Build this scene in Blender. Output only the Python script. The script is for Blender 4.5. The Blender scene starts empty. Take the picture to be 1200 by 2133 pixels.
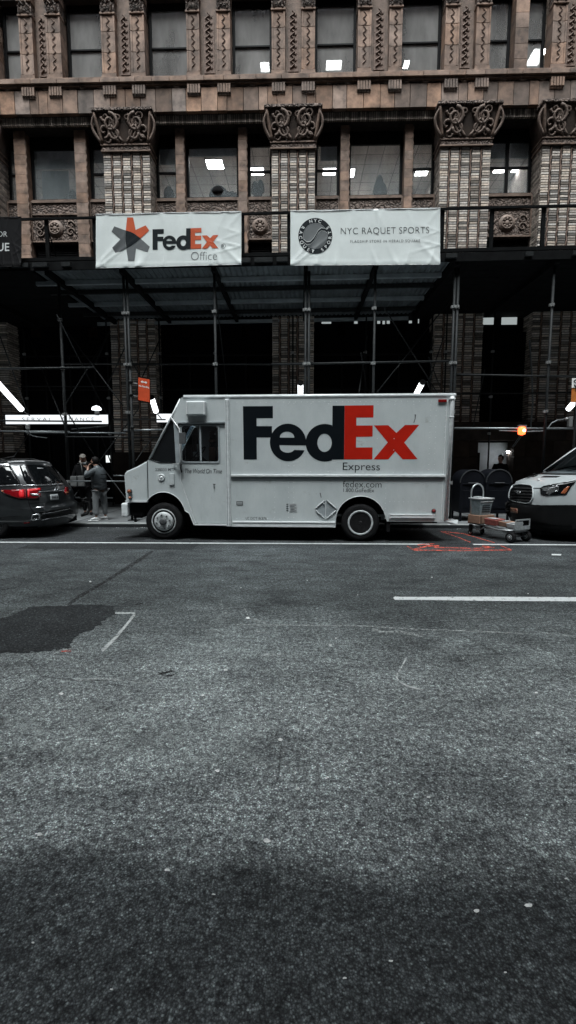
import bpy, bmesh, math, random
from mathutils import Vector, Matrix
from mathutils.bvhtree import BVHTree
random.seed(7)
C = bpy.context.scene.collection
PI = math.pi
R = math.radians
scene = bpy.context.scene
EXPO = 1.57
AS = 0.26
OPPH = 38.0

# ------------------------------------------------------------------ camera
F, CX, CY = 1000.0, 600.0, 1066.5
PITCH, YAW, EYE = R(6.34), R(1.5), 1.72
FW = Vector((-math.sin(YAW)*math.cos(PITCH), math.cos(YAW)*math.cos(PITCH), -math.sin(PITCH)))
RT = Vector((math.cos(YAW), math.sin(YAW), 0))
UP = RT.cross(FW)
CAM = Vector((0, 0, EYE))

def ray(px, py):
    return (FW + RT*((px-CX)/F) - UP*((py-CY)/F))

def at(px, py, Y):
    d = ray(px, py)
    return CAM + d*(Y/d.y)

def gr(px, py, z=0.0):
    d = ray(px, py)
    return CAM + d*((z-EYE)/d.z)

def zz(py, Y, px=600):
    return at(px, py, Y).z

def xx(px, Y, py=900):
    return at(px, py, Y).x

cam_data = bpy.data.cameras.new('camera')
cam = bpy.data.objects.new('camera', cam_data)
C.objects.link(cam)
cam.location = CAM
cam.rotation_euler = (PI/2-PITCH, 0, YAW)
cam_data.sensor_fit = 'VERTICAL'
cam_data.sensor_height = 24.0
cam_data.lens = 24.0*F/2133.0
cam_data.clip_start = 0.05
cam_data.clip_end = 1000
scene.camera = cam

# ------------------------------------------------------------------ materials
def new_mat(name):
    m = bpy.data.materials.new(name)
    m.use_nodes = True
    nt = m.node_tree
    b = nt.nodes['Principled BSDF']
    return m, nt, b

def nd(nt, typ, **kw):
    n = nt.nodes.new(typ)
    for k, v in kw.items():
        if k in n.inputs.keys():
            n.inputs[k].default_value = v
        else:
            setattr(n, k, v)
    return n

def rgb(c):
    return (c[0], c[1], c[2], 1.0)

def ramp(nt, fac, stops):
    r = nt.nodes.new('ShaderNodeValToRGB')
    e = r.color_ramp.elements
    while len(e) > 1:
        e.remove(e[0])
    e[0].position = stops[0][0]; e[0].color = rgb(stops[0][1])
    for p, c in stops[1:]:
        x = e.new(p); x.color = rgb(c)
    nt.links.new(fac, r.inputs['Fac'])
    return r.outputs['Color']

def noise(nt, scale, detail=4, rough=0.55, vec=None, stretch=None):
    tc = nt.nodes.new('ShaderNodeTexCoord')
    out = vec or tc.outputs['Object']
    if stretch:
        mp = nt.nodes.new('ShaderNodeMapping')
        mp.inputs['Scale'].default_value = stretch
        nt.links.new(out, mp.inputs['Vector']); out = mp.outputs['Vector']
    n = nt.nodes.new('ShaderNodeTexNoise')
    n.inputs['Scale'].default_value = scale
    n.inputs['Detail'].default_value = detail
    n.inputs['Roughness'].default_value = rough
    nt.links.new(out, n.inputs['Vector'])
    return n.outputs['Fac']

def mix(nt, a, b, fac, blend='MIX'):
    m = nt.nodes.new('ShaderNodeMix'); m.data_type = 'RGBA'; m.blend_type = blend
    def put(sock, v):
        if isinstance(v, (tuple, list)): sock.default_value = rgb(v)
        elif isinstance(v, (int, float)): sock.default_value = v
        else: nt.links.new(v, sock)
    put(m.inputs[6], a); put(m.inputs[7], b); put(m.inputs[0], fac)
    return m.outputs[2]

def bump(nt, b, h, strength=0.3, dist=0.01):
    bp = nt.nodes.new('ShaderNodeBump')
    bp.inputs['Strength'].default_value = strength
    bp.inputs['Distance'].default_value = dist
    nt.links.new(h, bp.inputs['Height'])
    nt.links.new(bp.outputs['Normal'], b.inputs['Normal'])

def plain(name, col, rough=0.6, metal=0.0, var=0.25, scale=6, bmp=0.0, bscale=40, coat=0.0, stretch=None, spec=None, tone=False):
    """one real-world colour, broken up by dirt and wear of its own"""
    m, nt, b = new_mat(name)
    f = noise(nt, scale, 6, 0.6, stretch=stretch)
    lo = tuple(c*(1-var) for c in col); hi = tuple(min(1, c*(1+var*0.6)) for c in col)
    c = ramp(nt, f, [(0.3, lo), (0.7, hi)])
    if tone:
        a = nt.nodes.new('ShaderNodeAttribute'); a.attribute_name = 'tone'
        c = mix(nt, c, a.outputs['Color'], 1.0, 'MULTIPLY')
    nt.links.new(c, b.inputs['Base Color'])
    b.inputs['Roughness'].default_value = rough
    b.inputs['Metallic'].default_value = metal
    b.inputs['Coat Weight'].default_value = coat
    if spec is None and max(col) < 0.07 and rough >= .5: spec = 0.12
    if spec is not None: b.inputs['Specular IOR Level'].default_value = spec
    if bmp: bump(nt, b, noise(nt, bscale, 5, 0.6, stretch=stretch), bmp, 0.02)
    return m

def glow(name, col, strength):
    m, nt, b = new_mat(name)
    b.inputs['Base Color'].default_value = rgb(col)
    b.inputs['Emission Color'].default_value = rgb(col)
    b.inputs['Emission Strength'].default_value = strength
    return m

def glass_mat(name, tint=(1, 1, 1), refl=0.12, rough=0.02, body=None, bodyfac=0.0):
    m = bpy.data.materials.new(name); m.use_nodes = True
    nt = m.node_tree; nt.nodes.clear()
    out = nt.nodes.new('ShaderNodeOutputMaterial')
    t = nt.nodes.new('ShaderNodeBsdfTransparent'); t.inputs[0].default_value = rgb(tint)
    g = nt.nodes.new('ShaderNodeBsdfGlossy'); g.inputs['Roughness'].default_value = rough
    g.inputs[0].default_value = (0.9, 0.95, 1, 1)
    fr = nt.nodes.new('ShaderNodeFresnel'); fr.inputs[0].default_value = 1.5
    ad = nt.nodes.new('ShaderNodeMath'); ad.operation = 'ADD'; ad.use_clamp = True
    nt.links.new(fr.outputs[0], ad.inputs[0]); ad.inputs[1].default_value = refl
    mx = nt.nodes.new('ShaderNodeMixShader')
    nt.links.new(ad.outputs[0], mx.inputs[0]); nt.links.new(t.outputs[0], mx.inputs[1]); nt.links.new(g.outputs[0], mx.inputs[2])
    last = mx.outputs[0]
    if body:
        d = nt.nodes.new('ShaderNodeBsdfDiffuse'); d.inputs[0].default_value = rgb(body)
        n = noise(nt, 1.3, 4, 0.6, stretch=(1, 1, 0.35))
        mm = nt.nodes.new('ShaderNodeMath'); mm.operation = 'MULTIPLY'; nt.links.new(n, mm.inputs[0]); mm.inputs[1].default_value = bodyfac*2
        m2 = nt.nodes.new('ShaderNodeMixShader'); nt.links.new(mm.outputs[0], m2.inputs[0])
        nt.links.new(last, m2.inputs[1]); nt.links.new(d.outputs[0], m2.inputs[2]); last = m2.outputs[0]
    nt.links.new(last, out.inputs[0])
    return m

M = {}

# ------------------------------------------------------------------ objects
OFF = {}

def props(o, label=None, cat=None, group=None, kind=None):
    if label: o['label'] = label
    if cat: o['category'] = cat
    if group: o['group'] = group
    if kind: o['kind'] = kind
    return o

def thing(name, label, cat, loc=(0, 0, 0), rot=(0, 0, 0), group=None, local=False):
    o = bpy.data.objects.new(name, None); C.objects.link(o)
    o.empty_display_size = 0.1
    o.location = loc; o.rotation_euler = rot
    OFF[o.name] = Vector((0, 0, 0)) if local else Vector(loc)
    return props(o, label, cat, group)

def link(name, me, mats, parent=None, smooth=False, base=None):
    o = bpy.data.objects.new(name, me); C.objects.link(o)
    if not isinstance(mats, (list, tuple)): mats = [mats]
    if len(me.materials): me.materials.clear()
    for m in mats: me.materials.append(m)
    if parent is not None:
        o.parent = parent; off = OFF.get(parent.name, Vector((0, 0, 0)))
        OFF[o.name] = off
    else:
        off = Vector(base) if base else Vector((0, 0, 0))
        o.location = off; OFF[o.name] = off
    if off.length > 0: me.transform(Matrix.Translation(-off))
    if smooth:
        for p in me.polygons: p.use_smooth = True
    return o

class MB:
    def __init__(s): s.v = []; s.f = []; s.mi = []; s.t = []
    def add(s, vs, fs, m=0, tone=1.0):
        n = len(s.v); s.v += [tuple(v) for v in vs]
        for f in fs:
            s.f.append([n+i for i in f]); s.mi.append(m); s.t.append(tone)
        return s
    def box(s, x0, x1, y0, y1, z0, z1, m=0, tone=1.0):
        if x0 > x1: x0, x1 = x1, x0
        if y0 > y1: y0, y1 = y1, y0
        if z0 > z1: z0, z1 = z1, z0
        vs = [(x0,y0,z0),(x1,y0,z0),(x1,y1,z0),(x0,y1,z0),(x0,y0,z1),(x1,y0,z1),(x1,y1,z1),(x0,y1,z1)]
        return s.add(vs, [(3,2,1,0),(4,5,6,7),(0,1,5,4),(1,2,6,5),(2,3,7,6),(3,0,4,7)], m, tone)
    def hexa(s, vs, m=0, tone=1.0):      # 8 corners, bottom ring then top ring
        return s.add(vs, [(3,2,1,0),(4,5,6,7),(0,1,5,4),(1,2,6,5),(2,3,7,6),(3,0,4,7)], m, tone)
    def tube(s, p0, p1, r, n=8, r1=None, m=0, caps=True):
        p0 = Vector(p0); p1 = Vector(p1); d = (p1-p0)
        if d.length < 1e-6: return s
        d.normalize(); a = d.orthogonal().normalized(); b = d.cross(a)
        r1 = r if r1 is None else r1
        vs = []
        for p, q in ((p0, r), (p1, r1)):
            for i in range(n):
                t = 2*PI*i/n; vs.append(p + a*(math.cos(t)*q) + b*(math.sin(t)*q))
        fs = [(i, (i+1) % n, n+(i+1) % n, n+i) for i in range(n)]
        if caps: fs += [tuple(range(n-1, -1, -1)), tuple(range(n, 2*n))]
        return s.add(vs, fs, m)
    def path(s, pts, r, n=8, m=0, closed=False, rr=None):
        pts = [Vector(p) for p in pts]; k = len(pts); vs = []; ref = None
        for j, p in enumerate(pts):
            a = pts[(j-1) % k] if (closed or j > 0) else p
            b = pts[(j+1) % k] if (closed or j < k-1) else p
            d = (b-a).normalized()
            if ref is None: ref = d.orthogonal().normalized()
            u = (ref - d*ref.dot(d))
            u = u.normalized() if u.length > 1e-5 else d.orthogonal().normalized()
            ref = u; w = d.cross(u); q = r if rr is None else rr[j]
            for i in range(n):
                t = 2*PI*i/n; vs.append(p + u*(math.cos(t)*q) + w*(math.sin(t)*q))
        fs = []
        for j in range(k if closed else k-1):
            for i in range(n):
                fs.append((j*n+i, j*n+(i+1) % n, ((j+1) % k)*n+(i+1) % n, ((j+1) % k)*n+i))
        if not closed: fs += [tuple(range(n-1, -1, -1)), tuple(range((k-1)*n, k*n))]
        return s.add(vs, fs, m)
    def prism(s, poly, f0, f1, m=0):
        """poly: 2D points; f0/f1 map (a, b) to 3D on the two faces"""
        n = len(poly)
        vs = [f0(*p) for p in poly] + [f1(*p) for p in poly]
        fs = [tuple(range(n)), tuple(range(2*n-1, n-1, -1))] + [(i, (i+1) % n, n+(i+1) % n, n+i)[::-1] for i in range(n)]
        return s.add(vs, fs, m)
    def lathe(s, prof, c, axis='y', n=24, m=0, caps=True):
        """prof: (r, h) along axis from centre c"""
        c = Vector(c); vs = []
        for r, h in prof:
            for i in range(n):
                t = 2*PI*i/n; a = math.cos(t)*r; b = math.sin(t)*r
                vs.append(c + (Vector((a, h, b)) if axis == 'y' else Vector((a, b, h)) if axis == 'z' else Vector((h, a, b))))
        fs = []
        for j in range(len(prof)-1):
            for i in range(n):
                fs.append((j*n+i, j*n+(i+1) % n, (j+1)*n+(i+1) % n, (j+1)*n+i))
        if caps: fs += [tuple(range(n-1, -1, -1)), tuple(range((len(prof)-1)*n, len(prof)*n))]
        return s.add(vs, fs, m)
    def grid(s, fn, nu, nv, m=0):
        vs = [fn(i/nu, j/nv) for j in range(nv+1) for i in range(nu+1)]
        fs = [(j*(nu+1)+i, j*(nu+1)+i+1, (j+1)*(nu+1)+i+1, (j+1)*(nu+1)+i) for j in range(nv) for i in range(nu)]
        return s.add(vs, fs, m)
    def mesh(s, name, tone=False):
        me = bpy.data.meshes.new(name)
        me.from_pydata(s.v, [], s.f)
        me.polygons.foreach_set('material_index', s.mi)
        me.update()
        if tone:
            ca = me.color_attributes.new('tone', 'FLOAT_COLOR', 'CORNER')
            arr = []
            for p, t in zip(me.polygons, s.t):
                if not isinstance(t, (tuple, list)): t = (t, t, t)
                arr += [t[0], t[1], t[2], 1.0]*p.loop_total
            ca.data.foreach_set('color', arr)
        return me
    def build(s, name, mats, parent=None, smooth=False, base=None, bevel=0, fix=True, sub=0, tone=False, seg=2):
        me = s.mesh(name, tone)
        if fix and not tone:
            bm = bmesh.new(); bm.from_mesh(me)
            bmesh.ops.recalc_face_normals(bm, faces=bm.faces[:]); bm.to_mesh(me); bm.free()
        o = link(name, me, mats, parent, smooth, base)
        if bevel:
            bv = o.modifiers.new('bevel', 'BEVEL'); bv.width = bevel; bv.segments = seg; bv.limit_method = 'ANGLE'; bv.angle_limit = R(40)
            for p in me.polygons: p.use_smooth = True
            bv.harden_normals = True
        elif smooth and smooth != 'all':
            me.shade_smooth() if False else None
            o.modifiers.new('split', 'EDGE_SPLIT').split_angle = R(42)
        if sub:
            sb = o.modifiers.new('sub', 'SUBSURF'); sb.levels = sub; sb.render_levels = sub
        return o

def loops_mesh(loops, extrude=0.0, cuts=0):
    """filled 2D outline(s) with holes -> mesh in XY"""
    cu = bpy.data.curves.new('outline', 'CURVE'); cu.dimensions = '2D'; cu.fill_mode = 'BOTH'; cu.extrude = extrude
    for lp in loops:
        sp = cu.splines.new('POLY'); sp.points.add(len(lp)-1)
        for i, p in enumerate(lp): sp.points[i].co = (p[0], p[1], 0, 1)
        sp.use_cyclic_u = True
    return curve_mesh(cu)

def curve_mesh(cu):
    o = bpy.data.objects.new('tmp', cu); C.objects.link(o)
    dg = bpy.context.evaluated_depsgraph_get(); dg.update()
    me = bpy.data.meshes.new_from_object(o.evaluated_get(dg))
    bpy.data.objects.remove(o); bpy.data.curves.remove(cu)
    return me

def text_mesh(s, offset=0.0, shear=0.0, spacing=1.0, extrude=0.0):
    cu = bpy.data.curves.new('words', 'FONT'); cu.body = s; cu.offset = offset; cu.shear = shear
    cu.space_character = spacing; cu.extrude = extrude; cu.resolution_u = 4
    return curve_mesh(cu)

def finer(me, step):
    bm = bmesh.new(); bm.from_mesh(me); bmesh.ops.remove_doubles(bm, verts=bm.verts[:], dist=step*1e-3); bmesh.ops.triangulate(bm, faces=bm.faces[:])
    for _ in range(5):
        lg = [e for e in bm.edges if e.calc_length() > step]
        if not lg: break
        bmesh.ops.subdivide_edges(bm, edges=lg, cuts=1); bmesh.ops.triangulate(bm, faces=[f for f in bm.faces if len(f.verts) > 3])
    bm.to_mesh(me); bm.free()
    return me

def fit(me, fn, box=None):
    """map the mesh's XY bounding box to 0..1 and then through fn(a, b) -> 3D"""
    xs = [v.co.x for v in me.vertices]; ys = [v.co.y for v in me.vertices]
    x0, x1, y0, y1 = box or (min(xs), max(xs), min(ys), max(ys))
    for v in me.vertices:
        v.co = fn((v.co.x-x0)/(x1-x0), (v.co.y-y0)/(y1-y0), v.co.z)
    return me

def sheet_text(name, s, x0, x1, z0, z1, y, mat, parent, offset=0.0, shear=0.0, spacing=1.0, flip=False):
    me = text_mesh(s, offset, shear, spacing)
    def fn(a, b, c):
        if flip: a = 1-a
        return Vector((x0+(x1-x0)*a, y, z0+(z1-z0)*b))
    fit(me, fn)
    return link(name, me, mat, parent)

def arc(cx, cy, rx, ry, a0, a1, n):
    return [(cx+rx*math.cos(R(a0+(a1-a0)*i/n)), cy+ry*math.sin(R(a0+(a1-a0)*i/n))) for i in range(n+1)]

def skin(name, nodes, edges, mat, parent, sub=2, extra=None):
    """continuous tapered surface grown over a skeleton; nodes: list of (x,y,z,r) or (x,y,z,rx,ry)"""
    me = bpy.data.meshes.new(name)
    me.from_pydata([n[:3] for n in nodes], edges, [])
    o = bpy.data.objects.new(name, me); C.objects.link(o)
    o.modifiers.new('skin', 'SKIN').use_smooth_shade = True
    sv = me.skin_vertices[0].data if len(me.skin_vertices) else None
    if sv is None:
        me.skin_vertices  # created by the modifier on first evaluation
    bm = bmesh.new(); bm.from_mesh(me)
    lay = bm.verts.layers.skin.verify()
    bm.verts.ensure_lookup_table()
    for i, n in enumerate(nodes):
        s = bm.verts[i][lay]; s.radius = (n[3], n[4] if len(n) > 4 else n[3]); s.use_root = (i == 0)
    bm.to_mesh(me); bm.free()
    sb = o.modifiers.new('sub', 'SUBSURF'); sb.levels = sub; sb.render_levels = sub
    dg = bpy.context.evaluated_depsgraph_get(); dg.update()
    m2 = bpy.data.meshes.new_from_object(o.evaluated_get(dg))
    bpy.data.objects.remove(o)
    for p in m2.polygons: p.use_smooth = True
    return link(name, m2, mat, parent)

def bvh_of(o):
    """triangles of an object (with modifiers) in world space"""
    dg = bpy.context.evaluated_depsgraph_get(); dg.update()
    e = o.evaluated_get(dg); me = e.to_mesh(); mw = o.matrix_world.copy()
    vs = [mw @ v.co for v in me.vertices]; fs = [tuple(p.vertices) for p in me.polygons]
    e.to_mesh_clear()
    return BVHTree.FromPolygons(vs, fs)

def on_surface(name, tree, loops, mat, parent, lift=0.006, step=6.0, thick=0.004, back=0.25):
    """a panel of a body: an outline seen in the photo is laid on the real surface and follows it"""
    me = loops_mesh(loops)
    bm = bmesh.new(); bm.from_mesh(me)
    bmesh.ops.remove_doubles(bm, verts=bm.verts[:], dist=1e-4)
    bmesh.ops.triangulate(bm, faces=bm.faces[:])
    for _ in range(6):
        long = [e for e in bm.edges if e.calc_length() > step]
        if not long: break
        bmesh.ops.subdivide_edges(bm, edges=long, cuts=1, use_grid_fill=False)
        bmesh.ops.triangulate(bm, faces=[f for f in bm.faces if len(f.verts) > 3])
    inv = parent.matrix_world.inverted()
    hits = {}
    last = None
    for v in bm.verts:
        d = ray(v.co.x, v.co.y).normalized()
        h, nrm, i, dist = tree.ray_cast(CAM, d)
        hits[v] = (h, nrm, d)
        if h is not None and last is None: last = (h-CAM).dot(FW)
    for v in bm.verts:
        h, nrm, d = hits[v]
        if h is None:      # just past the silhouette: use a neighbour's depth
            dep = [((hits[e.other_vert(v)][0]-CAM).length) for e in v.link_edges if hits[e.other_vert(v)][0] is not None]
            h = CAM + d*(sum(dep)/len(dep) if dep else (last or 10)/d.dot(FW)); nrm = -d
        if nrm.dot(d) > 0: nrm = -nrm
        v.co = h + nrm*lift
    bm.transform(inv)
    bm.normal_update()
    for f in bm.faces: f.smooth = True
    bm.to_mesh(me); bm.free()
    o = bpy.data.objects.new(name, me); C.objects.link(o); me.materials.clear(); me.materials.append(mat)
    o.parent = parent; OFF[o.name] = OFF.get(parent.name, Vector((0, 0, 0)))
    sl = o.modifiers.new('solid', 'SOLIDIFY'); sl.thickness = thick; sl.offset = 0
    return o
# ------------------------------------------------------------------ world and sun
SKY = 0.08
world = bpy.data.worlds.new('World'); scene.world = world; world.use_nodes = True
wn = world.node_tree; bg = wn.nodes['Background']
sky = wn.nodes.new('ShaderNodeTexSky'); sky.sky_type = 'NISHITA'; sky.sun_disc = False
SUN_EL, SUN_ROT = R(66), R(188)
sky.sun_elevation = SUN_EL; sky.sun_rotation = SUN_ROT; sky.air_density = 1.0; sky.dust_density = 4.0; sky.ozone_density = 1.0
hs = wn.nodes.new('ShaderNodeHueSaturation'); hs.inputs['Saturation'].default_value = 0.22     # overcast: nearly grey
wn.links.new(sky.outputs[0], hs.inputs['Color']); wn.links.new(hs.outputs[0], bg.inputs['Color'])
bg.inputs['Strength'].default_value = SKY
sd = bpy.data.lights.new('sun', 'SUN'); sd.energy = 1.5; sd.angle = R(28); sd.color = (0.90, 0.985, 1.0)
so = bpy.data.objects.new('sun', sd); C.objects.link(so)
sun_dir = Vector((math.sin(SUN_ROT)*math.cos(SUN_EL), math.cos(SUN_ROT)*math.cos(SUN_EL), math.sin(SUN_EL)))
so.rotation_euler = sun_dir.to_track_quat('Z', 'Y').to_euler()
so.location = (0, -4, 30)
scene.view_settings.view_transform = 'Standard'; scene.view_settings.look = 'None'
scene.view_settings.exposure = EXPO; scene.view_settings.gamma = 1.0
scene.cycles.max_bounces = 5; scene.cycles.diffuse_bounces = 1; scene.cycles.transparent_max_bounces = 12; scene.cycles.caustics_reflective = False; scene.cycles.caustics_refractive = False
scene.cycles.sample_clamp_indirect = 4.0

# ------------------------------------------------------------------ materials
def make_asphalt():
    m, nt, b = new_mat('asphalt')
    L = nt.links.new
    tc = nt.nodes.new('ShaderNodeTexCoord'); ob = tc.outputs['Object']
    sx = nt.nodes.new('ShaderNodeSeparateXYZ'); L(ob, sx.inputs[0])
    def math_(op, a, b_=None, c=None, clamp=False):
        n = nt.nodes.new('ShaderNodeMath'); n.operation = op; n.use_clamp = clamp
        for i, v in enumerate((a, b_, c)):
            if v is None: continue
            if isinstance(v, (int, float)): n.inputs[i].default_value = v
            else: L(v, n.inputs[i])
        return n.outputs[0]
    big = noise(nt, 0.55, 6, 0.62, stretch=(0.6, 1, 1)); mid = noise(nt, 3.2, 8, 0.68, stretch=(0.5, 1, 1)); blot = noise(nt, 1.5, 10, 0.74, stretch=(0.8, 1, 1))
    fine = noise(nt, 26, 6, 0.78); grit = noise(nt, 120, 3, 0.7)
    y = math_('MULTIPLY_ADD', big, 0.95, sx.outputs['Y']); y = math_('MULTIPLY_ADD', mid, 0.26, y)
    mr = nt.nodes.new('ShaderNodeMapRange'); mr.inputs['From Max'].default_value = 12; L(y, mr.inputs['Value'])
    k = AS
    # dark strip nearest the camera, pale wheel path with a painted light pool, grey lanes, parking lane darkened for contact shade
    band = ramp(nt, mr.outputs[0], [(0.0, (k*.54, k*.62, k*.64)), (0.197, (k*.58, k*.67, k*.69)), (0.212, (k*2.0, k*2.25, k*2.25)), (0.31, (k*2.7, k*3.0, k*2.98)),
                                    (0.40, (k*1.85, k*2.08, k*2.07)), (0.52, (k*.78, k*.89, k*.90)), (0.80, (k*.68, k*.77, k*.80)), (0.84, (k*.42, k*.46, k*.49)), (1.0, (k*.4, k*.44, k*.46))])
    # light pool painted into the colour: brightest left of the middle, dimmer to the sides
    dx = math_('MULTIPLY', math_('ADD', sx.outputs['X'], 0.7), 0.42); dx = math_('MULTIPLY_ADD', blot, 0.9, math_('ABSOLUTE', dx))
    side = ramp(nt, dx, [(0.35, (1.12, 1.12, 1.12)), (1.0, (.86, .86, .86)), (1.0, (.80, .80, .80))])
    v1 = ramp(nt, mid, [(0.30, (.50, .50, .51)), (0.44, (.90, .90, .90)), (0.58, (1.15, 1.15, 1.15)), (0.70, (1.65, 1.67, 1.65))])
    v0 = ramp(nt, blot, [(0.34, (.52, .52, .53)), (0.46, (.92, .92, .92)), (0.58, (1.15, 1.15, 1.15)), (0.68, (1.6, 1.61, 1.6))])
    v2 = ramp(nt, fine, [(0.36, (.36, .36, .37)), (0.5, (.96, .96, .96)), (0.64, (1.9, 1.92, 1.9))])
    # aggregate: every stone its own tone
    st = nt.nodes.new('ShaderNodeTexVoronoi'); st.inputs['Scale'].default_value = 125; L(ob, st.inputs['Vector'])
    sc = nt.nodes.new('ShaderNodeSeparateColor'); L(st.outputs['Color'], sc.inputs[0])
    v3 = ramp(nt, sc.outputs[0], [(0.0, (.34, .34, .35)), (0.45, (.78, .78, .78)), (0.78, (1.15, 1.16, 1.16)), (0.94, (1.45, 1.48, 1.46)), (1.0, (2.2, 2.25, 2.2))])
    gap = ramp(nt, st.outputs['Distance'], [(0.25, (1, 1, 1)), (0.62, (.42, .42, .43))])
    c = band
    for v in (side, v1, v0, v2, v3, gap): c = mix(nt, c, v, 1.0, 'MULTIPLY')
    # cracks: thin dark hairlines following cell borders, only here and there
    cr = nt.nodes.new('ShaderNodeTexVoronoi'); cr.feature = 'DISTANCE_TO_EDGE'; cr.inputs['Scale'].default_value = 0.8
    wob = mix(nt, ob, nt.nodes.new('ShaderNodeTexNoise').outputs['Color'], 0.12)
    L(wob, cr.inputs['Vector'])
    line = ramp(nt, cr.outputs['Distance'], [(0.0, (.35, .35, .35)), (0.006, (1, 1, 1))])
    gate = ramp(nt, noise(nt, 0.7, 2, 0.5), [(0.52, (0, 0, 0)), (0.60, (1, 1, 1))])
    c = mix(nt, c, mix(nt, (1, 1, 1), line, gate), 1.0, 'MULTIPLY')
    # white chips
    vo = nt.nodes.new('ShaderNodeTexVoronoi'); vo.inputs['Scale'].default_value = 13; L(mix(nt, ob, nt.nodes.new('ShaderNodeTexNoise').outputs['Color'], 0.02), vo.inputs['Vector'])
    dot = ramp(nt, vo.outputs['Distance'], [(0.0, (1, 1, 1)), (0.045, (1, 1, 1)), (0.075, (0, 0, 0))])
    rnd_ = nt.nodes.new('ShaderNodeSeparateColor'); L(vo.outputs['Color'], rnd_.inputs[0])
    c = mix(nt, c, (0.50, 0.54, 0.53), math_('MULTIPLY', dot, math_('GREATER_THAN', rnd_.outputs[0], 0.80)))
    L(c, b.inputs['Base Color'])
    b.inputs['Roughness'].default_value = 0.85; b.inputs['Specular IOR Level'].default_value = 0.3
    h = math_('MULTIPLY_ADD', st.outputs['Distance'], -0.6, math_('ADD', fine, grit))
    bump(nt, b, h, 1.0, 0.016)
    return m

def make_patch():
    m, nt, b = new_mat('asphalt_repair')
    tc = nt.nodes.new('ShaderNodeTexCoord')
    st = nt.nodes.new('ShaderNodeTexVoronoi'); st.inputs['Scale'].default_value = 90; nt.links.new(tc.outputs['Object'], st.inputs['Vector'])
    sc = nt.nodes.new('ShaderNodeSeparateColor'); nt.links.new(st.outputs['Color'], sc.inputs[0])
    c = ramp(nt, noise(nt, 2.5, 8, .7), [(.3, (.018, .020, .021)), (.7, (.038, .043, .045))])
    c = mix(nt, c, ramp(nt, sc.outputs[0], [(0, (.4, .4, .4)), (.6, (1, 1, 1)), (.95, (2, 2, 2)), (1, (4, 4, 4))]), 1.0, 'MULTIPLY')
    nt.links.new(c, b.inputs['Base Color']); b.inputs['Roughness'].default_value = .9; b.inputs['Specular IOR Level'].default_value = .2
    bump(nt, b, noise(nt, 60, 4, .7), .8, .012)
    return m

def worn_paint(name, col, cover=0.5, scale=9, soft=0.08, rough=0.8, stretch=None):
    """road paint, chalk or tar worn through to the asphalt"""
    m, nt, b = new_mat(name)
    b.inputs['Base Color'].default_value = rgb(col); b.inputs['Roughness'].default_value = rough
    n1 = noise(nt, scale, 6, 0.75, stretch=stretch); n2 = noise(nt, 70, 2, 0.6)
    mm = nt.nodes.new('ShaderNodeMath'); mm.operation = 'MULTIPLY_ADD'; nt.links.new(n2, mm.inputs[0]); mm.inputs[1].default_value = 0.35; nt.links.new(n1, mm.inputs[2])
    r = ramp(nt, mm.outputs[0], [(0.67-cover*0.5-soft+0.25, (1, 1, 1)), (0.67-cover*0.5+soft+0.25, (0, 0, 0))]) if False else ramp(nt, mm.outputs[0], [(max(0, cover-soft), (1, 1, 1)), (min(1, cover+soft), (0, 0, 0))])
    nt.links.new(r, b.inputs['Alpha'])
    return m

def make_brickwall(name, c1, c2, mortar, sx=1.0, bw=0.3, bh=0.075):
    m, nt, b = new_mat(name)
    tc = nt.nodes.new('ShaderNodeTexCoord'); mp = nt.nodes.new('ShaderNodeMapping'); mp.inputs['Rotation'].default_value = (R(90), 0, 0)
    nt.links.new(tc.outputs['Object'], mp.inputs[0])
    br = nt.nodes.new('ShaderNodeTexBrick'); br.inputs['Color1'].default_value = rgb(c1); br.inputs['Color2'].default_value = rgb(c2); br.inputs['Mortar'].default_value = rgb(mortar)
    br.inputs['Scale'].default_value = 1; br.inputs['Brick Width'].default_value = bw; br.inputs['Row Height'].default_value = bh; br.inputs['Mortar Size'].default_value = 0.008
    nt.links.new(mp.outputs[0], br.inputs['Vector'])
    n = ramp(nt, noise(nt, 5, 5, 0.6), [(0.3, (.7, .7, .7)), (0.7, (1.2, 1.2, 1.2))])
    nt.links.new(mix(nt, br.outputs['Color'], n, 1.0, 'MULTIPLY'), b.inputs['Base Color'])
    b.inputs['Roughness'].default_value = 0.85
    bump(nt, b, br.outputs['Fac'], 0.5, -0.01)
    return m

def make_carved():
    """terracotta relief too small to model leaf by leaf: bump of its own"""
    m, nt, b = new_mat('carved_terracotta')
    v = nt.nodes.new('ShaderNodeTexVoronoi'); v.feature = 'DISTANCE_TO_EDGE'; v.inputs['Scale'].default_value = 9
    tc = nt.nodes.new('ShaderNodeTexCoord')
    ns = nt.nodes.new('ShaderNodeTexNoise'); ns.inputs['Scale'].default_value = 5; nt.links.new(tc.outputs['Object'], ns.inputs['Vector'])
    mx = mix(nt, tc.outputs['Object'], ns.outputs['Color'], 0.28)
    nt.links.new(mx, v.inputs['Vector'])
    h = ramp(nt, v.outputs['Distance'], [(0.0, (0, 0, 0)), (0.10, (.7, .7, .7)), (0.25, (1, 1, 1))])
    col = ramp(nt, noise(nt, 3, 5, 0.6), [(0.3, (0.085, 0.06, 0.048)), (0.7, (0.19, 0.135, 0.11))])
    crease_tone = ramp(nt, v.outputs['Distance'], [(0.0, (0.45, 0.42, 0.4)), (0.12, (1, 1, 1))])  # colour gets darker along the creases of the relief
    nt.links.new(mix(nt, col, crease_tone, 1.0, 'MULTIPLY'), b.inputs['Base Color'])
    b.inputs['Roughness'].default_value = 0.75
    bump(nt, b, h, 1.0, 0.06)
    return m

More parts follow.
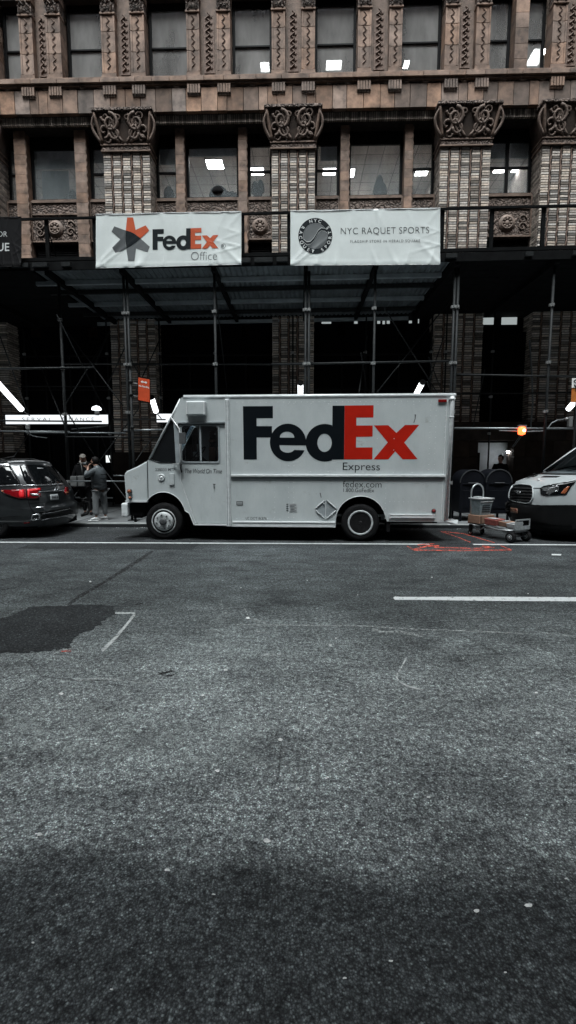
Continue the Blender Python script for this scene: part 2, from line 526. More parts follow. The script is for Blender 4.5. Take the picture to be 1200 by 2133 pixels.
def make_ceiling():
    m, nt, b = new_mat('ceiling_tiles')
    tc = nt.nodes.new('ShaderNodeTexCoord')
    br = nt.nodes.new('ShaderNodeTexBrick'); br.offset = 0
    br.inputs['Color1'].default_value = (0.62, .58, .54, 1); br.inputs['Color2'].default_value = (0.56, .53, .50, 1); br.inputs['Mortar'].default_value = (0.2, .19, .18, 1)
    br.inputs['Scale'].default_value = 1; br.inputs['Brick Width'].default_value = 0.61; br.inputs['Row Height'].default_value = 0.61; br.inputs['Mortar Size'].default_value = 0.016
    nt.links.new(tc.outputs['Object'], br.inputs['Vector'])
    nt.links.new(br.outputs['Color'], b.inputs['Base Color'])
    return m

def make_truck_white():
    m, nt, b = new_mat('dirty_white_paint')
    n = noise(nt, 2.2, 6, 0.65, stretch=(1, 1, 0.5)); n2 = noise(nt, 14, 5, 0.7, stretch=(1.6, 1, 0.25)); n3 = noise(nt, 40, 3, 0.6)
    c = ramp(nt, n, [(0.25, (0.50, .55, .56)), (0.75, (0.65, .695, .70))])
    d = ramp(nt, n2, [(0.28, (0.90, .90, .90)), (0.42, (1, 1, 1))]); e = ramp(nt, n3, [(0.3, (.95, .95, .95)), (0.5, (1, 1, 1))])
    c = mix(nt, c, d, 1.0, 'MULTIPLY'); c = mix(nt, c, e, 1.0, 'MULTIPLY')
    s_ = ramp(nt, noise(nt, 3.5, 9, 0.72, stretch=(.7, 1, 1)), [(0.30, (.72, .71, .68)), (0.40, (1, 1, 1))]); c = mix(nt, c, s_, 1.0, 'MULTIPLY')
    nt.links.new(c, b.inputs['Base Color']); b.inputs['Roughness'].default_value = 0.34
    bump(nt, b, noise(nt, 1.1, 3, 0.5), 0.4, 0.03)
    return m

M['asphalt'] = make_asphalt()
M['patch'] = make_patch()
M['tar'] = plain('fresh_asphalt', (0.036, 0.039, 0.041), 0.9, var=0.7, scale=38, bmp=0.5, bscale=90)
M['white_line'] = worn_paint('white_road_paint', (0.62, .66, .66), 0.80, 14, 0.06)
M['faint_line'] = worn_paint('faded_road_paint', (0.42, .46, .45), 0.64, 22, 0.12)
M['chalk'] = worn_paint('chalk_mark', (0.55, .59, .58), 0.72, 12, 0.12)
M['orange_spray'] = worn_paint('orange_spray_paint', (0.80, .13, .08), 0.67, 12, 0.12)
M['gum'] = plain('dried_gum', (0.75, .79, .78), 0.8, var=0.3, scale=60)
M['crack'] = worn_paint('tar_crack', (0.012, .012, .013), 0.68, 14, 0.06)
M['concrete'] = plain('sidewalk_concrete', (0.13, .138, .142), 0.85, var=0.35, scale=2.0, bmp=0.2, bscale=60)
M['curb'] = plain('steel_faced_curb', (0.34, .36, .36), 0.5, var=0.3, scale=8)
M['curbface'] = plain('curb_face', (0.03, .032, .034), 0.8, var=0.3)
M['terracotta'] = plain('brown_terracotta', (0.215, .145, .11), 0.72, var=0.6, scale=3.4, bmp=0.5, bscale=24, tone=True)
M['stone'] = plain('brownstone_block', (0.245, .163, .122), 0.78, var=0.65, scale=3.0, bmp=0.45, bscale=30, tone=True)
M['carved'] = make_carved()
M['terracotta_flat'] = plain('pilaster_relief_terracotta', (0.20, .135, .105), .75, var=.5, scale=4)
M['scroll'] = plain('carved_scroll_terracotta', (0.20, .145, .118), .7, var=.45, scale=5, bmp=.4, bscale=18)
M['brick'] = plain('roman_brick', (0.47, .43, .395), 0.7, var=0.45, scale=14, bmp=0.15, bscale=60, tone=True)
M['rib'] = plain('twisted_rib_terracotta', (0.17, .11, .085), 0.75, var=0.4, scale=12, bmp=0.6, bscale=22)
M['mortar'] = plain('sooty_mortar', (0.055, .048, .044), 0.9, var=0.4, scale=9)
M['frame'] = plain('black_window_frame', (0.010, .010, .011), 0.5, var=0.3, spec=.08)
M['glass'] = glass_mat('office_window_glass', (0.96, .98, 1.0), 0.08, 0.02, (0.42, .48, .50), 0.26)
M['glass2'] = glass_mat('grey_reflection_glass', (0.66, .69, .70), 0.20, 0.03, (0.42, .41, .40), 0.45)  # grey diffuse body painted into the pane in place of blurry reflections
M['shopglass'] = plain('black_storefront_glass', (0.003, .003, .004), 0.3, var=0.2, spec=0.05)
M['interior'] = plain('office_wall', (0.60, .54, .50), 0.8, var=0.1)
M['dim_interior'] = plain('dim_room_wall', (0.38, .34, .32), 0.85, var=0.25, scale=1.5)
M['ceiling'] = make_ceiling()
M['blind'] = plain('grey_roller_blind', (0.78, .86, .88), 0.8, var=0.12, scale=2)
M['panel_light'] = glow('panel_light', (1.0, 0.97, 0.92), 11.0)
M['dark_base'] = plain('shade_darkened_stone', (0.055, .042, .036), 0.9, var=0.35, scale=2.5, bmp=0.2, bscale=25, tone=True)  # stone colour darkened to carry the deep shade under the shed
M['black'] = plain('matte_black', (0.004, .004, .005), 0.9, var=0.3, spec=.02)
M['clutter'] = plain('dark_cloth', (0.012, .012, .013), 0.9, var=0.3)
M['shed_black'] = plain('black_painted_timber', (0.008, .0085, .009), 0.85, var=0.4, scale=5, spec=.04)
M['pipe'] = plain('scaffold_pipe', (0.020, .022, .023), 0.5, 0.0, var=0.35, scale=12)
M['pipe_light'] = plain('galvanised_pipe', (0.22, .24, .25), 0.4, 0.6, var=0.3, scale=20)
M['clamp'] = plain('galvanised_clamp', (0.35, .36, .36), 0.45, 0.7, var=0.3, scale=20)
M['galv'] = plain('corrugated_steel', (0.14, .165, .18), 0.5, 0.3, var=0.35, scale=3)
M['purlin'] = plain('zinc_purlin', (0.30, .34, .36), 0.5, 0.3, var=0.25, scale=3)
M['banner'] = plain('white_vinyl_banner', (0.70, .745, .735), 0.45, var=0.10, scale=2.0, bmp=0.06, bscale=4)
M['banner_black'] = plain('black_vinyl_banner', (0.01, .01, .011), 0.5, var=0.1)
M['ink'] = plain('black_ink', (0.012, .016, .019), 0.5, var=0.1)
M['ink_grey'] = plain('grey_ink', (0.075, .083, .088), 0.5, var=0.1)
M['ink_mid'] = plain('mid_grey_ink', (0.11, .12, .125), 0.5, var=0.1)
M['ink_orange'] = plain('orange_ink', (0.52, .075, .015), 0.5, var=0.1)
M['ink_white'] = plain('white_ink', (0.6, .62, .62), 0.5, var=0.05)
M['tube'] = glow('lit_tube', (0.92, 0.97, 1.0), 1.5)
M['lit_sign'] = glow('glowing_sign_face', (0.93, .97, 1.0), 0.36)  # glow put into the face in place of tube light falling on it
M['paper'] = plain('white_paper', (0.7, .74, .74), 0.8, var=0.05)

# ------------------------------------------------------------------ ground
KERB, KH = 11.9, 0.10
mb = MB(); mb.add([(-260, -60, 0), (260, -60, 0), (260, 60, 0), (-260, 60, 0)], [(0, 1, 2, 3)])
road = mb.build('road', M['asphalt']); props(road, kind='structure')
mb = MB()
mb.box(-230, 230, KERB+0.12, 24, 0.002, KH)
walk = mb.build('pavement', [M['concrete']]); props(walk, kind='structure')
mb = MB(); x = -60.0
while x < 60:
    mb.box(x+0.006, x+2.994, KERB, KERB+0.119, 0.001, KH+0.003); x += 3
kb = mb.build('kerb', [M['curb']], bevel=0.012); props(kb, kind='structure')
mb = MB(); mb.box(-60, 60, KERB-0.012, KERB-0.001, 0.001, KH-0.022); kf = mb.build('kerb_face', M['curbface']); props(kf, kind='structure')
# flag joints in the pavement, each a thin dark saw cut
mb = MB()
for i in range(-8, 9):
    mb.box(i*1.52-0.008+0.3, i*1.52+0.008+0.3, KERB+0.125, 16.9, KH+0.001, KH+0.004)
for y in (13.55, 15.2): mb.box(-14, 14, y-0.008, y+0.008, KH+0.0045, KH+0.0065)
pj = mb.build('pavement_joints', M['black']); props(pj, kind='structure')

def road_sheet(name, pts, mat, z=0.004, kind='structure'):
    """an outline on the road (given by where the photo shows it) laid as a thin sheet"""
    P = [gr(px, py, 0) for px, py in pts]
    mb = MB(); mb.add([(p.x, p.y, z) for p in P], [tuple(range(len(P)))])
    o = mb.build(name, mat, base=None); props(o, kind=kind); return o

def ragged(pts, n=6, amp=1.2):
    out = []
    for i, p in enumerate(pts):
        q = pts[(i+1) % len(pts)]
        for k in range(n):
            t = k/n; out.append((p[0]+(q[0]-p[0])*t+random.uniform(-amp, amp)*(1.6 if k else 0.5), p[1]+(q[1]-p[1])*t+random.uniform(-amp, amp)*(0.5 if k else 0.2)))
    return out

def stroke(pts, w):
    """a line on the road seen w pixels thick"""
    up = []; dn = []
    for i, p in enumerate(pts):
        a = pts[max(0, i-1)]; b = pts[min(len(pts)-1, i+1)]
        dx, dy = b[0]-a[0], b[1]-a[1]; l = math.hypot(dx, dy) or 1
        ww = w*random.uniform(0.75, 1.2)/2
        up.append((p[0]-dy/l*ww, p[1]+dx/l*ww)); dn.append((p[0]+dy/l*ww, p[1]-dx/l*ww))
    return up + dn[::-1]

# parking line parallel to the kerb, with the gap where the paving was redone
def line_strip(name, x0, x1, y, w, mat, z=0.005):
    mb = MB(); mb.add([(x0, y, z), (x1, y, z), (x1, y+w, z), (x0, y+w, z)], [(0, 1, 2, 3)])
    o = mb.build(name, mat); props(o, kind='structure'); return o
ly = gr(600, 1133.5, 0).y
line_strip('parking_line', -40, gr(893, 1133, 0).x, ly, 0.10, M['white_line'])
line_strip('parking_line', gr(985, 1134, 0).x, 40, ly+0.0, 0.10, M['white_line'])
y0 = gr(1000, 1252.6, 0).y; y1 = gr(1000, 1243.6, 0).y
road_sheet('lane_line', [(819, 1246), (823, 1243), (835, 1244), (1010, 1243.6), (1400, 1245.5), (1400, 1254.5), (1010, 1252.5), (870, 1250.2), (823, 1250.2)], M['white_line'], 0.005)
road_sheet('asphalt_patch', ragged([(-160, 1300), (10, 1287), (70, 1264), (190, 1259.5), (238, 1262), (245, 1276), (212, 1298), (165, 1325), (142, 1351), (95, 1357), (10, 1361), (-160, 1368)], 9, 4.0), M['patch'], 0.003)
road_sheet('asphalt_patch', ragged([(30, 1143), (75, 1132.5), (416, 1134), (400, 1145.5)], 8, 1.0), M['patch'], 0.003)
road_sheet('asphalt_patch', ragged([(893, 1139), (820, 1124), (840, 1104), (990, 1103), (1010, 1117), (980, 1131)], 6, 1.5), M['patch'], 0.0025)
road_sheet('tar_seam', stroke([(318, 1148), (270, 1180), (215, 1214), (165, 1243), (140, 1262)], 6.5), M['crack'], 0.003)
road_sheet('tar_seam', stroke([(-20, 1212), (30, 1203), (52, 1206), (40, 1222), (-10, 1232)], 1.6), M['crack'], 0.003)
road_sheet('tar_seam', stroke([(330, 1404), (345, 1402), (356, 1398), (371, 1401), (360, 1407), (338, 1409)], 5.0), M['crack'], 0.003)
road_sheet('tar_seam', stroke([(160, 1419), (225, 1417), (270, 1418), (322, 1421)], 2.2), M['crack'], 0.003)
road_sheet('tar_seam', stroke([(282, 1260), (298, 1257)], 3.5), M['crack'], 0.003)
road_sheet('worn_mark', stroke([(240, 1277), (282, 1278)], 4), M['chalk'])
road_sheet('worn_mark', stroke([(281, 1280), (262, 1304), (240, 1330), (212, 1357)], 6), M['chalk'])
road_sheet('worn_mark', stroke([(847, 1370), (836, 1392), (825, 1408), (830, 1420), (848, 1430), (882, 1438)], 3.4), M['chalk'])
road_sheet('worn_mark', stroke([(490, 1302), (600, 1303), (760, 1305), (860, 1311), (1000, 1316), (1098, 1321)], 2.8), M['faint_line'])
road_sheet('worn_mark', stroke([(1120, 1318), (1200, 1327)], 2.4), M['faint_line'])
road_sheet('worn_mark', stroke([(543, 1365), (588, 1364)], 6), M['faint_line'])
road_sheet('worn_mark', stroke([(775, 1312), (800, 1318), (830, 1316), (880, 1326)], 7), M['faint_line'])
road_sheet('worn_mark', stroke([(520, 1290), (550, 1296), (555, 1320), (535, 1316)], 5), M['faint_line'])
road_sheet('worn_mark', stroke([(160, 1419), (215, 1414), (250, 1418), (320, 1424)], 5), M['faint_line'], 0.0045)
M['stain'] = worn_paint('oil_stain', (0.022, .024, .025), 0.50, 5, 0.10)
for pts in ([(560, 1540), (600, 1500), (650, 1455), (690, 1440), (680, 1470), (630, 1520), (600, 1560)], [(640, 1600), (665, 1560), (690, 1575), (660, 1640)], [(470, 1295), (560, 1290), (590, 1310), (520, 1330)], [(200, 1455), (240, 1450), (250, 1500), (225, 1560), (205, 1520)],
            [(640, 1340), (760, 1335), (820, 1375), (720, 1390)], [(860, 1640), (980, 1650), (1000, 1700), (900, 1690)], [(400, 1120), (700, 1121), (880, 1128), (600, 1131), (420, 1130)], [(520, 1690), (640, 1700), (700, 1740), (560, 1735)], [(100, 1630), (200, 1640), (180, 1690), (90, 1680)], [(1000, 1500), (1120, 1495), (1160, 1540), (1040, 1560)]):
    road_sheet('oil_stain', ragged(pts, 5, 6), M['stain'], 0.0028)
M['scuff'] = worn_paint('pale_scuffed_binder', (0.40, .45, .44), 0.55, 10, 0.10)
road_sheet('scuffed_area', ragged([(455, 1250), (480, 1262), (470, 1320), (455, 1352), (420, 1385), (385, 1412), (360, 1408), (400, 1365), (430, 1310)], 5, 8), M['scuff'], 0.0035)
road_sheet('scuffed_area', ragged([(20, 1480), (130, 1465), (330, 1500), (600, 1520), (560, 1600), (300, 1590), (60, 1570)], 6, 22), M['scuff'], 0.0035)
road_sheet('worn_mark', stroke([(1149, 1155.5), (1169, 1156)], 2.6), M['white_line'])
road_sheet('worn_mark', stroke([(505, 1259), (520, 1290)], 2), M['faint_line'])
for pts, w in (([(848, 1138), (862, 1146.5), (960, 1147.5), (1066, 1146.2), (1043, 1137)], 2.6), ([(862, 1145), (890, 1138), (915, 1138)], 4.0), ([(905, 1133), (870, 1135.5)], 2.6), ([(1005, 1138), (1022, 1141)], 4),
               ([(905, 1141), (990, 1143), (1030, 1141)], 2.2), ([(925, 1108), (965, 1112), (1030, 1131)], 1.6), ([(918, 1107), (955, 1120), (980, 1130)], 1.3), ([(128, 1358), (148, 1357)], 4)):
    road_sheet('spray_mark', stroke(pts, w*.75), M['orange_spray'], 0.0075)
gums = [(516, 1288, 4.4), (423, 1449.5, 4.2), (470, 1396.5, 4), (83, 1740, 6), (349, 1814, 6), (556, 1753, 7), (453, 1607, 4.5), (445, 1865, 3.5), (621, 1645, 4), (1120, 1528, 5), (993, 1899, 6), (1102, 1888, 8),
        (848, 1752, 3), (1117, 1444, 3.5), (584, 1542, 5), (400, 1464, 2.4), (188, 1212, 2.4), (69, 1966, 3), (718, 2040, 4), (814, 2004, 4), (1179, 1832, 3), (128, 1446, 5), (893, 1662, 4), (688, 1345, 3), (502, 1225, 1.5), (900, 1203, 1.5),
        (1052, 2028, 3.5), (232, 2063, 3), (12, 1580, 3), (1100, 1237, 1.4), (640, 1210, 1.2), (745, 1240, 1.2), (965, 1372, 2), (700, 1330, 2.2), (1030, 1575, 3), (780, 1425, 2), (905, 1480, 2.4), (600, 1390, 2)]
mb = MB()
for px, py, r in gums:
    r *= 1.25
    c = gr(px, py, 0); k = [(px+r*random.uniform(.6, 1.1)*math.cos(a*PI/4), py+r*0.55*random.uniform(.6, 1.2)*math.sin(a*PI/4)) for a in range(8)]
    P = [gr(a, b, 0) for a, b in k]; mb.add([(p.x, p.y, 0.005) for p in P], [tuple(range(8))])
mh = gr(275, 1121, 0)
mc = thing('manhole_cover', 'round iron manhole cover in the parking lane in front of the truck', 'manhole cover', (mh.x, mh.y, 0))
m2 = MB(); m2.lathe([(.36, .0005), (.36, .006), (.33, .008), (.32, .004), (.01, .004)], (mh.x, mh.y, 0), 'z', 32); m2.build('cover_plate', M['tar'], mc)
m2 = MB()
for k in range(-4, 5):
    for q in range(-4, 5):
        if k*k+q*q < 18: m2.box(mh.x+k*.065-.02, mh.x+k*.065+.02, mh.y+q*.065-.02, mh.y+q*.065+.02, .0045, .010)
m2.build('cover_studs', M['curbface'], mc)['kind'] = 'stuff'
g = mb.build('gum_spots', M['gum']); props(g, kind='stuff')

rl = random.Random(9); mb = MB()
for i in range(90):
    x, y = rl.uniform(-7, 7), KERB-.02-abs(rl.gauss(0, .12))-.02; a = rl.uniform(0, 6); r = rl.uniform(.008, .03)
    mb.add([(x+r*math.cos(a+k*1.57)*(1 if k % 2 else .6), y+r*math.sin(a+k*1.57)*.8, .004+.004*(k % 2)) for k in range(4)], [(0, 1, 2, 3)])
o = mb.build('gutter_litter', M['gum']); props(o, kind='stuff')
# ------------------------------------------------------------------ the old building
YP, YG, YW, YM, YB, YS, YL, YU = 17.0, 17.75, 17.55, 17.38, 16.98, 17.14, 16.86, 17.06
B = thing('office_building', 'ornate brown terracotta and roman brick office building with a dark ground floor behind the scaffold', 'building', (0, 17.0, 0.1))
rnd = random.Random(3)
def tonecol(lo=0.7, hi=1.25, warm=0.08):
    t = rnd.uniform(lo, hi); w = rnd.uniform(-warm, warm); return (t*(1+w), t, t*(1-w))
Z = {k: zz(v, y) for k, (v, y) in dict(sill=(412, YW), head=(252, YS), gtop=(283, YG), soldtop=(228, YS), band0=(228, YB), band1=(178, YB), led0=(163, YL), led1=(149, YL), cap0=(296, YP), cap1=(228, 16.75), abac=(218, 16.7),
     neck=(311, YP), span0=(500, YW), deck=(553, 16.9)).items()}
piers = [(-128, -5), (218, 314), (566, 656), (915, 1019), (1125, 1226), (1470, 1570)]
PX = [(at(a, 400, YP).x, at(b, 400, YP).x) for a, b in piers]
TOPZ = 27.0
# brick piers: five stacks of roman brick between twisted ribs
def pier(x0, x1):
    core = MB(); core.box(x0+0.03, x1-0.03, YP+0.035, YG+0.1, 0.1, Z['neck'])
    core.build('pier_core', M['mortar'], B)
    bk = MB(); rb = MB(); n = 5; w = (x1-x0); rib = 0.085; bw = (w-rib*(n-1))/n; z = 1.95; row = 0.079; z_top = Z['neck']-0.02
    k = 0
    while z+0.055 < z_top:
        for i in range(n):
            a = x0+i*(bw+rib)
            t = rnd.choice([0.3, 0.55, 0.8, 1.0, 1.15, 1.3, 1.4]); wv = rnd.uniform(-.02, .1)
            bk.box(a+rnd.uniform(0, .012), a+bw-rnd.uniform(0, .012), YP+rnd.uniform(0, .008), YP+0.06, z, z+0.052, 0, (t*(1+wv), t, t*(1-wv)))
        o = 0.14 if k % 2 else 0
        for sgn, xe in ((1, x1), (-1, x0)):
            y = YP+0.02+o-0.14
            while y < YG:
                a = max(YP+0.005, y); b_ = min(YG, y+0.26)
                if b_-a > 0.04:
                    t = rnd.choice([0.4, 0.7, 0.9, 1.05, 1.25]); bk.box(xe-0.05*sgn, xe-0.0*sgn, a+(0.06 if a < YP+0.06 else 0), b_, z, z+0.052, 0, (t*1.05, t, t*.95))
                y += 0.28
        z += row; k += 1
    bk.build('brick_facing', M['brick'], B, tone=True)
    for i in range(n-1):
        a = x0+(i+1)*bw+i*rib+rib/2
        pts = [(a+0.016*math.cos(q*1.3), YP+0.02+0.012*math.sin(q*1.3), 1.95+q*(z_top-1.95)/150) for q in range(151)]
        rb.path(pts, 0.026, 5)
    rb.build('rib', M['rib'], B, smooth='all')
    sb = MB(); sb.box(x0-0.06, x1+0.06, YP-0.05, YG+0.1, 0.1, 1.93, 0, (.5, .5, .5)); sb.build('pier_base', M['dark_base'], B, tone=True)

def spiral(mb, cx, cz, r0, turns, d, yf, a0=0.0, th=0.03, n=22):
    pts = []; rr = []
    for i in range(n+1):
        t = i/n; r = r0*(1-t)**0.8+0.012; a = a0+d*t*turns*2*PI
        x = cx+r*math.cos(a); z = cz+r*math.sin(a); pts.append((x, yf(x, z), z)); rr.append(th*(1-0.45*t))
    mb.path(pts, th, 6, rr=rr)
    return pts

def capital(x0, x1):
    c0, c1 = Z['cap0'], Z['cap1']; fl = 0.17
    def front(x, z):
        t = max(0, min(1, (z-c0)/(c1-c0))); return YP-0.03-0.24*t**0.9
    mb = MB(); n = 8
    for j in range(n):
        t0, t1 = j/n, (j+1)/n
        z0, z1 = c0+(c1-c0)*t0, c0+(c1-c0)*t1; e0, e1 = fl*t0**0.8, fl*t1**0.8
        a0, a1 = front(0, z0), front(0, z1)
        mb.hexa([(x0-e0, a0, z0), (x1+e0, a0, z0), (x1+e0, YG, z0), (x0-e0, YG, z0), (x0-e1, a1, z1), (x1+e1, a1, z1), (x1+e1, YG, z1), (x0-e1, YG, z1)], 0, .34)
    mb.build('capital_bell', M['terracotta'], B, tone=True)
    sc = MB(); w = x1-x0; H = c1-c0; m = (x0+x1)/2
    f = lambda x, z: front(x, z)-0.03
    for sg in (-1, 1):
        spiral(sc, m+sg*w*.27, c0+H*.66, H*.30, 1.5, sg, f, PI*(0.5), .066)
        spiral(sc, m+sg*w*.20, c0+H*.33, H*.20, 1.3, -sg, f, PI*(0.0 if sg > 0 else 1), .055)
        spiral(sc, m+sg*w*.42, c0+H*.40, H*.22, 1.1, -sg, f, -PI/2, .05)
        for q in (0.04, 0.12, 0.5):
            pts = [(m+sg*w*(q+0.16*math.sin(t*2.6)), f(0, c0+H*t*.92), c0+H*(.03+t*.9)) for t in [i/9 for i in range(10)]]
            sc.path(pts, .034, 6, rr=[.055-.02*i/9 for i in range(10)])
        spiral(sc, m+sg*w*.09, c0+H*.80, H*.13, 1.1, sg, f, -PI/2, .04); spiral(sc, m+sg*w*.37, c0+H*.84, H*.14, 1.1, -sg, f, PI, .042); spiral(sc, m+sg*w*.36, c0+H*.14, H*.12, 1.0, sg, f, 0, .04)
        for q in range(5):
            a = q*1.25; sc.path([(m+sg*w*.25+.03*math.cos(a), f(0, c0+H*.6), c0+H*.62+.03*math.sin(a)), (m+sg*w*.25+.16*math.cos(a), f(0, c0+H*.6)-.02, c0+H*.6+.16*math.sin(a))], .03, 5, rr=[.036, .014])
    sc.build('scrollwork', M['scroll'], B, smooth='all')
    ed = MB()
    for sg, xe in ((-1, x0), (1, x1)):
        pts = [(xe+sg*(fl*t**.8-.03), front(0, c0+H*t)-.012, c0+H*t) for t in [i/6 for i in range(7)]]
        ed = MB(); ed.path(pts, .055, 6); ed.build('corner_moulding', M['terracotta'], B, smooth='all', tone=True)
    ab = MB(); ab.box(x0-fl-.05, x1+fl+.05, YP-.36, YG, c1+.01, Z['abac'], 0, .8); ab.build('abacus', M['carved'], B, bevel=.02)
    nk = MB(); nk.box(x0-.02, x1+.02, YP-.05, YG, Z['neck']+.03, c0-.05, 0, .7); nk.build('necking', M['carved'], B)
    tr = MB(); tr.box(x0-.05, x1+.05, YP-.08, YG, c0-.048, c0-.002, 0, .9); tr.box(x0-.04, x1+.04, YP-.07, YG, Z['neck']-.012, Z['neck']+.028, 0, .9)
    tr.build('necking_moulding', M['terracotta'], B, tone=True)

for x0, x1 in PX: pier(x0, x1); capital(x0, x1)

def window(x0, x1, z0, z1, y, sash=True, glass='glass', split=False, top=0.0, fr=0.07):
    f = MB(); f.box(x0, x0+fr, y-.05, y+.06, z0, z1); f.box(x1-fr, x1, y-.05, y+.06, z0, z1)
    f.box(x0+fr, x1-fr, y-.05, y+.06, z0, z0+fr); f.box(x0+fr, x1-fr, y-.05, y+.06, z1-fr-top, z1)
    if sash: zm = z0+(z1-top-z0)*.5; f.box(x0+fr, x1-fr, y-.045, y+.055, zm-.028, zm+.028)
    if split: xm = (x0+x1)/2; f.box(xm-.05, xm+.05, y-.052, y+.062, z0+fr, z1-fr-top)
    fo = f.build('window', M['frame'], B, bevel=.006, seg=1)
    g = MB(); g.box(x0+fr-.01, x1-fr+.01, y+.005, y+.012, z0+fr-.01, z1-fr-top+.01)
    g.build('pane', M[glass], fo)
    s = MB(); s.box(x0-.0, x1+.0, y-.2, y-.052, z0-.07, z0-.002, 0, .8); s.build('window_sill', M['terracotta'], B, tone=True)
    return fo

Zs, Zh = Z['sill']+0.05, Z['head']
def X2(px): return at(px, 350, YG).x
def mullion(pa, pb):
    a, b = at(pa, 380, YM).x, at(pb, 380, YM).x
    mb = MB(); z = Z['span0']-1.1
    while z < Zh:
        h = min(rnd.uniform(.28, .36), Zh-z)
        mb.box(a, b, YM, YG+.05, z+.004, z+h-.004, 0, tonecol(.75, 1.35)); z += h
    mb.build('mullion', M['stone'], B, tone=True)
    rp = MB()
    for sg, xe in ((1, b),):
        rp.path([(xe+.012*math.cos(q*1.9), YM+.03+.012*math.sin(q*1.9), Z['span0']-1.05+q*(Zh-Z['span0']+1.0)/60) for q in range(61)], .03, 5)
    rp.build('rope_moulding', M['terracotta'], B, smooth='all', tone=True)

def spandrel(x0, x1):
    mb = MB(); zt, zb = Z['sill']-.025, Z['span0']
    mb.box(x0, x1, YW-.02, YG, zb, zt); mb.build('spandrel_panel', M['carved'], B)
    fr = MB(); e = .05
    fr.box(x0, x1, YW-.06, YW-.022, zt-e, zt, 0, .8); fr.box(x0, x1, YW-.06, YW-.022, zb, zb+e, 0, .8)
    fr.box(x0, x0+e, YW-.06, YW-.022, zb+e, zt-e, 0, .8); fr.box(x1-e, x1, YW-.06, YW-.022, zb+e, zt-e, 0, .8)
    zm = (zb+zt)/2+.22
    if x1-x0 > .9: fr.box(x0+e, x1-e, YW-.055, YW-.022, zm, zm+.045, 0, .8)
    fr.build('panel_border', M['terracotta'], B, tone=True)
    if x1-x0 > .55:
        ro = MB(); cx, cz = (x0+x1)/2, (zb+zm)/2; r = min(.28, (x1-x0)*.32)
        ro.lathe([(.01, -.06), (r*.25, -.06), (r*.3, -.02), (r*.55, -.02), (r*.6, -.07), (r*.72, -.07), (r*.78, -.01), (r, -.01), (r, .01)], (cx, YW-.03, cz), 'y', 20)
        for q in range(8):
            a = q*PI/4; ro.tube((cx+r*.3*math.cos(a), YW-.06, cz+r*.3*math.sin(a)), (cx+r*.58*math.cos(a), YW-.06, cz+r*.58*math.sin(a)), .03, 6, .05)
        if x1-x0 > 1.2:
            for sg in (-1, 1):
                for dz in (-.12, .12): spiral(ro, cx+sg*(x1-x0)*.32, cz+dz, .13, 1.3, sg, lambda x, z: YW-.045, 0, .024)
        ro.build('rosette', M['scroll'], B, smooth='all')

# second-floor bays: (windows as (left, right, sash, split)), mullions
bays = [([(-2, 33, True, False), (57, 159, False, False), (181, 218, True, False)], [(33, 56), (158, 181)], PX[0][1], PX[1][0]),
        ([(330, 368, True, False), (385, 497, False, False), (515, 556, True, False)], [(367, 384), (497, 514)], PX[1][1], PX[2][0]),
        ([(665, 708, True, False), (724, 842, False, False), (859, 902, True, False)], [(709, 726), (842, 858)], PX[2][1], PX[3][0]),
        ([(1008, 1113, True, True)], [], PX[3][1], PX[4][0]),
        ([(1230, 1275, True, False), (1290, 1400, False, False), (1417, 1462, True, False)], [(1275, 1290), (1400, 1416)], PX[4][1], PX[5][0])]
for ws, ms, bx0, bx1 in bays:
    for a, b in ms: mullion(a, b)
    edges = [bx0] + [v for a, b in ms for v in (at(a, 380, YM).x, at(b, 380, YM).x)] + [bx1]
    for i, (a, b, sash, split) in enumerate(ws):
        x0, x1 = edges[2*i]+.005, edges[2*i+1]-.005
        window(x0, x1, Zs, Zh-.02, YG, sash, 'glass', split, 0.30, .09)
        spandrel(x0, x1)
        lo = MB(); lo.box(x0, x1, YG-.02, YG+.05, 6.0, Z['span0']-.01); lo.build('dark_opening', M['black'], B)
        lv = MB(); z = Z['span0']-.9
        while z < Z['span0']-.12: lv.box(x0+.1, x1-.1, YG-.09, YG-.03, z, z+.02); z += .06
        lv.build('louvre', M['frame'], B)

# soldier course, ashlar band, frieze, corbels and ledge
mb = MB(); x = -16.0
while x < 16:
    w_ = .072; t = rnd.choice([.45, .7, .9, 1.1, 1.3])
    mb.box(x, x+w_*.72, YS+rnd.uniform(0, .01), YS+.1, Z['head'], Z['band0']-.005, 0, (t, t*.94, t*.88)); x += w_
mb.build('soldier_course', M['brick'], B, tone=True)
mb = MB(); mb.box(-16, 16, YS+.03, YG+.3, Z['head']+.01, Z['led1']); mb.build('backing_wall', M['mortar'], B)
mb = MB(); x = -16.0
while x < 16:
    w_ = rnd.choice([.46, .5, .5, .54, .3]); mb.box(x+.006, x+w_-.006, YB+rnd.uniform(-.012, .006), YB+.16, Z['band0'], Z['band1']-.01, 0, tonecol(.45, 1.5, .16)); x += w_
mb.build('ashlar_band', M['stone'], B, tone=True, bevel=.01, seg=1)
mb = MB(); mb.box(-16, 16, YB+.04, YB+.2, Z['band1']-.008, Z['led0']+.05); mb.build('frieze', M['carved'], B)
fz = MB(); x = -13.0; zc = (Z['band1']+Z['led0'])/2+.0
while x < 13:
    fz.path([(x+.07*i, YB+.02, zc+.045*math.sin(i*1.4)) for i in range(8)], .035, 5, rr=[.02, .035, .04, .045, .045, .04, .03, .015]); x += .62
fz.build('frieze_leaves', M['scroll'], B, smooth='all')
mb = MB(); x = -16.0
while x < 16:
    w_ = rnd.uniform(.5, .9); mb.box(x+.004, x+w_-.004, YL, YG, Z['led0'], Z['led1']-.06, 0, tonecol(.7, 1.2, .06)); mb.box(x+.004, x+w_-.004, YL+.06, YG, Z['led0']-.07, Z['led0']-.002, 0, tonecol(.6, .9)); x += w_
mb.box(-16, 16, YL+.05, YG, Z['led1']-.058, Z['led1'], 0, .9)
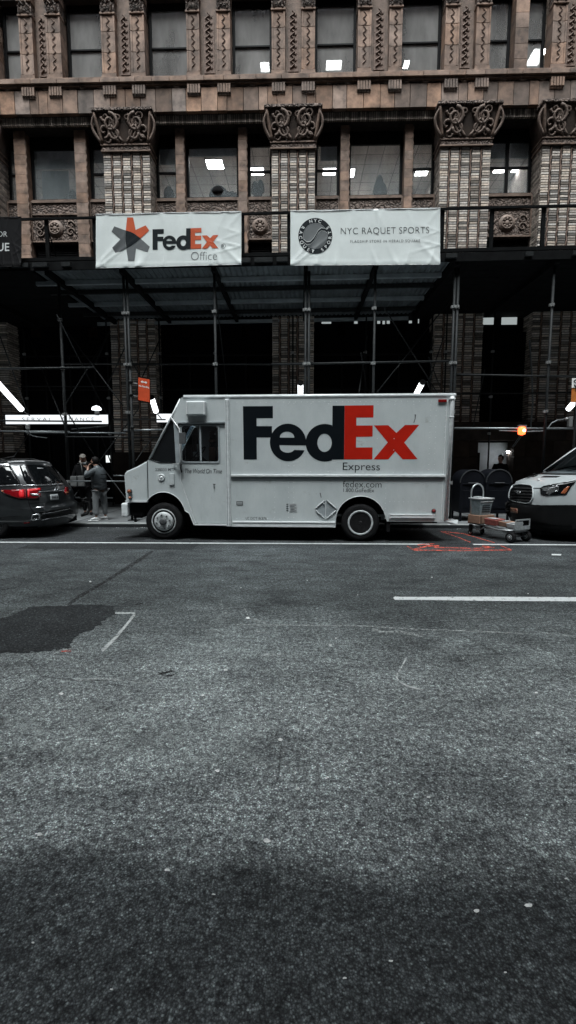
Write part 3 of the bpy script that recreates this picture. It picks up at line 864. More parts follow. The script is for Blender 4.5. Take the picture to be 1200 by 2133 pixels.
mb.build('ledge', M['stone'], B, tone=True, bevel=.012, seg=1)

# third floor: paired pilasters with carved strips between, windows between the pairs
pil = [(-90, -60), (-40, -8), (42, 70), (98, 128), (212, 241), (273, 302), (389, 416), (452, 480), (566, 594), (628, 656), (745, 773), (810, 837), (926, 955), (990, 1020), (1148, 1178), (1212, 1242), (1330, 1358), (1394, 1422)]
capz0, capz1 = zz(33, YU, 100), zz(0, YU, 100)
UT = capz1+1.2
def pilaster(a, b):
    x0, x1 = at(a, 120, YU).x, at(b, 120, YU).x; z0 = Z['led1']
    mb = MB(); z = z0+.22
    mb.box(x0-.03, x1+.03, YU-.04, YU+.3, z0, z0+.1, 0, 1.0); mb.box(x0-.015, x1+.015, YU-.02, YU+.3, z0+.1, z0+.2, 0, .9)
    while z < capz0:
        h = min(.62, capz0-z); t = tonecol(.8, 1.35); mb.box(x0+.02, x1-.02, YU+.02, YU+.45, z+.004, z+h-.004, 0, t)
        mb.box(x0, x0+.06, YU, YU+.45, z+.004, z+h-.004, 0, t); mb.box(x1-.06, x1, YU, YU+.45, z+.004, z+h-.004, 0, t); z += h
    mb.box(x0-.02, x1+.02, YU-.03, YU+.3, capz0, capz0+.06, 0, 1.1)
    mb.box(x0-.02, x1+.02, YU-.06, YU+.3, capz1-.05, UT, 0, .8)
    p = mb.build('pilaster', M['stone'], B, tone=True, bevel=.008, seg=1)
    c = MB(); c.box(x0, x1, YU, YU+.3, capz0+.06, capz1-.05)
    m = (x0+x1)/2
    c.path([(m-.13, YU-.02, capz0+.08), (m-.16, YU-.07, (capz0+capz1)/2), (m-.08, YU-.1, capz1-.12), (m, YU-.08, capz1-.2), (m+.08, YU-.1, capz1-.12), (m+.16, YU-.07, (capz0+capz1)/2), (m+.13, YU-.02, capz0+.08)], .045, 6)
    c.build('capital', M['carved'], p)
    lz = MB()
    for k in range(7):
        zc = z0+.35+k*(capz0-z0-.4)/7; lz.path([(m-.05, YU+.0, zc), (m+.05, YU+.012, zc+.1), (m-.03, YU+.012, zc+.2)], .018, 5)
    lz.build('relief', M['terracotta_flat'], p)
for a, b in pil: pilaster(a, b)
for i in range(0, len(pil)-1, 2):
    x0, x1 = at(pil[i][1], 120, YU).x, at(pil[i+1][0], 120, YU).x; z0 = Z['led1']
    mb = MB(); mb.box(x0+.002, x1-.002, YU+.22, YU+.5, z0, UT, 0, .85)
    mb.build('niche_wall', M['terracotta'], B, tone=True)
    mb = MB(); pts = [(-.5, 0), (.5, 0)] + [(.5*math.cos(t), 5.0+.5*math.sin(t)) for t in [k*PI/8 for k in range(9)]]
    m = (x0+x1)/2; wv = (x1-x0)*.62; zb = z0+.28; hh = (capz0-z0)*.86/5.5
    mb.prism(pts, lambda a, b: (m+a*wv, YU+.19, zb+b*hh), lambda a, b: (m+a*wv, YU+.218, zb+b*hh))
    mb.build('carved_strip', M['rib'], B)
    lz = MB()
    for k in range(9):
        zc = zb+.1+k*.19; lz.path([(m-wv*.3, YU+.18, zc), (m+wv*.1, YU+.165, zc+.09), (m-wv*.1, YU+.18, zc+.17)], .028, 5); lz.lathe([(.01, -.02), (.04, -.015), (.05, 0)], (m+wv*.22, YU+.185, zc+.06), 'y', 8)
    lz.build('strip_leaves', M['rib'], B)
for a, b in pil:      # fluted corbels below the ledge
    x0, x1 = at(a, 178, YL).x, at(b, 178, YL).x
    m = (x0+x1)/2; w_ = .44; z1 = Z['led0']-.075; z0 = zz(191, YL+.05)
    mb = MB(); t = tonecol(.7, 1.15)
    mb.box(m-w_/2, m+w_/2, YL+.09, YB+.15, z0+.02, z1, 0, tuple(v*.45 for v in t))
    for k in range(5):
        xa = m-w_/2+k*w_/5; mb.box(xa+.012, xa+w_/5-.012, YL+.04+.0*k, YL+.088, z0+.03, z1, 0, t)
    mb.box(m-w_/2+.01, m+w_/2-.01, YL+.1, YB+.14, z0-.02, z0+.018, 0, t)
    mb.build('corbel', M['terracotta'], B, tone=True)
YUG = 17.6
for i in range(1, len(pil)-1, 2):
    x0, x1 = at(pil[i][1], 120, YU).x+.004, at(pil[i+1][0], 120, YU).x-.004
    z0 = Z['led1']+.06; z1 = zz(12, YUG, 690)+.15
    if i == 13:
        xm0, xm1 = at(1071, 100, YU+.15).x, at(1098, 100, YU+.15).x
        mb = MB(); z = z0-.05
        while z < UT: mb.box(xm0, xm1, YU+.1, YUG+.05, z+.004, z+.44, 0, tonecol(.85, 1.4)); z += .45
        mb.build('mullion', M['stone'], B, tone=True)
        window(x0, xm0-.004, z0, z1, YUG, True, 'glass2', False, .1, .09); window(xm1+.004, x1, z0, z1, YUG, True, 'glass2', False, .1, .09)
    else: window(x0, x1, z0, z1, YUG, True, 'glass2', False, .1, .09)
    mb = MB(); mb.box(x0, x1, YU+.25, YUG+.3, z1+.005, UT, 0, .2); mb.build('lintel', M['terracotta'], B, tone=True)
mb = MB(); mb.box(-16, 16, YP-.1, 18.2, UT+.005, TOPZ, 0, .8); mb.build('upper_wall', M['stone'], B, tone=True)
mb = MB(); mb.box(-230, -16.01, YP, 26, .1, TOPZ, 0, .8); mb.box(16.01, 230, YP, 26, .1, TOPZ, 0, .8); mb.box(-16, 16, 25.5, 26, .1, TOPZ, 0, .8); mb.box(-16, 16, 18.21, 25.49, TOPZ-.3, TOPZ, 0, .8)
mb.build('side_wall', M['stone'], B, tone=True)

# rooms behind the windows
CE2, CE3 = 13.05, 17.35
mb = MB(); mb.box(-15.9, 15.9, YG+.12, 25.4, CE2, CE2+.1); mb.box(-15.9, 15.9, YUG+.1, 25.4, CE3, CE3+.1); mb.build('ceiling', M['ceiling'], B)
mb = MB(); mb.box(-15.9, 15.9, 23.4, 23.5, 9.9, CE2-.001); mb.box(-15.9, 15.9, YG+.12, 25.4, 9.7, 9.9)
for x0, x1 in PX: mb.box((x0+x1)/2-.06, (x0+x1)/2+.06, YG+.12, 23.39, 9.901, CE2-.001)
mb.build('office_walls', M['interior'], B)
mb = MB(); mb.box(-15.9, 15.9, 22.4, 22.5, 14.2, CE3-.001); mb.box(-15.9, 15.9, YUG+.12, 25.4, 13.9, 14.2)
for i in range(0, 13, 2):
    xm = (at(pil[i][1], 120, YU).x+at(pil[i+1][0], 120, YU).x)/2; mb.box(xm-.05, xm+.05, YUG+.15, 22.39, 14.201, CE3-.001)
mb.build('upper_room_walls', M['dim_interior'], B)
mb = MB()
def quad_blind(a, b, t, u, y, m=0):
    mb.box(at(a, (t+u)/2, y).x, at(b, (t+u)/2, y).x, y, y+.01, at((a+b)/2, u, y).z, at((a+b)/2, t, y).z)
quad_blind(62, 158, 280, 352, 17.92); quad_blind(88, 144, 356, 414, 17.96); quad_blind(182, 216, 280, 340, 17.92); quad_blind(-2, 30, 280, 345, 17.92)
quad_blind(332, 366, 280, 343, 17.92); quad_blind(388, 494, 280, 326, 17.92); quad_blind(668, 704, 262, 335, 17.92); quad_blind(728, 838, 262, 290, 17.92)
quad_blind(1016, 1056, 260, 330, 17.92); quad_blind(1064, 1106, 260, 330, 17.92)
mb.build('blind', M['blind'], B)
mb = MB()
for a, b, t, u in ((167, 200, 90, 160), (-20, 40, 100, 165), (320, 350, 20, 90), (560-70, 545, 24, 80), (670, 700, 20, 78), (850, 880, 20, 60), (1024, 1044, 20, 140)):
    quad_blind(a, b, t, u, 17.78)
mb.build('curtain', M['interior'], B)
def room_light(px0, px1, py0, py1, z, lab, grp='ceiling lights seen through the office windows'):
    a = gr((px0+px1)/2, py1, z); b = gr((px0+px1)/2, py0, z); w_ = (at(px1, py1, a.y).x-at(px0, py1, a.y).x)
    y0, y1 = min(a.y, b.y), max(a.y, b.y)
    cx = (a.x+b.x)/2
    t = thing('ceiling_light', lab, 'ceiling light', (cx, (y0+y1)/2, z-.03), group=grp)
    m = MB(); m.box(cx-w_/2, cx+w_/2, y0, y1, z-.02, z-.012); m.build('diffuser', M['panel_light'], t)
    m = MB(); e = .03
    m.box(cx-w_/2-e, cx-w_/2-.001, y0-e, y1+e, z-.028, z-.004); m.box(cx+w_/2+.001, cx+w_/2+e, y0-e, y1+e, z-.028, z-.004); m.box(cx-w_/2, cx+w_/2, y0-e, y0-.001, z-.028, z-.004); m.box(cx-w_/2, cx+w_/2, y1+.001, y1+e, z-.028, z-.004)
    m.build('light_frame', M['frame'], t)
for a, b, t, u, l in ((431, 464, 331, 351, 'square ceiling light in the wide window above the star logo banner'), (523, 549, 348, 364, 'ceiling light in the narrow window left of the middle brick pier'), (673, 699, 349, 364, 'ceiling light in the narrow window right of the middle brick pier'),
                    (730, 738, 350, 368, 'small ceiling light at the left edge of the wide window above the racquet banner'), (866, 891, 350, 365, 'ceiling light in the narrow window left of the third brick pier'), (1028, 1052, 351, 359, 'thin ceiling light in the left half of the four-pane window'), (1066, 1092, 350, 358, 'thin ceiling light in the right half of the four-pane window')):
    room_light(a, b, t, u, CE2, l)
for a, b, t, u, l in ((543, 561, 128, 149, 'bright ceiling light low in the third-floor window left of the middle pier'), (680, 711, 124, 145, 'bright ceiling light low in the third-floor window above the racquet banner'), (841, 852, 124, 142, 'narrow bright ceiling light at the left edge of a third-floor window'),
                    (1103, 1130, 100, 136, 'large slanting ceiling light in the rightmost third-floor window')):
    room_light(a, b, t, u, CE3, l)
for i, (x0, x1) in enumerate(zip([p[1] for p in PX[:-1]], [p[0] for p in PX[1:]])):  # unseen glowing panels added to brighten the rooms on both floors
    xm = (x0+x1)/2
    mb = MB(); mb.box(xm-.6, xm+.6, 22.6, 23.2, CE2-.02, CE2-.012); mb.build('added_fill_panel', M['panel_light'], B)
    mb = MB(); mb.box(xm-.3, xm+.3, 21.8, 22.2, CE3-.02, CE3-.012); mb.build('added_fill_panel', M['panel_light'], B)
# things left on the window sills, plus one shape for a mirrored water tank
def lump(name, lab, cat, px, py, w_, h_, y=18.0, blobs=None):
    p = at(px, py, y); t = MB()
    fn = blobs or [(0, 0, w_*.5, h_)]
    for dx, dz, r, hh in fn:
        t.lathe([(.02, 0), (r, 0), (r*1.08, hh*.25), (r*.95, hh*.6), (r*.55, hh*.88), (.03, hh)], (p.x+dx, y, p.z+dz), 'z', 14)
    o = t.build(name, M['clutter'], smooth='all', base=(p.x, y, p.z)); props(o, lab, cat); return o
lump('bag', 'dark slumped bag on the sill of the wide window above the star logo banner', 'bag', 456, 411, .5, .36, blobs=[(0, 0, .3, .36), (.28, 0, .16, .2), (-.2, 0, .14, .22)])
lump('bag', 'small dark bag at the right end of the same sill as the slumped bag', 'bag', 484, 411, .2, .2, blobs=[(0, 0, .12, .2), (.12, 0, .08, .14)])
lump('coat', 'dark shape in place of a water tank reflection in the wide window above the racquet banner', 'coat', 790, 408, .4, .7, blobs=[(0, 0, .2, .55), (0, .3, .13, .38), (.16, 0, .1, .4)])  # solid dark shape added where the pane mirrors a water tank
lump('potted_plant', 'bushy dark plant in the narrow window left of the middle brick pier', 'plant', 537, 410, .3, .6, blobs=[(0, 0, .15, .3), (.1, .15, .13, .4), (-.1, .12, .13, .38)])
lump('box', 'dark box low in the narrow window right of the left brick pier', 'box', 352, 411, .25, .35, blobs=[(0, 0, .17, .36)])
lump('clutter', 'small dark clutter at the right of the sill beside the poster', 'clutter', 152, 411, .2, .2, blobs=[(0, 0, .12, .25), (-.15, 0, .08, .15)])

# ground floor: dark shopfronts, stone base with doorway
mb = MB(); mb.box(-16, PX[3][0], YG+.06, YG+.2, .1, 6.1); mb.box(PX[4][1], 16, YG+.06, YG+.2, .1, 6.1); mb.build('shopfront_glass', M['shopglass'], B)
mb = MB()
for i in range(0, 3):
    a, b = PX[i][1], PX[i+1][0]; n = 4
    for k in range(n+1): x = a+(b-a)*k/n; mb.box(x-.03, x+.03, YG-.02, YG+.055, .1, 5.4)
    for z in (.45, 2.6, 4.2, 5.4): mb.box(a, b, YG-.025, YG+.05, z, z+.06)
mb.build('shopfront_frame', M['frame'], B)
dx0, dx1, dzt = at(994, 980, 16.9).x, at(1068, 980, 16.9).x, at(1030, 921, 16.9).z
bx0, bx1, bzt = PX[3][0]-.2, PX[4][1]+.6, at(1100, 886, 16.88).z
mb = MB(); z = .1; k = 0
while z < bzt-.05:
    h = min(.56, bzt-z); x = bx0-(.4 if k % 2 else 0)
    while x < bx1:
        a, b = max(x, bx0), min(x+.95, bx1); x += .95
        for (c, d) in ([(a, b)] if z > dzt-.01 else [(a, min(b, dx0)), (max(a, dx1), b)]):
            if d-c > .03: mb.box(c+.004, d-.004, 16.88, 17.45, z+.004, z+h-.004, 0, tonecol(.7, 1.3))
    z += h; k += 1
mb.box(bx0-.05, bx1+.05, 16.8, 17.45, bzt-.002, bzt+.12, 0, 1.0)
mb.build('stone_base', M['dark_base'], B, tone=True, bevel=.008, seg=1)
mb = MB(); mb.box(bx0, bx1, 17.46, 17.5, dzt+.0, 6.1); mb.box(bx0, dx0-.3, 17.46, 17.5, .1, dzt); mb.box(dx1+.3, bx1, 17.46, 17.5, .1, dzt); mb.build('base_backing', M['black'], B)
M['door_white'] = plain('pale_painted_wall', (0.42, .45, .47), 0.7, var=0.15)
mb = MB(); mb.box(dx0-.3, dx0-.25, 17.46, 19, .1, 2.9); mb.box(dx1+.25, dx1+.3, 17.46, 19, .1, 2.9); mb.box(dx0-.3, dx1+.3, 17.9, 18.0, .1, 2.9); mb.box(dx0-.3, dx1+.3, 17.46, 18, 2.9, 3.0)
mb.build('entrance_lobby', M['door_white'], B)
p = at(1061, 941, 17.3)
t = thing('wall_lamp', 'small lit lamp at the right jamb of the doorway behind the mailboxes', 'wall lamp', tuple(p))
mb = MB(); mb.box(p.x-.07, p.x+.07, 17.24, 17.36, p.z-.04, p.z+.03); mb.build('lamp_glass', glow('entrance_lamp', (.95, .98, 1), 30.0), t, bevel=.01)
mb = MB(); mb.box(p.x-.09, p.x+.09, 17.22, 17.38, p.z+.035, p.z+.07); mb.build('lamp_cap', M['frame'], t)
# fragments of lit transom windows glimpsed below the scaffold deck
mb = MB()
for a, b, t_, u in ((82, 120, 668, 676), (124, 172, 668, 676), (205, 219, 671, 674), (1000, 1031, 658, 676), (1045, 1077, 658, 676), (670, 690, 670, 674), (738, 745, 668, 674), (786, 792, 668, 674), (797, 802, 668, 675), (806, 812, 668, 674), (852, 858, 668, 673), (871, 873, 662, 673)):
    mb.box(at(a, 670, 17.6).x, at(b, 670, 17.6).x, 17.6, 17.62, at(a, u, 17.6).z, at(a, t_, 17.6).z)
mb.build('lit_transom', glow('dim_lit_glass', (0.36, .40, .40), .3), B)

# building across the street (behind the viewer): shades the street and is what the windows mirror
OB = thing('building_opposite', 'grey masonry building across the street, behind the viewer', 'building', (0, -8, 0.1))
mb = MB(); mb.box(-230, 230, -20, -8, .1, OPPH); mb.build('facade_wall', plain('grey_masonry', (0.13, .12, .115), .85, var=.3, scale=1.2), OB)
mb = MB()
for zf in range(1, int(OPPH/4)):
    for k in range(-14, 15): mb.box(k*2.6-.7, k*2.6+.7, -8.02, -7.96, zf*4+.8, zf*4+3.1)
mb.build('window_glass', M['frame'], OB)['kind'] = 'stuff'
mb = MB(); mb.box(-60, 60, -8.01, -3.0, .002, .15); o = mb.build('pavement_opposite', M['concrete']); props(o, kind='structure')
# ------------------------------------------------------------------ sidewalk shed
GR = 0.011
def slope(x): return GR*x
YF, YR = 12.3, 16.75
DZ = zz(553, YF)            # underside of the deck at the front
S = thing('sidewalk_shed', 'tall black pipe scaffold shed over the pavement with a corrugated deck and rail', 'scaffold', (0, 14.0, KH))
def sbox(mb, x0, x1, y0, y1, z0, z1, m=0):
    a, b = slope(x0), slope(x1)
    mb.hexa([(x0,y0,z0+a),(x1,y0,z0+b),(x1,y1,z0+b),(x0,y1,z0+a),(x0,y0,z1+a),(x1,y0,z1+b),(x1,y1,z1+b),(x0,y1,z1+a)], m)
XL, XR = at(60, 566, YF).x, at(943, 553, YF).x
# corrugated steel deck in the middle, dark planks to either side
mb = MB(); n = int((XR-XL)/0.035); vs = []; 
for i in range(n+1):
    x = XL+(XR-XL)*i/n; z = DZ+.10+slope(x)+.022*math.cos(i*PI/2.0)
    vs += [(x, YF+.02, z), (x, YR, z)]
mb.add(vs, [(2*i, 2*i+1, 2*i+3, 2*i+2) for i in range(n)])
dk = mb.build('corrugated_deck', M['galv'], S); sl = dk.modifiers.new('solid', 'SOLIDIFY'); sl.thickness = .004
mb = MB()
for a, b in ((-22, XL-.02), (XR+.02, 22)):
    y = YF; mb = MB()
    while y < YR: sbox(mb, a, b, y, min(YR, y+.251), DZ+.06+.004*(int(y*4)%2), DZ+.11); y += .25
    mb.build('plank_deck', M['shed_black'], S)
mb = MB(); sbox(mb, -30, 30, YF, 17.9, DZ+.14, DZ+.2); mb.build('deck_top', M['shed_black'], S)
for k, (py, h_) in enumerate(((583, .10), (603, .06), (629, .10), (650, .06), (670, .12))):
    y = gr(450, py, DZ).y
    mb = MB(); sbox(mb, XL-.3, XR-.02, y-.045, y+.045, DZ-.03, DZ+.075); mb.build('purlin', M['purlin'] if h_ > .07 else M['pipe'], S)
mb = MB(); sbox(mb, -22, 22, YF-.04, YF-.002, DZ-.0, DZ+.2); mb.build('fascia_board', M['shed_black'], S)
mb = MB(); random.seed(5); x = -12
while x < 12:
    w_ = random.uniform(.15, .5)
    if random.random() < .5: mb = MB(); sbox(mb, x, x+w_, YF-.12, YF-.042, DZ+.06, DZ+.16); mb.build('joist_end', M['pipe'], S)
    x += w_+.1
# posts: front row stands just inside the kerb, back row by the building
front_px = [(-110, 700), (125, 650), (258, 600), (447, 600), (637, 580), (782, 575), (948, 575), (1150, 640)]
fx = [at(px, py, 12.45).x for px, py in front_px]
fx[1] = at(143, 1000, 12.9).x
def coupler(mb, x, y, z, r=.055):
    mb.tube((x, y, z-.04), (x, y, z+.04), r, 8); mb.box(x-r*1.6, x-r*.6, y-.03, y+.03, z-.03, z+.03); mb.box(x-.025, x+.025, y-r*1.5, y-r*.5, z-.03, z+.03)
posts = []
for i, x in enumerate(fx):
    y = 12.9 if i == 1 else 12.45
    for dx in ((0, .085) if i in (2, 4, 6) else (0,)):
        mb = MB(); mb.tube((x+dx, y, KH+.02), (x+dx, y, DZ+slope(x)-.09), .034 if i not in (1,) else .04, 10)
        p = mb.build('post', M['pipe'], S, smooth='all')
        for z in (1.1, 2.9, 4.1, DZ+slope(x)-1.0): mb = MB(); coupler(mb, x+dx, y, z, .046); mb.build('coupler', M['clamp'], p)
        mb = MB(); mb.box(x+dx-.09, x+dx+.09, y-.09, y+.09, KH+.004, KH+.02); mb.build('base_plate', M['pipe'], p)
    posts.append((x, y))
    mb = MB(); sbox(mb, x-.05, x+.05, YF, YR, DZ-.09, DZ+.055); mb.build('cross_beam', M['shed_black'], S)
YBK = 16.35
back_px = [58, 228, 336, 450, 610, 760, 895, 925, 1022]
for px in back_px:
    x = at(px, 850, YBK).x
    mb = MB(); mb.tube((x, YBK, KH+.02), (x, YBK, DZ+slope(x)-.03), .028, 8); p = mb.build('post', M['pipe'], S, smooth='all')
    for z in (2.55, 3.75, 5.2): mb = MB(); coupler(mb, x, YBK, z, .04); mb.build('coupler', M['clamp'], p)
# horizontal ledgers, diagonal braces and guard rails: (x0px, y0px, x1px, y1px, depth, radius, light?)
L = [(-40, 768.5, 195, 766, 12.5, .03, 0), (130, 758, 566, 759, 13.4, .024, 0), (566, 759, 952, 752, 12.5, .028, 0), (948, 780, 1260, 786, 12.5, .024, 0),
     (46, 805, 228, 805, 15.6, .02, 0), (-30, 876, 212, 878, 13.2, .022, 0), (-20, 898, 145, 899, 12.9, .016, 1), (54, 901, 262, 902, 13.2, .018, 1), (138, 910, 340, 911, 12.8, .02, 0),
     (258, 897, 338, 895, 12.7, .026, 1), (150, 894, 225, 887, 15, .018, 1), (235, 874, 345, 874, 13.6, .018, 0),
     (145, 1002, 262, 1002.5, 13.0, .018, 1), (157, 1036.5, 235, 1037, 15.2, .024, 1), (236, 990.5, 262, 991, 14, .02, 1), (945, 892, 1230, 893, 12.6, .026, 1), (950, 820, 1230, 818, 14.5, .02, 0), (230, 919, 300, 918, 15.5, .02, 0),
     (640, 838, 800, 838, 14, .018, 0)]
for a, b, c, d, Y, r, li in L:
    mb = MB(); mb.tube(at(a, b, Y), at(c, d, Y), r, 8); mb.build('ledger', M['pipe_light'] if li else M['pipe'], S, smooth='all')
D = [((118, 655, 12.6), (222, 862, 14.2)), ((140, 690, 14.0), (256, 845, 12.6)), ((230, 690, 14.2), (137, 842, 12.8)), ((228, 690, 13.6), (195, 765, 13.4)), ((144, 865, 12.8), (205, 962, 14.8)), ((205, 962, 14.8), (265, 1042, 12.6)), ((290, 850, 14.6), (206, 962, 13.4)),
     ((150, 1040, 12.9), (180, 1000, 14.5)), ((318, 910, 15), (283, 960, 12.8)), ((258, 720, 12.6), (300, 800, 15.6)), ((800, 640, 12.6), (912, 820, 14.8)), ((950, 610, 14.8), (785, 818, 12.6)), ((765, 700, 16.2), (748, 818, 12.9)), ((752, 735, 12.9), (765, 815, 16)), ((925, 700, 15.5), (895, 790, 13.2)), ((893, 745, 13.2), (916, 805, 15.8)), ((890, 795, 13), (900, 820, 13.4)),
     ((0, 700, 12.6), (58, 860, 16)), ((60, 700, 16), (140, 900, 12.9)), ((225, 800, 15.9), (262, 720, 12.5)), ((60, 905, 16), (-10, 1010, 12.9)), ((210, 905, 15.9), (240, 990, 15.9)), ((336, 700, 16.2), (262, 860, 12.5)),
     ((448, 600, 12.5), (475, 830, 15.9)), ((1010, 770, 14), (985, 890, 16))]
for p, q in D:
    mb = MB(); mb.tube(at(*p), at(*q), .017, 7); mb.build('diagonal_brace', M['pipe'], S, smooth='all')
# parapet rail on the deck edge
RT1 = zz(437, YF+.0)
mb = MB(); sbox(mb, -14, 14, YF+.06, YF+.11, RT1-.05, RT1+.0); mb.build('top_rail', M['shed_black'], S)
mb = MB(); sbox(mb, -14, 14, YF+.06, YF+.11, DZ+.26, DZ+.34); mb.build('toe_rail', M['shed_black'], S)
for px in (-70, 97, 197, 505, 602, 700, 810, 921, 1024, 1131, 1230):
    x = at(px, 500, YF+.1).x; mb = MB(); sbox(mb, x-.045, x+.045, YF+.115, YF+.17, DZ+.2, RT1-.0); mb.build('rail_post', M['shed_black'], S)
mb = MB(); mb.tube(at(98, 470, YF+.2), at(120, 545, YF+.9), .02, 6); mb.build('rail_stay', M['pipe'], S)
mb = MB(); mb.path([at(1103, 858-150, 16.6), at(1108, 780, 16.6), at(1110, 840, 16.6), at(1105, 890, 16.6)], .028, 6); mb.build('conduit', M['pipe_light'], S)
mb = MB(); mb.path([at(1040, 897, 12.7), at(1100, 899, 12.7), at(1132, 898, 12.7), at(1140, 893, 12.7), at(1150, 881, 12.7), at(1162, 875, 12.7), at(1180, 873, 12.7)], .016, 6); mb.build('lamp_cable', M['pipe_light'], S)
mb = MB(); mb.path([at(56, 888, 12.8), at(60, 900, 12.8), at(66, 907, 12.8), at(78, 910, 12.8), at(98, 912, 12.8)], .010, 5); mb.build('lamp_cable', M['pipe_light'], S)
mb = MB(); p = at(1180, 873, 12.65); mb.lathe([(.01, -.05), (.045, -.03), (.045, .03), (.01, .05)], tuple(p), 'y', 12); mb.build('junction_box', M['clamp'], S)
mb = MB(); p = at(58, 889, 12.75); mb.lathe([(.03, -.07), (.055, -.05), (.055, .05), (.03, .07)], tuple(p), 'z', 12); mb.build('junction_box', M['clamp'], S)

# tube lights clipped to the scaffold
def tube_light(a, b, lab, r=.05, feed=None):
    p, q = at(*a), at(*b); t = thing('tube_light', lab, 'lamp', tuple((p+q)/2), group='tube lights under the scaffold')
    d = (q-p).normalized()
    mb = MB(); mb.tube(p, q, r, 12); mb.build('lit_tube', M['tube'], t, smooth='all')
    mb = MB(); mb.tube(p-d*.05, p-d*.002, r*1.1, 12); mb.tube(q+d*.002, q+d*.06, r*1.1, 12)
    mb.build('end_cap', M['frame'], t)
    if feed is not None:
        mb = MB(); f = at(*feed); mb.tube(q+d*.06, f, .014, 6); mb.build('mounting_arm', M['pipe'], t)
tube_light((-14, 788, 12.9), (45, 853, 14.2), 'long lit tube light at the left edge, slanting down to the white sign', .075, (62, 866, 14.0))
tube_light((316, 829, 14.1), (325, 857, 14.6), 'lit tube light just right of the orange parking sign', .075, (336, 872, 14.4))
tube_light((626, 799, 13.6), (626, 836, 14.5), 'upright lit tube light over the middle of the delivery truck roof', .075)
tube_light((880, 797, 13.6), (862, 830, 14.5), 'leaning lit tube light near the rear of the truck roof', .075)
tube_light((1214, 818, 13.2), (1184, 852, 13.9), 'slanting lit tube light at the right edge by the orange sign', .07)
p = at(201, 851, 14.8)
t = thing('floodlight', 'small round lit floodlight above the white sign', 'lamp', tuple(p))
mb = MB(); mb.lathe([(.14, -.04), (.13, .02), (.09, .06), (.02, .08)], tuple(p), 'z', 16); mb.build('lens', M['tube'], t, smooth='all')
mb = MB(); mb.box(p.x-.04, p.x+.06, 14.75, 14.85, p.z-.2, p.z-.05); mb.build('bracket', M['clamp'], t)

# amber beacon
p = at(1087, 897, 12.5)
t = thing('warning_beacon', 'glowing orange warning lamp clipped to the pipe above the mailboxes', 'lamp', tuple(p))
mb = MB(); mb.lathe([(.03, -.11), (.085, -.09), (.095, 0), (.085, .08), (.05, .1)], tuple(p), 'z', 14); mb.build('lens', glow('orange_lens', (1.0, .085, .02), 2.2), t, smooth='all')
mb = MB(); mb.lathe([(.01, -.1), (.03, -.08), (.035, -.04)], (p.x+.02, p.y-.02, p.z+.0), 'y', 10); mb.build('bulb', glow('beacon_bulb', (1, .75, .6), 9), t)
mb = MB(); mb.box(p.x-.1, p.x+.1, p.y-.04, p.y+.04, p.z+.101, p.z+.14); mb.build('beacon_cap', M['clamp'], t)
mb = MB(); mb.tube((p.x-.02, p.y, p.z-.1), at(1067, 931, 13.5), .008, 5); mb.tube((p.x+.03, p.y, p.z-.1), at(1069, 932, 13.5), .008, 5); mb.build('cord', M['pipe_light'], t)

# white sign band over the left shopfront
def band(px0, px1, py0, py1, Y, lab, words=None):
    a, b = at(px0, py0, Y), at(px1, py1, Y)
    t = thing('shop_sign', lab, 'sign', ((a.x+b.x)/2, Y, b.z))
    mb = MB(); mb.box(a.x, b.x, Y, Y+.12, b.z, a.z); mb.build('sign_face', M['lit_sign'], t)
    mb = MB(); e = .03; mb.box(a.x-e, b.x+e, Y-.02, Y+.13, a.z+.001, a.z+e); mb.box(a.x-e, b.x+e, Y-.02, Y+.13, b.z-e, b.z-.001); mb.box(a.x-e, a.x-.001, Y-.02, Y+.13, b.z, a.z); mb.box(b.x+.001, b.x+e, Y-.02, Y+.13, b.z, a.z); mb.build('sign_frame', M['frame'], t)
    if words:
        for w_, c0, c1 in words:
            sheet_text('lettering', w_, at(c0, 872, Y).x, at(c1, 872, Y).x, b.z+(a.z-b.z)*.34, b.z+(a.z-b.z)*.72, Y-.004, M['ink_grey'], t, offset=-.006, spacing=1.35)
band(11, 226, 864.5, 883, 15.9, 'long white lit sign band with thin capitals over the dark shopfront at left', [('SERVAL', 46, 108), ('FINANCE', 130, 196)])
band(326, 382, 862, 879.5, 15.9, 'short white lit sign band half hidden behind the truck windscreen')
for px, py, l in ((225, 956, 'white paper notice on the dark shopfront, right of the two people'), (171, 956, 'white paper notice on the dark shopfront behind the head of the person in the cap')):
    p = at(px, py, 16.2); mb = MB(); w_ = 4.4/1000*16.2; h_ = 7.3/1000*16.2
    mb.box(p.x-w_, p.x+w_, 16.2, 16.206, p.z-h_, p.z+h_); o = mb.build('paper_notice', glow('glowing_paper', (.62, .66, .66), .55), base=tuple(p)); props(o, l, 'notice')  # paper given a glow of its own to look lit

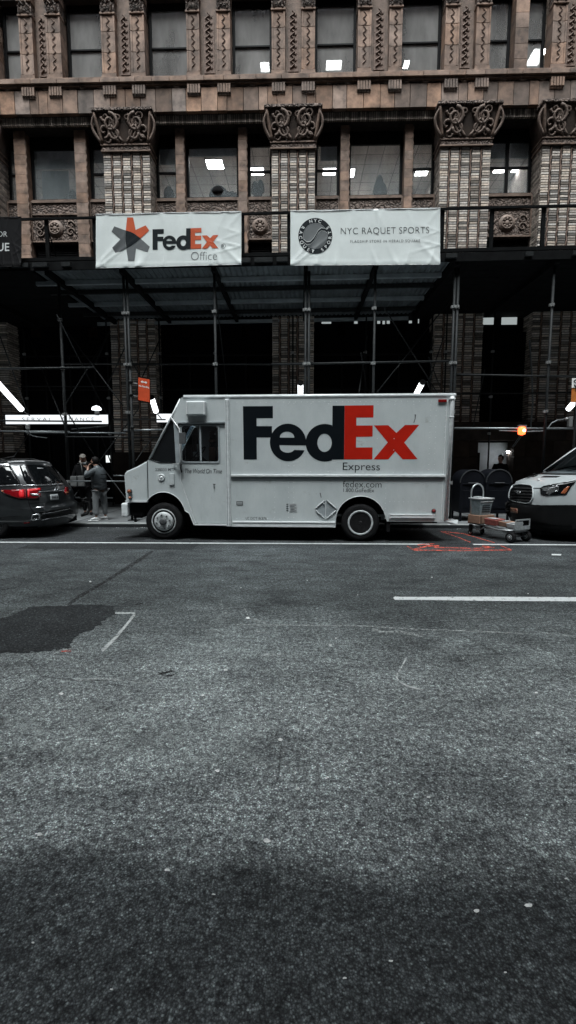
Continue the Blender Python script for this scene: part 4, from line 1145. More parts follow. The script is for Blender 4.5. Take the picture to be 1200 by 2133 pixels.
# ------------------------------------------------------------------ banners
def banner(name, px0, px1, py0l, py0r, py1l, py1r, lab, mat, seed, amp=.016):
    rn = random.Random(seed); Y = YF-.16
    A = at(px0, py0l, Y); Bq = at(px1, py0r, Y); Cq = at(px0, py1l, Y); Dq = at(px1, py1r, Y)
    t = thing(name, lab, 'banner', ((A.x+Bq.x)/2, Y, min(Cq.z, Dq.z)))
    folds = [(rn.uniform(0, 1), rn.choice([0, 0, 1]), rn.uniform(-.5, .5), rn.uniform(.012, .022), rn.uniform(.2, .42)) for _ in range(14)] + [(0, 0, .9, .02, .5), (.02, 0, 1.3, .018, .45), (1, 0, -1.0, .02, .45), (1, 1, -.9, .016, .3), (.99, .6, -3, .02, .12), (.99, .35, -4, .02, .12)]
    def fn(u, v):
        P = (Cq*(1-u)+Dq*u)*(1-v)+(A*(1-u)+Bq*u)*v
        d = 0
        for fu, fv, sl, wd, ln in folds:
            dv = abs(v-fv)
            if dv < ln*1.6:
                c = (u-(fu+sl*dv*.35)); d += math.exp(-(c/wd)**2)*max(0, 1-dv/(ln*1.6))**1.2*(.9 if fv < .5 else .5)
        hem = .3*math.exp(-((v-.06)/.02)**2)
        z = P.z+ (0 if 0 < v < 1 else .006*math.sin(u*23))
        return (P.x, Y-amp*(d+hem)-.004*math.sin(u*9+v*3), z)
    mb = MB(); mb.grid(fn, 150, 40)
    o = mb.build('cloth', mat, t, smooth='all'); o.modifiers.new('solid', 'SOLIDIFY').thickness = .003
    mb = MB(); fr = lambda q: Vector((q.x, Y-.01, q.z))
    hemm = MB()
    hm = M['ink_white'] if mat is not M['banner_black'] else M['frame']
    hemm.path([fr(A), fr(Bq)], .008, 5); hemm.build('hem_rope', hm, t); hemm = MB(); hemm.path([fr(Cq), fr(Dq)], .008, 5); hemm.build('hem_rope', hm, t)
    def hang(px, py):
        u = max(0, min(1, (px-px0)/(px1-px0))); v = max(0.001, min(.999, (py1l-py)/(py1l-py0l))); return Y-fn(u, v)[1]
    global HANG
    HANG = hang
    return t, Y
def px_loop(name, loops, Y, mat, t, lift=0.0):
    me = finer(loops_mesh(loops), 3.0)
    for v in me.vertices:
        p = at(v.co.x, v.co.y, Y-HANG(v.co.x, v.co.y)-.008-lift); v.co = p
    return link(name, me, mat, t)
def c5(pts): return [(200+x*.26667, 430+y*.26667) for x, y in pts]
# outlines of the big lettering, in photo pixels of the truck side
F_ = [[(515.4, 849.5), (577, 848.6), (577, 872.8), (543.3, 873.2), (543.3, 889), (575, 889), (575, 911.8), (543.3, 912), (543.3, 957), (516, 957.4)]]
e_ = [[(645.5, 927)] + arc(608, 921.7, 37.3, 38.2, 8, -352+20, 40)[0:0] + arc(608, 921.7, 37.5, 38.2, 4, -336, 44) + [(621, 936.5)] + arc(607, 931, 16, 11.5, 25, 180, 8)[1:] + [(590.5, 927)],
      [(590.5, 911.8)] + arc(606, 911.5, 15, 12, 180, 360, 12) + [(621, 911.8)]]
d_ = [[(723.6, 846.3), (699, 846.6), (699, 889.5)] + arc(684, 921.6, 39.5, 38.2, -68, -292, 40) + [(699, 953.5), (699, 955.3), (723.6, 955)],
      arc(683.3, 921.5, 14.8, 18.6, 0, 360, 28)[:-1]]
E_ = [[(723.8, 846.2), (782.5, 845), (782.5, 869.5), (748, 870), (748, 886), (781.5, 885.6), (781.5, 908), (748, 909), (748, 930.5), (782, 930), (782, 954.3), (723.8, 955)]]
x_ = [[(784, 885.4), (813, 884.7), (830, 900), (847, 884), (876, 883.3), (846.5, 919.5), (874.8, 953.2), (844, 953.5), (828.5, 937.5), (814.5, 954.2), (784.5, 954.3), (812.8, 919.5)]]
def squash(loops, f): return [[f(*p) for p in lp] for lp in loops]
t, Yb = banner('vinyl_banner', 200, 503, 447, 441, 559, 551, 'white banner with an orange and grey star and bold two-colour lettering', M['banner'], 11)
tob = lambda x, y: (317.6+(x-515)*(455.3-317.6)/361, 477+(y-848)*(520-477)/109-(x-515)*.0045)
px_loop('logo_letters', squash(F_, tob), Yb, M['ink'], t); px_loop('logo_letters', squash(e_, tob), Yb, M['ink'], t, .0015); px_loop('logo_letters', squash(d_, tob), Yb, M['ink'], t, .003)
px_loop('logo_letters', squash(E_, tob), Yb, M['ink_orange'], t); px_loop('logo_letters', squash(x_, tob), Yb, M['ink_orange'], t, .0015)
px_loop('logo_star', [c5([(233, 190), (243, 86), (290, 86), (310, 183), (388, 148), (416, 187), (348, 250), (300, 212), (262, 195)])], Yb, M['ink_orange'], t)
px_loop('logo_star', [c5([(350, 252), (420, 315), (403, 357), (312, 327), (300, 425), (252, 425), (236, 328), (300, 295)])], Yb, M['ink_mid'], t)
px_loop('logo_star', [c5([(236, 330), (150, 362), (127, 322), (190, 258), (122, 195), (143, 155), (232, 188), (228, 250)])], Yb, M['ink_grey'], t)
px_loop('logo_star', [c5([(232, 188), (270, 198), (310, 220), (350, 251), (310, 285), (275, 308), (237, 328), (230, 260)])], Yb, M['ink'], t, .0015)
def px_text(s, x0, x1, y0, y1, Y, mat, t, offset=0, shear=0, spacing=1.0, tilt=0.0, lift=0.0, name='lettering'):
    me = finer(text_mesh(s, offset, shear, spacing), .25)
    def fn(a, b, c):
        qx, qy = x0+(x1-x0)*a, y1+(y0-y1)*b+tilt*(x1-x0)*(a-.5); return at(qx, qy, Y-HANG(qx, qy)-.008-lift)
    fit(me, fn)
    return link(name, me, mat, t)
px_text('Office', 398, 452, 524.5, 541.5, Yb, M['ink_grey'], t, offset=-.018, tilt=-.015)
px_text('R', 463, 467.5, 509, 516, Yb, M['ink_grey'], t, offset=-.01)
px_loop('registered_ring', [arc(465.5, 512.5, 4.9, 4.9, 0, 360, 20)[:-1], arc(465.5, 512.5, 4.2, 4.2, 0, 360, 20)[:-1]], Yb, M['ink_grey'], t)

t, Yb = banner('vinyl_banner', 605, 917, 440, 434, 553, 551, 'white banner with a round black ball emblem and thin capitals', M['banner'], 23)
cx, cy = 656.9, 491.5
px_loop('emblem_ring', [arc(cx, cy, 35.5, 37.5, 0, 360, 48)[:-1], arc(cx, cy, 25.5, 27, 0, 360, 40)[:-1]], Yb, M['ink'], t)
px_loop('emblem_ball', [arc(cx, cy, 25.2, 26.7, 0, 360, 40)[:-1]], Yb, M['ink_mid'], t)
def S_(dx, w): 
    pts = [(-24, 10), (-18, 15), (-10, 14), (-4, 8), (1, 0), (6, -9), (12, -14), (20, -13), (24, -10)]
    a = [(cx+x+dx, cy+y-w) for x, y in pts]; b = [(cx+x+dx, cy+y+w) for x, y in pts]; return a+b[::-1]
px_loop('emblem_seam', [S_(0, 3.4)], Yb, M['ink_white'], t, .0015); px_loop('emblem_seam', [S_(0, 2.5)], Yb, M['ink'], t, .003)
def around(s, a0, a1, up):
    for i, ch in enumerate(s):
        if ch == ' ': continue
        a = R(a0+(a1-a0)*i/(len(s)-1)); me = text_mesh(ch, .02); r = 30.6
        xs = [v.co.x for v in me.vertices]; ys = [v.co.y for v in me.vertices]; k = 8.2/.7; mx, my = (min(xs)+max(xs))/2, .35
        ox, oy = cx+r*math.cos(a), cy-r*1.05*math.sin(a); rot = a-PI/2 if up else a+PI/2
        for v in me.vertices:
            u, w_ = (v.co.x-mx)*k*.82, (v.co.y-my)*k*.8
            qx, qy = ox+u*math.cos(rot)-w_*math.sin(rot), oy-(u*math.sin(rot)+w_*math.cos(rot)); v.co = at(qx, qy, Yb-HANG(qx, qy)-.012)
        link('emblem_letter', me, M['ink_white'], t)
around('NYC', 108, 72, True); around('RACQUET SPORTS', 148, 392, False)
px_text('NYC RAQUET SPORTS', 710, 894, 473.5, 489.5, Yb, M['ink'], t, offset=-.016, spacing=1.05, tilt=-.012)
px_text('FLAGSHIP STORE IN HERALD SQUARE', 730, 875, 499.5, 506, Yb, M['ink_grey'], t, offset=.0, spacing=1.25, tilt=-.012)

t, Yb = banner('vinyl_banner', -60, 45, 455, 452, 556, 555, 'black banner with white capitals cut off by the left edge of the picture', M['banner_black'], 31)
px_text('OR', -5, 15, 482, 493, Yb, M['ink_white'], t, offset=-.01); px_text('UE', -6, 19.5, 506, 523, Yb, M['ink_white'], t, offset=.01)

# ------------------------------------------------------------------ street signs
p = at(278, 960, 12.15)
t = thing('parking_sign', 'lit orange no standing sign with a white double arrow, on a black pipe post', 'sign', (p.x, 12.15, KH))
mb = MB(); mb.tube((p.x, 12.15, KH), (p.x, 12.15, at(278, 772, 12.15).z), .033, 10)
for py in (795, 822, 890): q = at(278, py, 12.15); mb.tube((p.x, 12.15, q.z-.03), (p.x, 12.15, q.z+.03), .05, 10)
mb.build('sign_post', M['pipe'], t, smooth='all')
me = loops_mesh([[(288.5, 786), (311, 790.5), (311.5, 837), (288, 832.5)]], 0)
M['sign_orange'] = plain('orange_sign_face', (0.60, .075, .022), 0.45, var=.2, scale=6)
mb = MB(); q = [at(288, 786, 12.0), at(311.5, 790.5, 12.1), at(312, 838, 12.1), at(288, 833, 12.0)]
vs = [v for v in q]+[v+Vector((0, .02, 0)) for v in q]
mb.add(vs, [(0, 1, 2, 3), (7, 6, 5, 4), (0, 4, 5, 1), (1, 5, 6, 2), (2, 6, 7, 3), (3, 7, 4, 0)]); sf = mb.build('sign_plate', M['sign_orange'], t)
mb = MB(); q = [at(286.5, 784, 12.01), at(312.8, 788.5, 12.11), at(313.3, 839.6, 12.11), at(286.5, 834.6, 12.01)]
vs = [v+Vector((0, .005, 0)) for v in q]+[v+Vector((0, .03, 0)) for v in q]
mb.add(vs, [(0, 1, 2, 3), (7, 6, 5, 4), (0, 4, 5, 1), (1, 5, 6, 2), (2, 6, 7, 3), (3, 7, 4, 0)]); mb.build('plate_back', M['frame'], t)
def YS_(px): return 12.0+(px-288)/23.5*.1-.004
def sign_loop(name, loops, mat):
    me2 = loops_mesh(loops)
    for v in me2.vertices: v.co = at(v.co.x, v.co.y, YS_(v.co.x))
    return link(name, me2, mat, t)
M['sign_white'] = plain('white_sign_letter', (.8, .8, .78), .5, var=.05)
sign_loop('arrow', [[(293.5, 795.2), (296.8, 792.2), (296.8, 794.3), (303.2, 795.5), (303.2, 793.4), (306.6, 797.6), (303.2, 799.9), (303.2, 797.6), (296.8, 796.5), (296.8, 798.6)]], M['sign_white'])
me2 = text_mesh('No Standing', .03); fit(me2, lambda a, b, c: at(289.5+21*a, 806.2-4.8*b+3.6*a, YS_(289.5+21*a))); link('lettering', me2, M['sign_white'], t)
mb = MB(); mb.tube(at(279, 798, 12.12), at(287, 800, 12.03), .012, 6); mb.tube(at(279, 824, 12.12), at(287, 826, 12.03), .012, 6); mb.build('sign_bracket', M['clamp'], t)

p = at(1203, 850, 12.2)
t = thing('construction_sign', 'orange and white sign with black round letters at the right edge of the picture', 'sign', (p.x, 12.2, KH))
mb = MB(); mb.box(at(1191, 815, 12.2).x, at(1232, 815, 12.2).x, 12.2, 12.22, at(1200, 838, 12.2).z, at(1200, 789, 12.2).z); mb.build('sign_plate', plain('orange_board', (.5, .16, .03), .5, var=.15), t, bevel=.015)
mb = MB(); mb.box(at(1191, 815, 12.19).x-.01, at(1232, 815, 12.19).x, 12.185, 12.198, at(1200, 808, 12.2).z, at(1200, 788, 12.2).z); mb.build('white_header', M['sign_white'], t, bevel=.005)
for s, a, b, c, d in (('G', 1195, 1207, 790, 799), ('V', 1195, 1210, 801, 815)):
    me2 = text_mesh(s, .03); fit(me2, lambda u, v, w: at(a+(b-a)*u, d+(c-d)*v, 12.18)); link('lettering', me2, M['ink'], t)
mb = MB(); mb.tube((p.x, 12.26, KH), (p.x, 12.26, at(1203, 800, 12.2).z), .03, 8); mb.build('sign_post', M['pipe'], t)
mb = MB(); a, b = at(1186, 868, 12.9), at(1193, 889, 12.9); mb.box(a.x, b.x, 12.9, 13.0, b.z, a.z); o = mb.build('junction_cabinet', M['clamp'], base=tuple(a), bevel=.01); props(o, 'small grey cabinet standing on the pipe near the right edge', 'cabinet')
# ------------------------------------------------------------------ delivery truck
TYAW = R(1.6); TD = 9.93
TX = at(255, 1127, TD+.08).x
K = thing('delivery_truck', 'white step van delivery truck with huge dark and red lettering parked at the kerb', 'truck', (TX, TD+.09, 0), (0, 0, -TYAW), local=True)
K.scale = (.994, 1, .992)
bpy.context.view_layer.update()
def rs(px): return 99.0+(px-393)*.0054
def tu(px): return math.log(rs(px)/rs(255))/.0054*1.0
def roofy(px): return 832.3-.0163*(px-390)
def tw(px, py): return 3.0*(1127-py)/(1127-roofy(px))
def T(px, py): return (tu(px), tw(px, py))
TWD = 2.06
M['twhite'] = make_truck_white()
M['ttrim'] = plain('scuffed_aluminium_trim', (0.80, .84, .85), 0.38, 0.1, var=.15, scale=14, stretch=(.4, 1, 1))
M['tgrey'] = plain('grey_weathered_panel', (0.36, .40, .42), 0.5, var=.3, scale=4)
M['tdark'] = plain('black_underbody', (0.007, .007, .008), 0.8, var=.3)
M['rubber'] = plain('tyre_rubber', (0.013, .013, .014), 0.75, var=.35, scale=12)
M['tglass'] = glass_mat('cab_glass', (.80, .84, .86), .03, .02)
M['logo_navy'] = plain('navy_black_vinyl', (0.006, .009, .012), .5, var=.12, scale=3, spec=.08)
M['logo_red'] = plain('red_vinyl', (0.52, .018, .008), .5, var=.15, scale=3, spec=.1)
M['red_lens'] = plain('red_lens', (0.22, .008, .008), .25, var=.2, coat=.5)
M['amber_lens'] = plain('amber_lens', (0.35, .10, .04), .25, var=.2, coat=.5)
M['rim'] = plain('white_steel_rim', (0.52, .55, .56), .45, var=.35, scale=9)
M['rimdark'] = plain('dirty_hub', (0.09, .095, .10), .6, .2, var=.4, scale=14)
def panel(name, loops, y0, y1, mat, par, bev=0):
    """side panel: outline in photo pixels, extruded from y0 (near) to y1"""
    me = loops_mesh([[T(*p) for p in lp] for lp in loops], .5)
    for v in me.vertices: v.co = Vector((v.co.x, y0 if v.co.z < 0 else y1, v.co.y))
    bm = bmesh.new(); bm.from_mesh(me); bmesh.ops.remove_doubles(bm, verts=bm.verts[:], dist=1e-5); bmesh.ops.recalc_face_normals(bm, faces=bm.faces[:]); bm.to_mesh(me); bm.free()
    o = link(name, me, mat, par)
    if bev:
        bv = o.modifiers.new('bevel', 'BEVEL'); bv.width = bev; bv.segments = 2; bv.limit_method = 'ANGLE'; bv.angle_limit = R(50)
    return o
def tb(mb, px0, px1, py0, py1, y0, y1):
    x0, x1 = tu(px0), tu(px1); xm = (px0+px1)/2; mb.box(x0, x1, y0, y1, tw(xm, py1), tw(xm, py0))
def TP(px, py, y): u, w = T(px, py); return Vector((u, y, w))
# cargo box: closed body with rounded roof edges, side panels set with arches
arc_r = [(708, 1097)] + arc(760, 1082, 51.5, 51, 180, 335, 18) + [(815, 1082.5)]
panel('cargo_side', [[(488, 829)] + [(945, 822)] + [(936, 1083), (815, 1083)] + arc_r[::-1][1:] + [(488, 1097)]], 0, .04, M['twhite'], K)
panel('cargo_side', [[(488, 829), (945, 822), (936, 1083), (815, 1083)] + arc_r[::-1][1:] + [(488, 1097)]], TWD-.04, TWD, M['twhite'], K)
mb = MB(); x0, x1 = tu(489), tu(944)
mb.box(x0, x1, .041, TWD-.041, 2.93, 2.985); mb.box(x0, x0+.05, .041, TWD-.041, .55, 2.929); mb.box(x1-.05, x1, .041, TWD-.041, .55, 2.929); mb.box(x0, x1, .3, TWD-.3, .5, .549)
mb.build('cargo_shell', M['twhite'], K)
mb = MB(); xr0, xr1 = tu(393), tu(945.5)
mb.path([(xr0, .03, 3.0), (xr1, .03, 3.0)], .048, 10); mb.path([(xr0, TWD-.03, 3.0), (xr1, TWD-.03, 3.0)], .048, 10); mb.path([(xr1, .03, 3.0), (xr1, TWD-.03, 3.0)], .045, 10)
mb.build('roof_rail', M['ttrim'], K, smooth='all')
mb = MB(); tb(mb, 393, 945, 823.5, 826, .0, TWD); mb.box(xr0, xr1, .04, TWD-.04, 2.99, 3.035); mb.build('roof', M['twhite'], K)
# trims
mb = MB(); tb(mb, 489, 932, 986.2, 990.8, -.045, -.001); mb.build('belt_rail', M['ttrim'], K, bevel=.006)
mb = MB(); tb(mb, 489.5, 931, 992.5, 996.5, -.016, -.001); mb.build('belt_flange', M['tgrey'], K)
mb = MB(); tb(mb, 491, 707, 1085, 1088.2, -.04, -.001); tb(mb, 491, 707, 1089, 1096.5, -.03, -.001); mb.build('lower_rail', M['ttrim'], K, bevel=.005)
mb = MB(); tb(mb, 819, 914, 1067.6, 1069.6, -.035, -.001); tb(mb, 819, 914, 1070.4, 1075, -.03, -.001); tb(mb, 819, 821, 1066.5, 1076, -.04, -.0355); mb.build('rub_rail', M['ttrim'], K, bevel=.004)
mb = MB(); tb(mb, 478.5, 487.5, 836, 1096.5, -.03, .03); mb.build('seam_post', M['ttrim'], K, bevel=.01)
mb = MB(); tb(mb, 480.2, 481.4, 838, 1094, -.036, -.0305); tb(mb, 485, 486, 838, 1094, -.036, -.0305); mb.build('seam_bead', M['tgrey'], K)
mb = MB(); mb.path([TP(941, 826, -.0), TP(940.5, 840, -.012), TP(936.5, 1078, -.012)], .042, 10); mb.build('corner_post', M['ttrim'], K, smooth='all')
mb = MB(); mb.path([TP(930.5, 834, -.004), TP(927, 1078, -.004)], .008, 6); mb.path([TP(945.5, 828, .02), TP(941, 1080, .02)], .012, 6); mb.build('corner_bead', M['ttrim'], K)
mb = MB(); tb(mb, 934, 946, 829.5, 833, -.06, .0); mb.build('corner_clamp', M['ttrim'], K, bevel=.008); mb = MB(); tb(mb, 935, 945, 866, 868.5, -.06, -.0); mb.build('corner_clamp', M['ttrim'], K, bevel=.008)
mb = MB(); tb(mb, 807, 936, 1077, 1084, .3, .36); mb.build('rear_skirt', M['tgrey'], K)
# rivets
mb = MB()
def rivet(px, py):
    if 512 < px < 878 and 846 < py < 961 and not (786 < px < 830 and 895 < py < 945): return
    u, w = T(px, py); mb.lathe([(.0085, 0), (.0075, -.004), (.003, -.0065)], (u, 0, w), 'y', 7)
for px in (609, 620, 655, 691, 763, 791.5, 825.5, 864):
    for k in range(13):
        py = 843+k*11.5
        if k % 2 == 0 or px in (609, 620): rivet(px, py)
for px in (898, 909.5, 928):
    for k in range(14): rivet(px, 843+k*11)
for px in (609, 620, 580, 811):
    for k in range(8): rivet(px, 1003+k*10.5)
for k in range(10): rivet(820+k*9.5, 1041.5)
for k in range(8): rivet(500+k*13, 1080)
for px, py in [(503+k*12, 842) for k in range(34)]: rivet(px, py-.016*(px-503))
mb.build('rivets', M['ttrim'], K)['kind'] = 'stuff'
# cab
roofpts = [(478, 832), (393, 832), (388, 834.5), (384, 839)]
cab_out = [(488, 830), (395, 831), (389, 833.5), (385, 838), (366, 874), (361, 884), (319, 957), (315, 960.8), (313, 963), (312.5, 1047)] + arc(345.8, 1078, 46, 51.5, 218, 345, 16) + [(399, 1070), (409.5, 1094), (480, 1095.5), (488, 1096)]
win_q = [(321, 959), (360, 884), (363, 881), (372.5, 881), (374.5, 965), (340, 964.5)]
def rrect(x0, x1, y0, y1, r, n=5, corners=(1, 1, 1, 1)):
    o = []
    for (cx_, cy_, a), on in zip(((x1-r, y1-r, 0), (x0+r, y1-r, 90), (x0+r, y0+r, 180), (x1-r, y0+r, 270)), corners):
        if on: o += arc(cx_, cy_, r, r, a, a+90, n)
        else: o.append((x1 if a in (0, 270) else x0, y1 if a in (0, 90) else y0))
    return o
door_gap = [(380, 886.5), (478.6, 885.2), (483, 1091.5), (412, 1091.5), (382, 1001), (381.5, 971)]
win_d = rrect(386.5, 463.5, 889.5, 962.5, 6)
def off2(loops): return loops
panel('cab_side', [cab_out, win_q, door_gap], .0, .035, M['twhite'], K)
panel('cab_side', [cab_out, win_q, rrect(400, 470, 889, 962, 5)], TWD-.035, TWD, M['twhite'], K)
dr = panel('door', [[(381.3, 887.8), (477.6, 886.5), (481.8, 1090.5), (413, 1090.5), (383.2, 1001), (382.6, 972)], win_d], .014, .045, M['twhite'], K)
panel('door_bead', [[(383, 972), (383.6, 1001), (413.5, 1090), (411, 1090), (382.0, 1001.5), (381.6, 972)]], -.006, .013, M['ttrim'], dr)
panel('window_gasket', [rrect(384.5, 467, 887.3, 965.3, 7), rrect(387.5, 463, 890, 962, 5.5)], .002, .0135, M['tgrey'], dr)
panel('window_divider', [[(423.8, 890), (427.2, 890), (428.2, 962), (424.8, 962)]], .002, .03, M['tgrey'], dr)
mb = MB(); tb(mb, 387, 464, 889.6, 962.4, .03, .034); mb.build('window_pane', M['tglass'], dr)
mb = MB(); tb(mb, 380, 478.5, 881.5, 884.6, -.03, -.001); mb.build('door_header', M['tgrey'], K, bevel=.005)
mb = MB(); tb(mb, 380, 478.5, 884.7, 886.9, .03, .05); mb.build('door_track', M['tdark'], K)
mb = MB(); tb(mb, 411, 483, 1092, 1094.6, -.02, -.001); mb.build('door_step', M['ttrim'], K)
panel('quarter_glass', [win_q], .012, .018, plain('dark_cab_glass', (.012, .014, .016), .08, var=.2, spec=.8), K)
panel('quarter_gasket', [[(319.5, 960), (359.5, 882.5), (362.5, 879.8), (374, 879.8), (376, 966.5), (339, 966.2)], win_q], -.006, .0, M['tdark'], K)
# front faces of the cab: windscreen, hood, nose
front = [(385, 838), (366, 874), (319, 957)]
mb = MB()
def fq(a, b, y0=.0, y1=TWD, d=.02): 
    p, q = TP(*a, y0), TP(*b, y0); p2, q2 = TP(*a, y1), TP(*b, y1); mb.add([p, q, q2, p2, p+Vector((d, 0, 0)), q+Vector((d, 0, 0)), q2+Vector((d, 0, 0)), p2+Vector((d, 0, 0))], [(0, 1, 2, 3), (4, 5, 6, 7), (0, 1, 5, 4), (1, 2, 6, 5), (2, 3, 7, 6), (3, 0, 4, 7)])
fq((395, 830.5), (385, 838)); fq((385, 838), (366, 874)); mb.build('cab_brow', M['twhite'], K)
mb = MB(); fq((366, 874), (319, 957), .06, TWD-.06); mb.build('windscreen', M['tglass'], K)
mb = MB(); mb.path([TP(386, 836, .02), TP(366, 874, .0), TP(318.5, 957.5, .0)], .022, 8); mb.path([TP(386, 836, TWD-.02), TP(318.5, 957.5, TWD)], .022, 8); mb.build('windscreen_pillar', M['ttrim'], K, smooth='all')
nose = [(312, 962), (290, 974), (268, 983.5), (263.5, 988), (262, 994), (264, 1048), (311.5, 1046.5)]
mb = MB(); npts = [T(*p) for p in nose]
mb.prism(npts, lambda a, b: (a, .03, b), lambda a, b: (a, TWD-.03, b)); mb.build('hood', M['twhite'], K, bevel=.035, seg=3)
mb = MB(); tb(mb, 264, 311.5, 1043.5, 1047.8, .012, .029); mb.build('hood_trim', M['ttrim'], K)
mb = MB(); mb.path([TP(314, 960, .0), TP(313, 1046, .004)], .009, 6); mb.build('hood_seam', M['tdark'], K)
mb = MB(); tb(mb, 254.5, 268.5, 1050, 1078.5, .0, TWD); mb.build('bumper', M['ttrim'], K, bevel=.03, seg=3)
mb = MB(); tb(mb, 269, 316, 1050, 1077, .12, TWD-.12); tb(mb, 273, 291, 1077.5, 1083, .2, TWD-.3); tb(mb, 300, 480, 1050, 1093, .3, TWD-.3); tb(mb, 481, 930, 1070, 1092, .42, TWD-.42); tb(mb, 300, 400, 1000, 1050, .38, TWD-.38)
tb(mb, 700, 822, 1026, 1075, .34, TWD-.34)
mb.build('underbody', M['tdark'], K)
# arch liners
mb = MB()
for cx_, cy_, rx, ry in ((345.8, 1078, 46, 51.5), (760, 1082, 51.5, 51)):
    pts = arc(cx_, cy_, rx-.4, ry-.4, 180, 345, 16)
    for i in range(len(pts)-1):
        p, q = TP(*pts[i], .036), TP(*pts[i+1], .036); mb.add([p, q, q+Vector((0, .3, 0)), p+Vector((0, .3, 0))], [(0, 1, 2, 3)])
mb.build('arch_liner', M['tdark'], K)
mb = MB(); mb.path([TP(*p, -.004) for p in arc(345.8, 1078, 46.5, 52, 218, 345, 16)+[(399.5, 1070), (409, 1094)]], .008, 5); mb.build('arch_lip', M['ttrim'], K); mb = MB(); mb.path([TP(*p, -.004) for p in arc(760, 1082, 52, 51.5, 185, 335, 16)], .006, 5); mb.build('arch_lip', M['ttrim'], K)
# wheels
def wheel(px, rear, y=.03, side=1):
    u = tu(px); r = .402; c = (u, y, r)
    mb = MB(); w_ = .26*side
    mb.lathe([(r*.64, .0), (r*.80, -.012*side), (r*.93, .0), (r*.985, .03*side), (r, .07*side), (r, w_-.07*side), (r*.97, w_-.02*side), (r*.8, w_), (r*.6, w_)], c, 'y', 40)
    o = mb.build('wheel', M['rubber'], K, smooth='all')
    mb = MB()
    if not rear:
        mb.lathe([(r*.66, .015*side), (r*.655, -.006*side), (r*.60, -.008*side), (r*.575, .03*side), (r*.53, .035*side), (r*.50, -.02*side), (r*.44, -.045*side), (r*.30, -.05*side), (r*.24, -.045*side), (.02, -.045*side)], c, 'y', 36)
        mb.build('rim', M['rim'], o, smooth='all')
        mb = MB(); mb.lathe([(r*.19, -.02*side), (r*.18, -.085*side), (r*.1, -.09*side), (.02, -.09*side)], c, 'y', 18)
        for k in range(8):
            a = k*PI/4+.2; mb.lathe([(.019, -.03*side), (.017, -.06*side), (.008, -.068*side)], (u+math.cos(a)*r*.36, y, r+math.sin(a)*r*.36), 'y', 8)
        mb.build('hub', M['rimdark'], o, smooth='all')
    else:
        mb.lathe([(r*.66, .015*side), (r*.66, -.012*side), (r*.585, -.012*side), (r*.56, .0*side)], c, 'y', 36, caps=False)
        mb.build('rim', M['rim'], o, smooth='all')
        mb = MB(); mb.lathe([(r*.575, .002*side), (r*.53, .09*side), (r*.33, .10*side), (r*.30, .05*side), (r*.12, .045*side), (r*.1, .0), (.02, .0)], c, 'y', 30)
        for k in range(8):
            a = k*PI/4; mb.lathe([(.024, .1*side), (.022, .03*side), (.01, .02*side)], (u+math.cos(a)*r*.36, y, r+math.sin(a)*r*.36), 'y', 8)
        mb.build('hub', M['rimdark'], o, smooth='all')
wheel(344, False); wheel(760, True); wheel(344, False, TWD-.03, -1); wheel(760, True, TWD-.03, -1)
mb = MB(); mb.box(tu(815), tu(822), .02, .35, .22, .6); mb.build('mud_flap', M['tdark'], K)
# fittings
mb = MB(); tb(mb, 399.5, 440.5, 841, 870, -.13, -.001); mb.build('vent_box', M['twhite'], K, bevel=.035, seg=3)
mb = MB(); tb(mb, 401, 404, 843, 868, -.138, -.1305); tb(mb, 436.5, 439, 843, 868, -.138, -.1305); mb.build('vent_rib', M['ttrim'], K)
mb = MB(); u, w = T(342.6, 995.6); mb.lathe([(.075, .0), (.07, -.02), (.055, -.025), (.052, -.012), (.03, -.012), (.02, -.035), (.003, -.036)], (u, 0, w), 'y', 22); mb.build('fuel_cap', M['ttrim'], K, smooth='all')
mb = MB(); tb(mb, 359.5, 370, 986.5, 1011, -.03, -.001); mb.build('latch_box', M['twhite'], K, bevel=.012)
mb = MB(); mb.path([TP(386, 968, -.03), TP(385, 975, -.05), TP(386, 985, -.03)], .014, 8); mb.build('door_handle', M['tdark'], dr)
for px, py, r, m in ((273.6, 1025, .045, 'amber_lens'), (274.5, 1038.5, .035, 'amber_lens'), (911, 1060, .042, 'red_lens')):
    u, w = T(px, py); mb = MB(); mb.lathe([(r*1.15, .03), (r*1.1, -.012), (r*.9, -.014)], (u, .0, w), 'y', 18); a = mb.build('marker_light', M['rimdark'], K)
    mb = MB(); mb.lathe([(r*.9, -.014), (r*.7, -.028), (.004, -.034)], (u, .0, w), 'y', 18); mb.build('lens', M[m], a, smooth='all')
mb = MB(); tb(mb, 912.5, 929.5, 832, 838, -.03, -.001); a = mb.build('marker_light', M['red_lens'], K, bevel=.008)
# mirror bracket: bright bent tube framing a flat guard beside the door
M['bright'] = plain('bright_bent_tube', (.78, .8, .8), .3, .3, var=.1)
mb = MB(); mb.path([TP(366.5, 873, -.02), TP(376, 884, -.10), TP(387, 897, -.15), TP(387.8, 930, -.16), TP(388, 958, -.15), TP(384, 967.5, -.12), TP(369, 968.5, -.02)], .013, 8); mb.build('mirror_arm', M['bright'], K, smooth='all')
panel('mirror_guard', [[(374, 884), (385, 898), (386, 960), (381, 966), (376.5, 966)]], -.10, -.09, M['tgrey'], K)
mb = MB(); mb.path([TP(388, 905, -.15), TP(391, 903, -.17), TP(391.5, 912, -.17), TP(388, 914, -.15)], .008, 6); mb.build('mirror_clip', M['bright'], K)
mb = MB(); mb.path([TP(389, 918, -.16), TP(392, 921, -.2)], .01, 6); tb(mb, 389, 402, 905, 927, -.26, -.22); mb.build('mirror', M['rimdark'], K, bevel=.02)
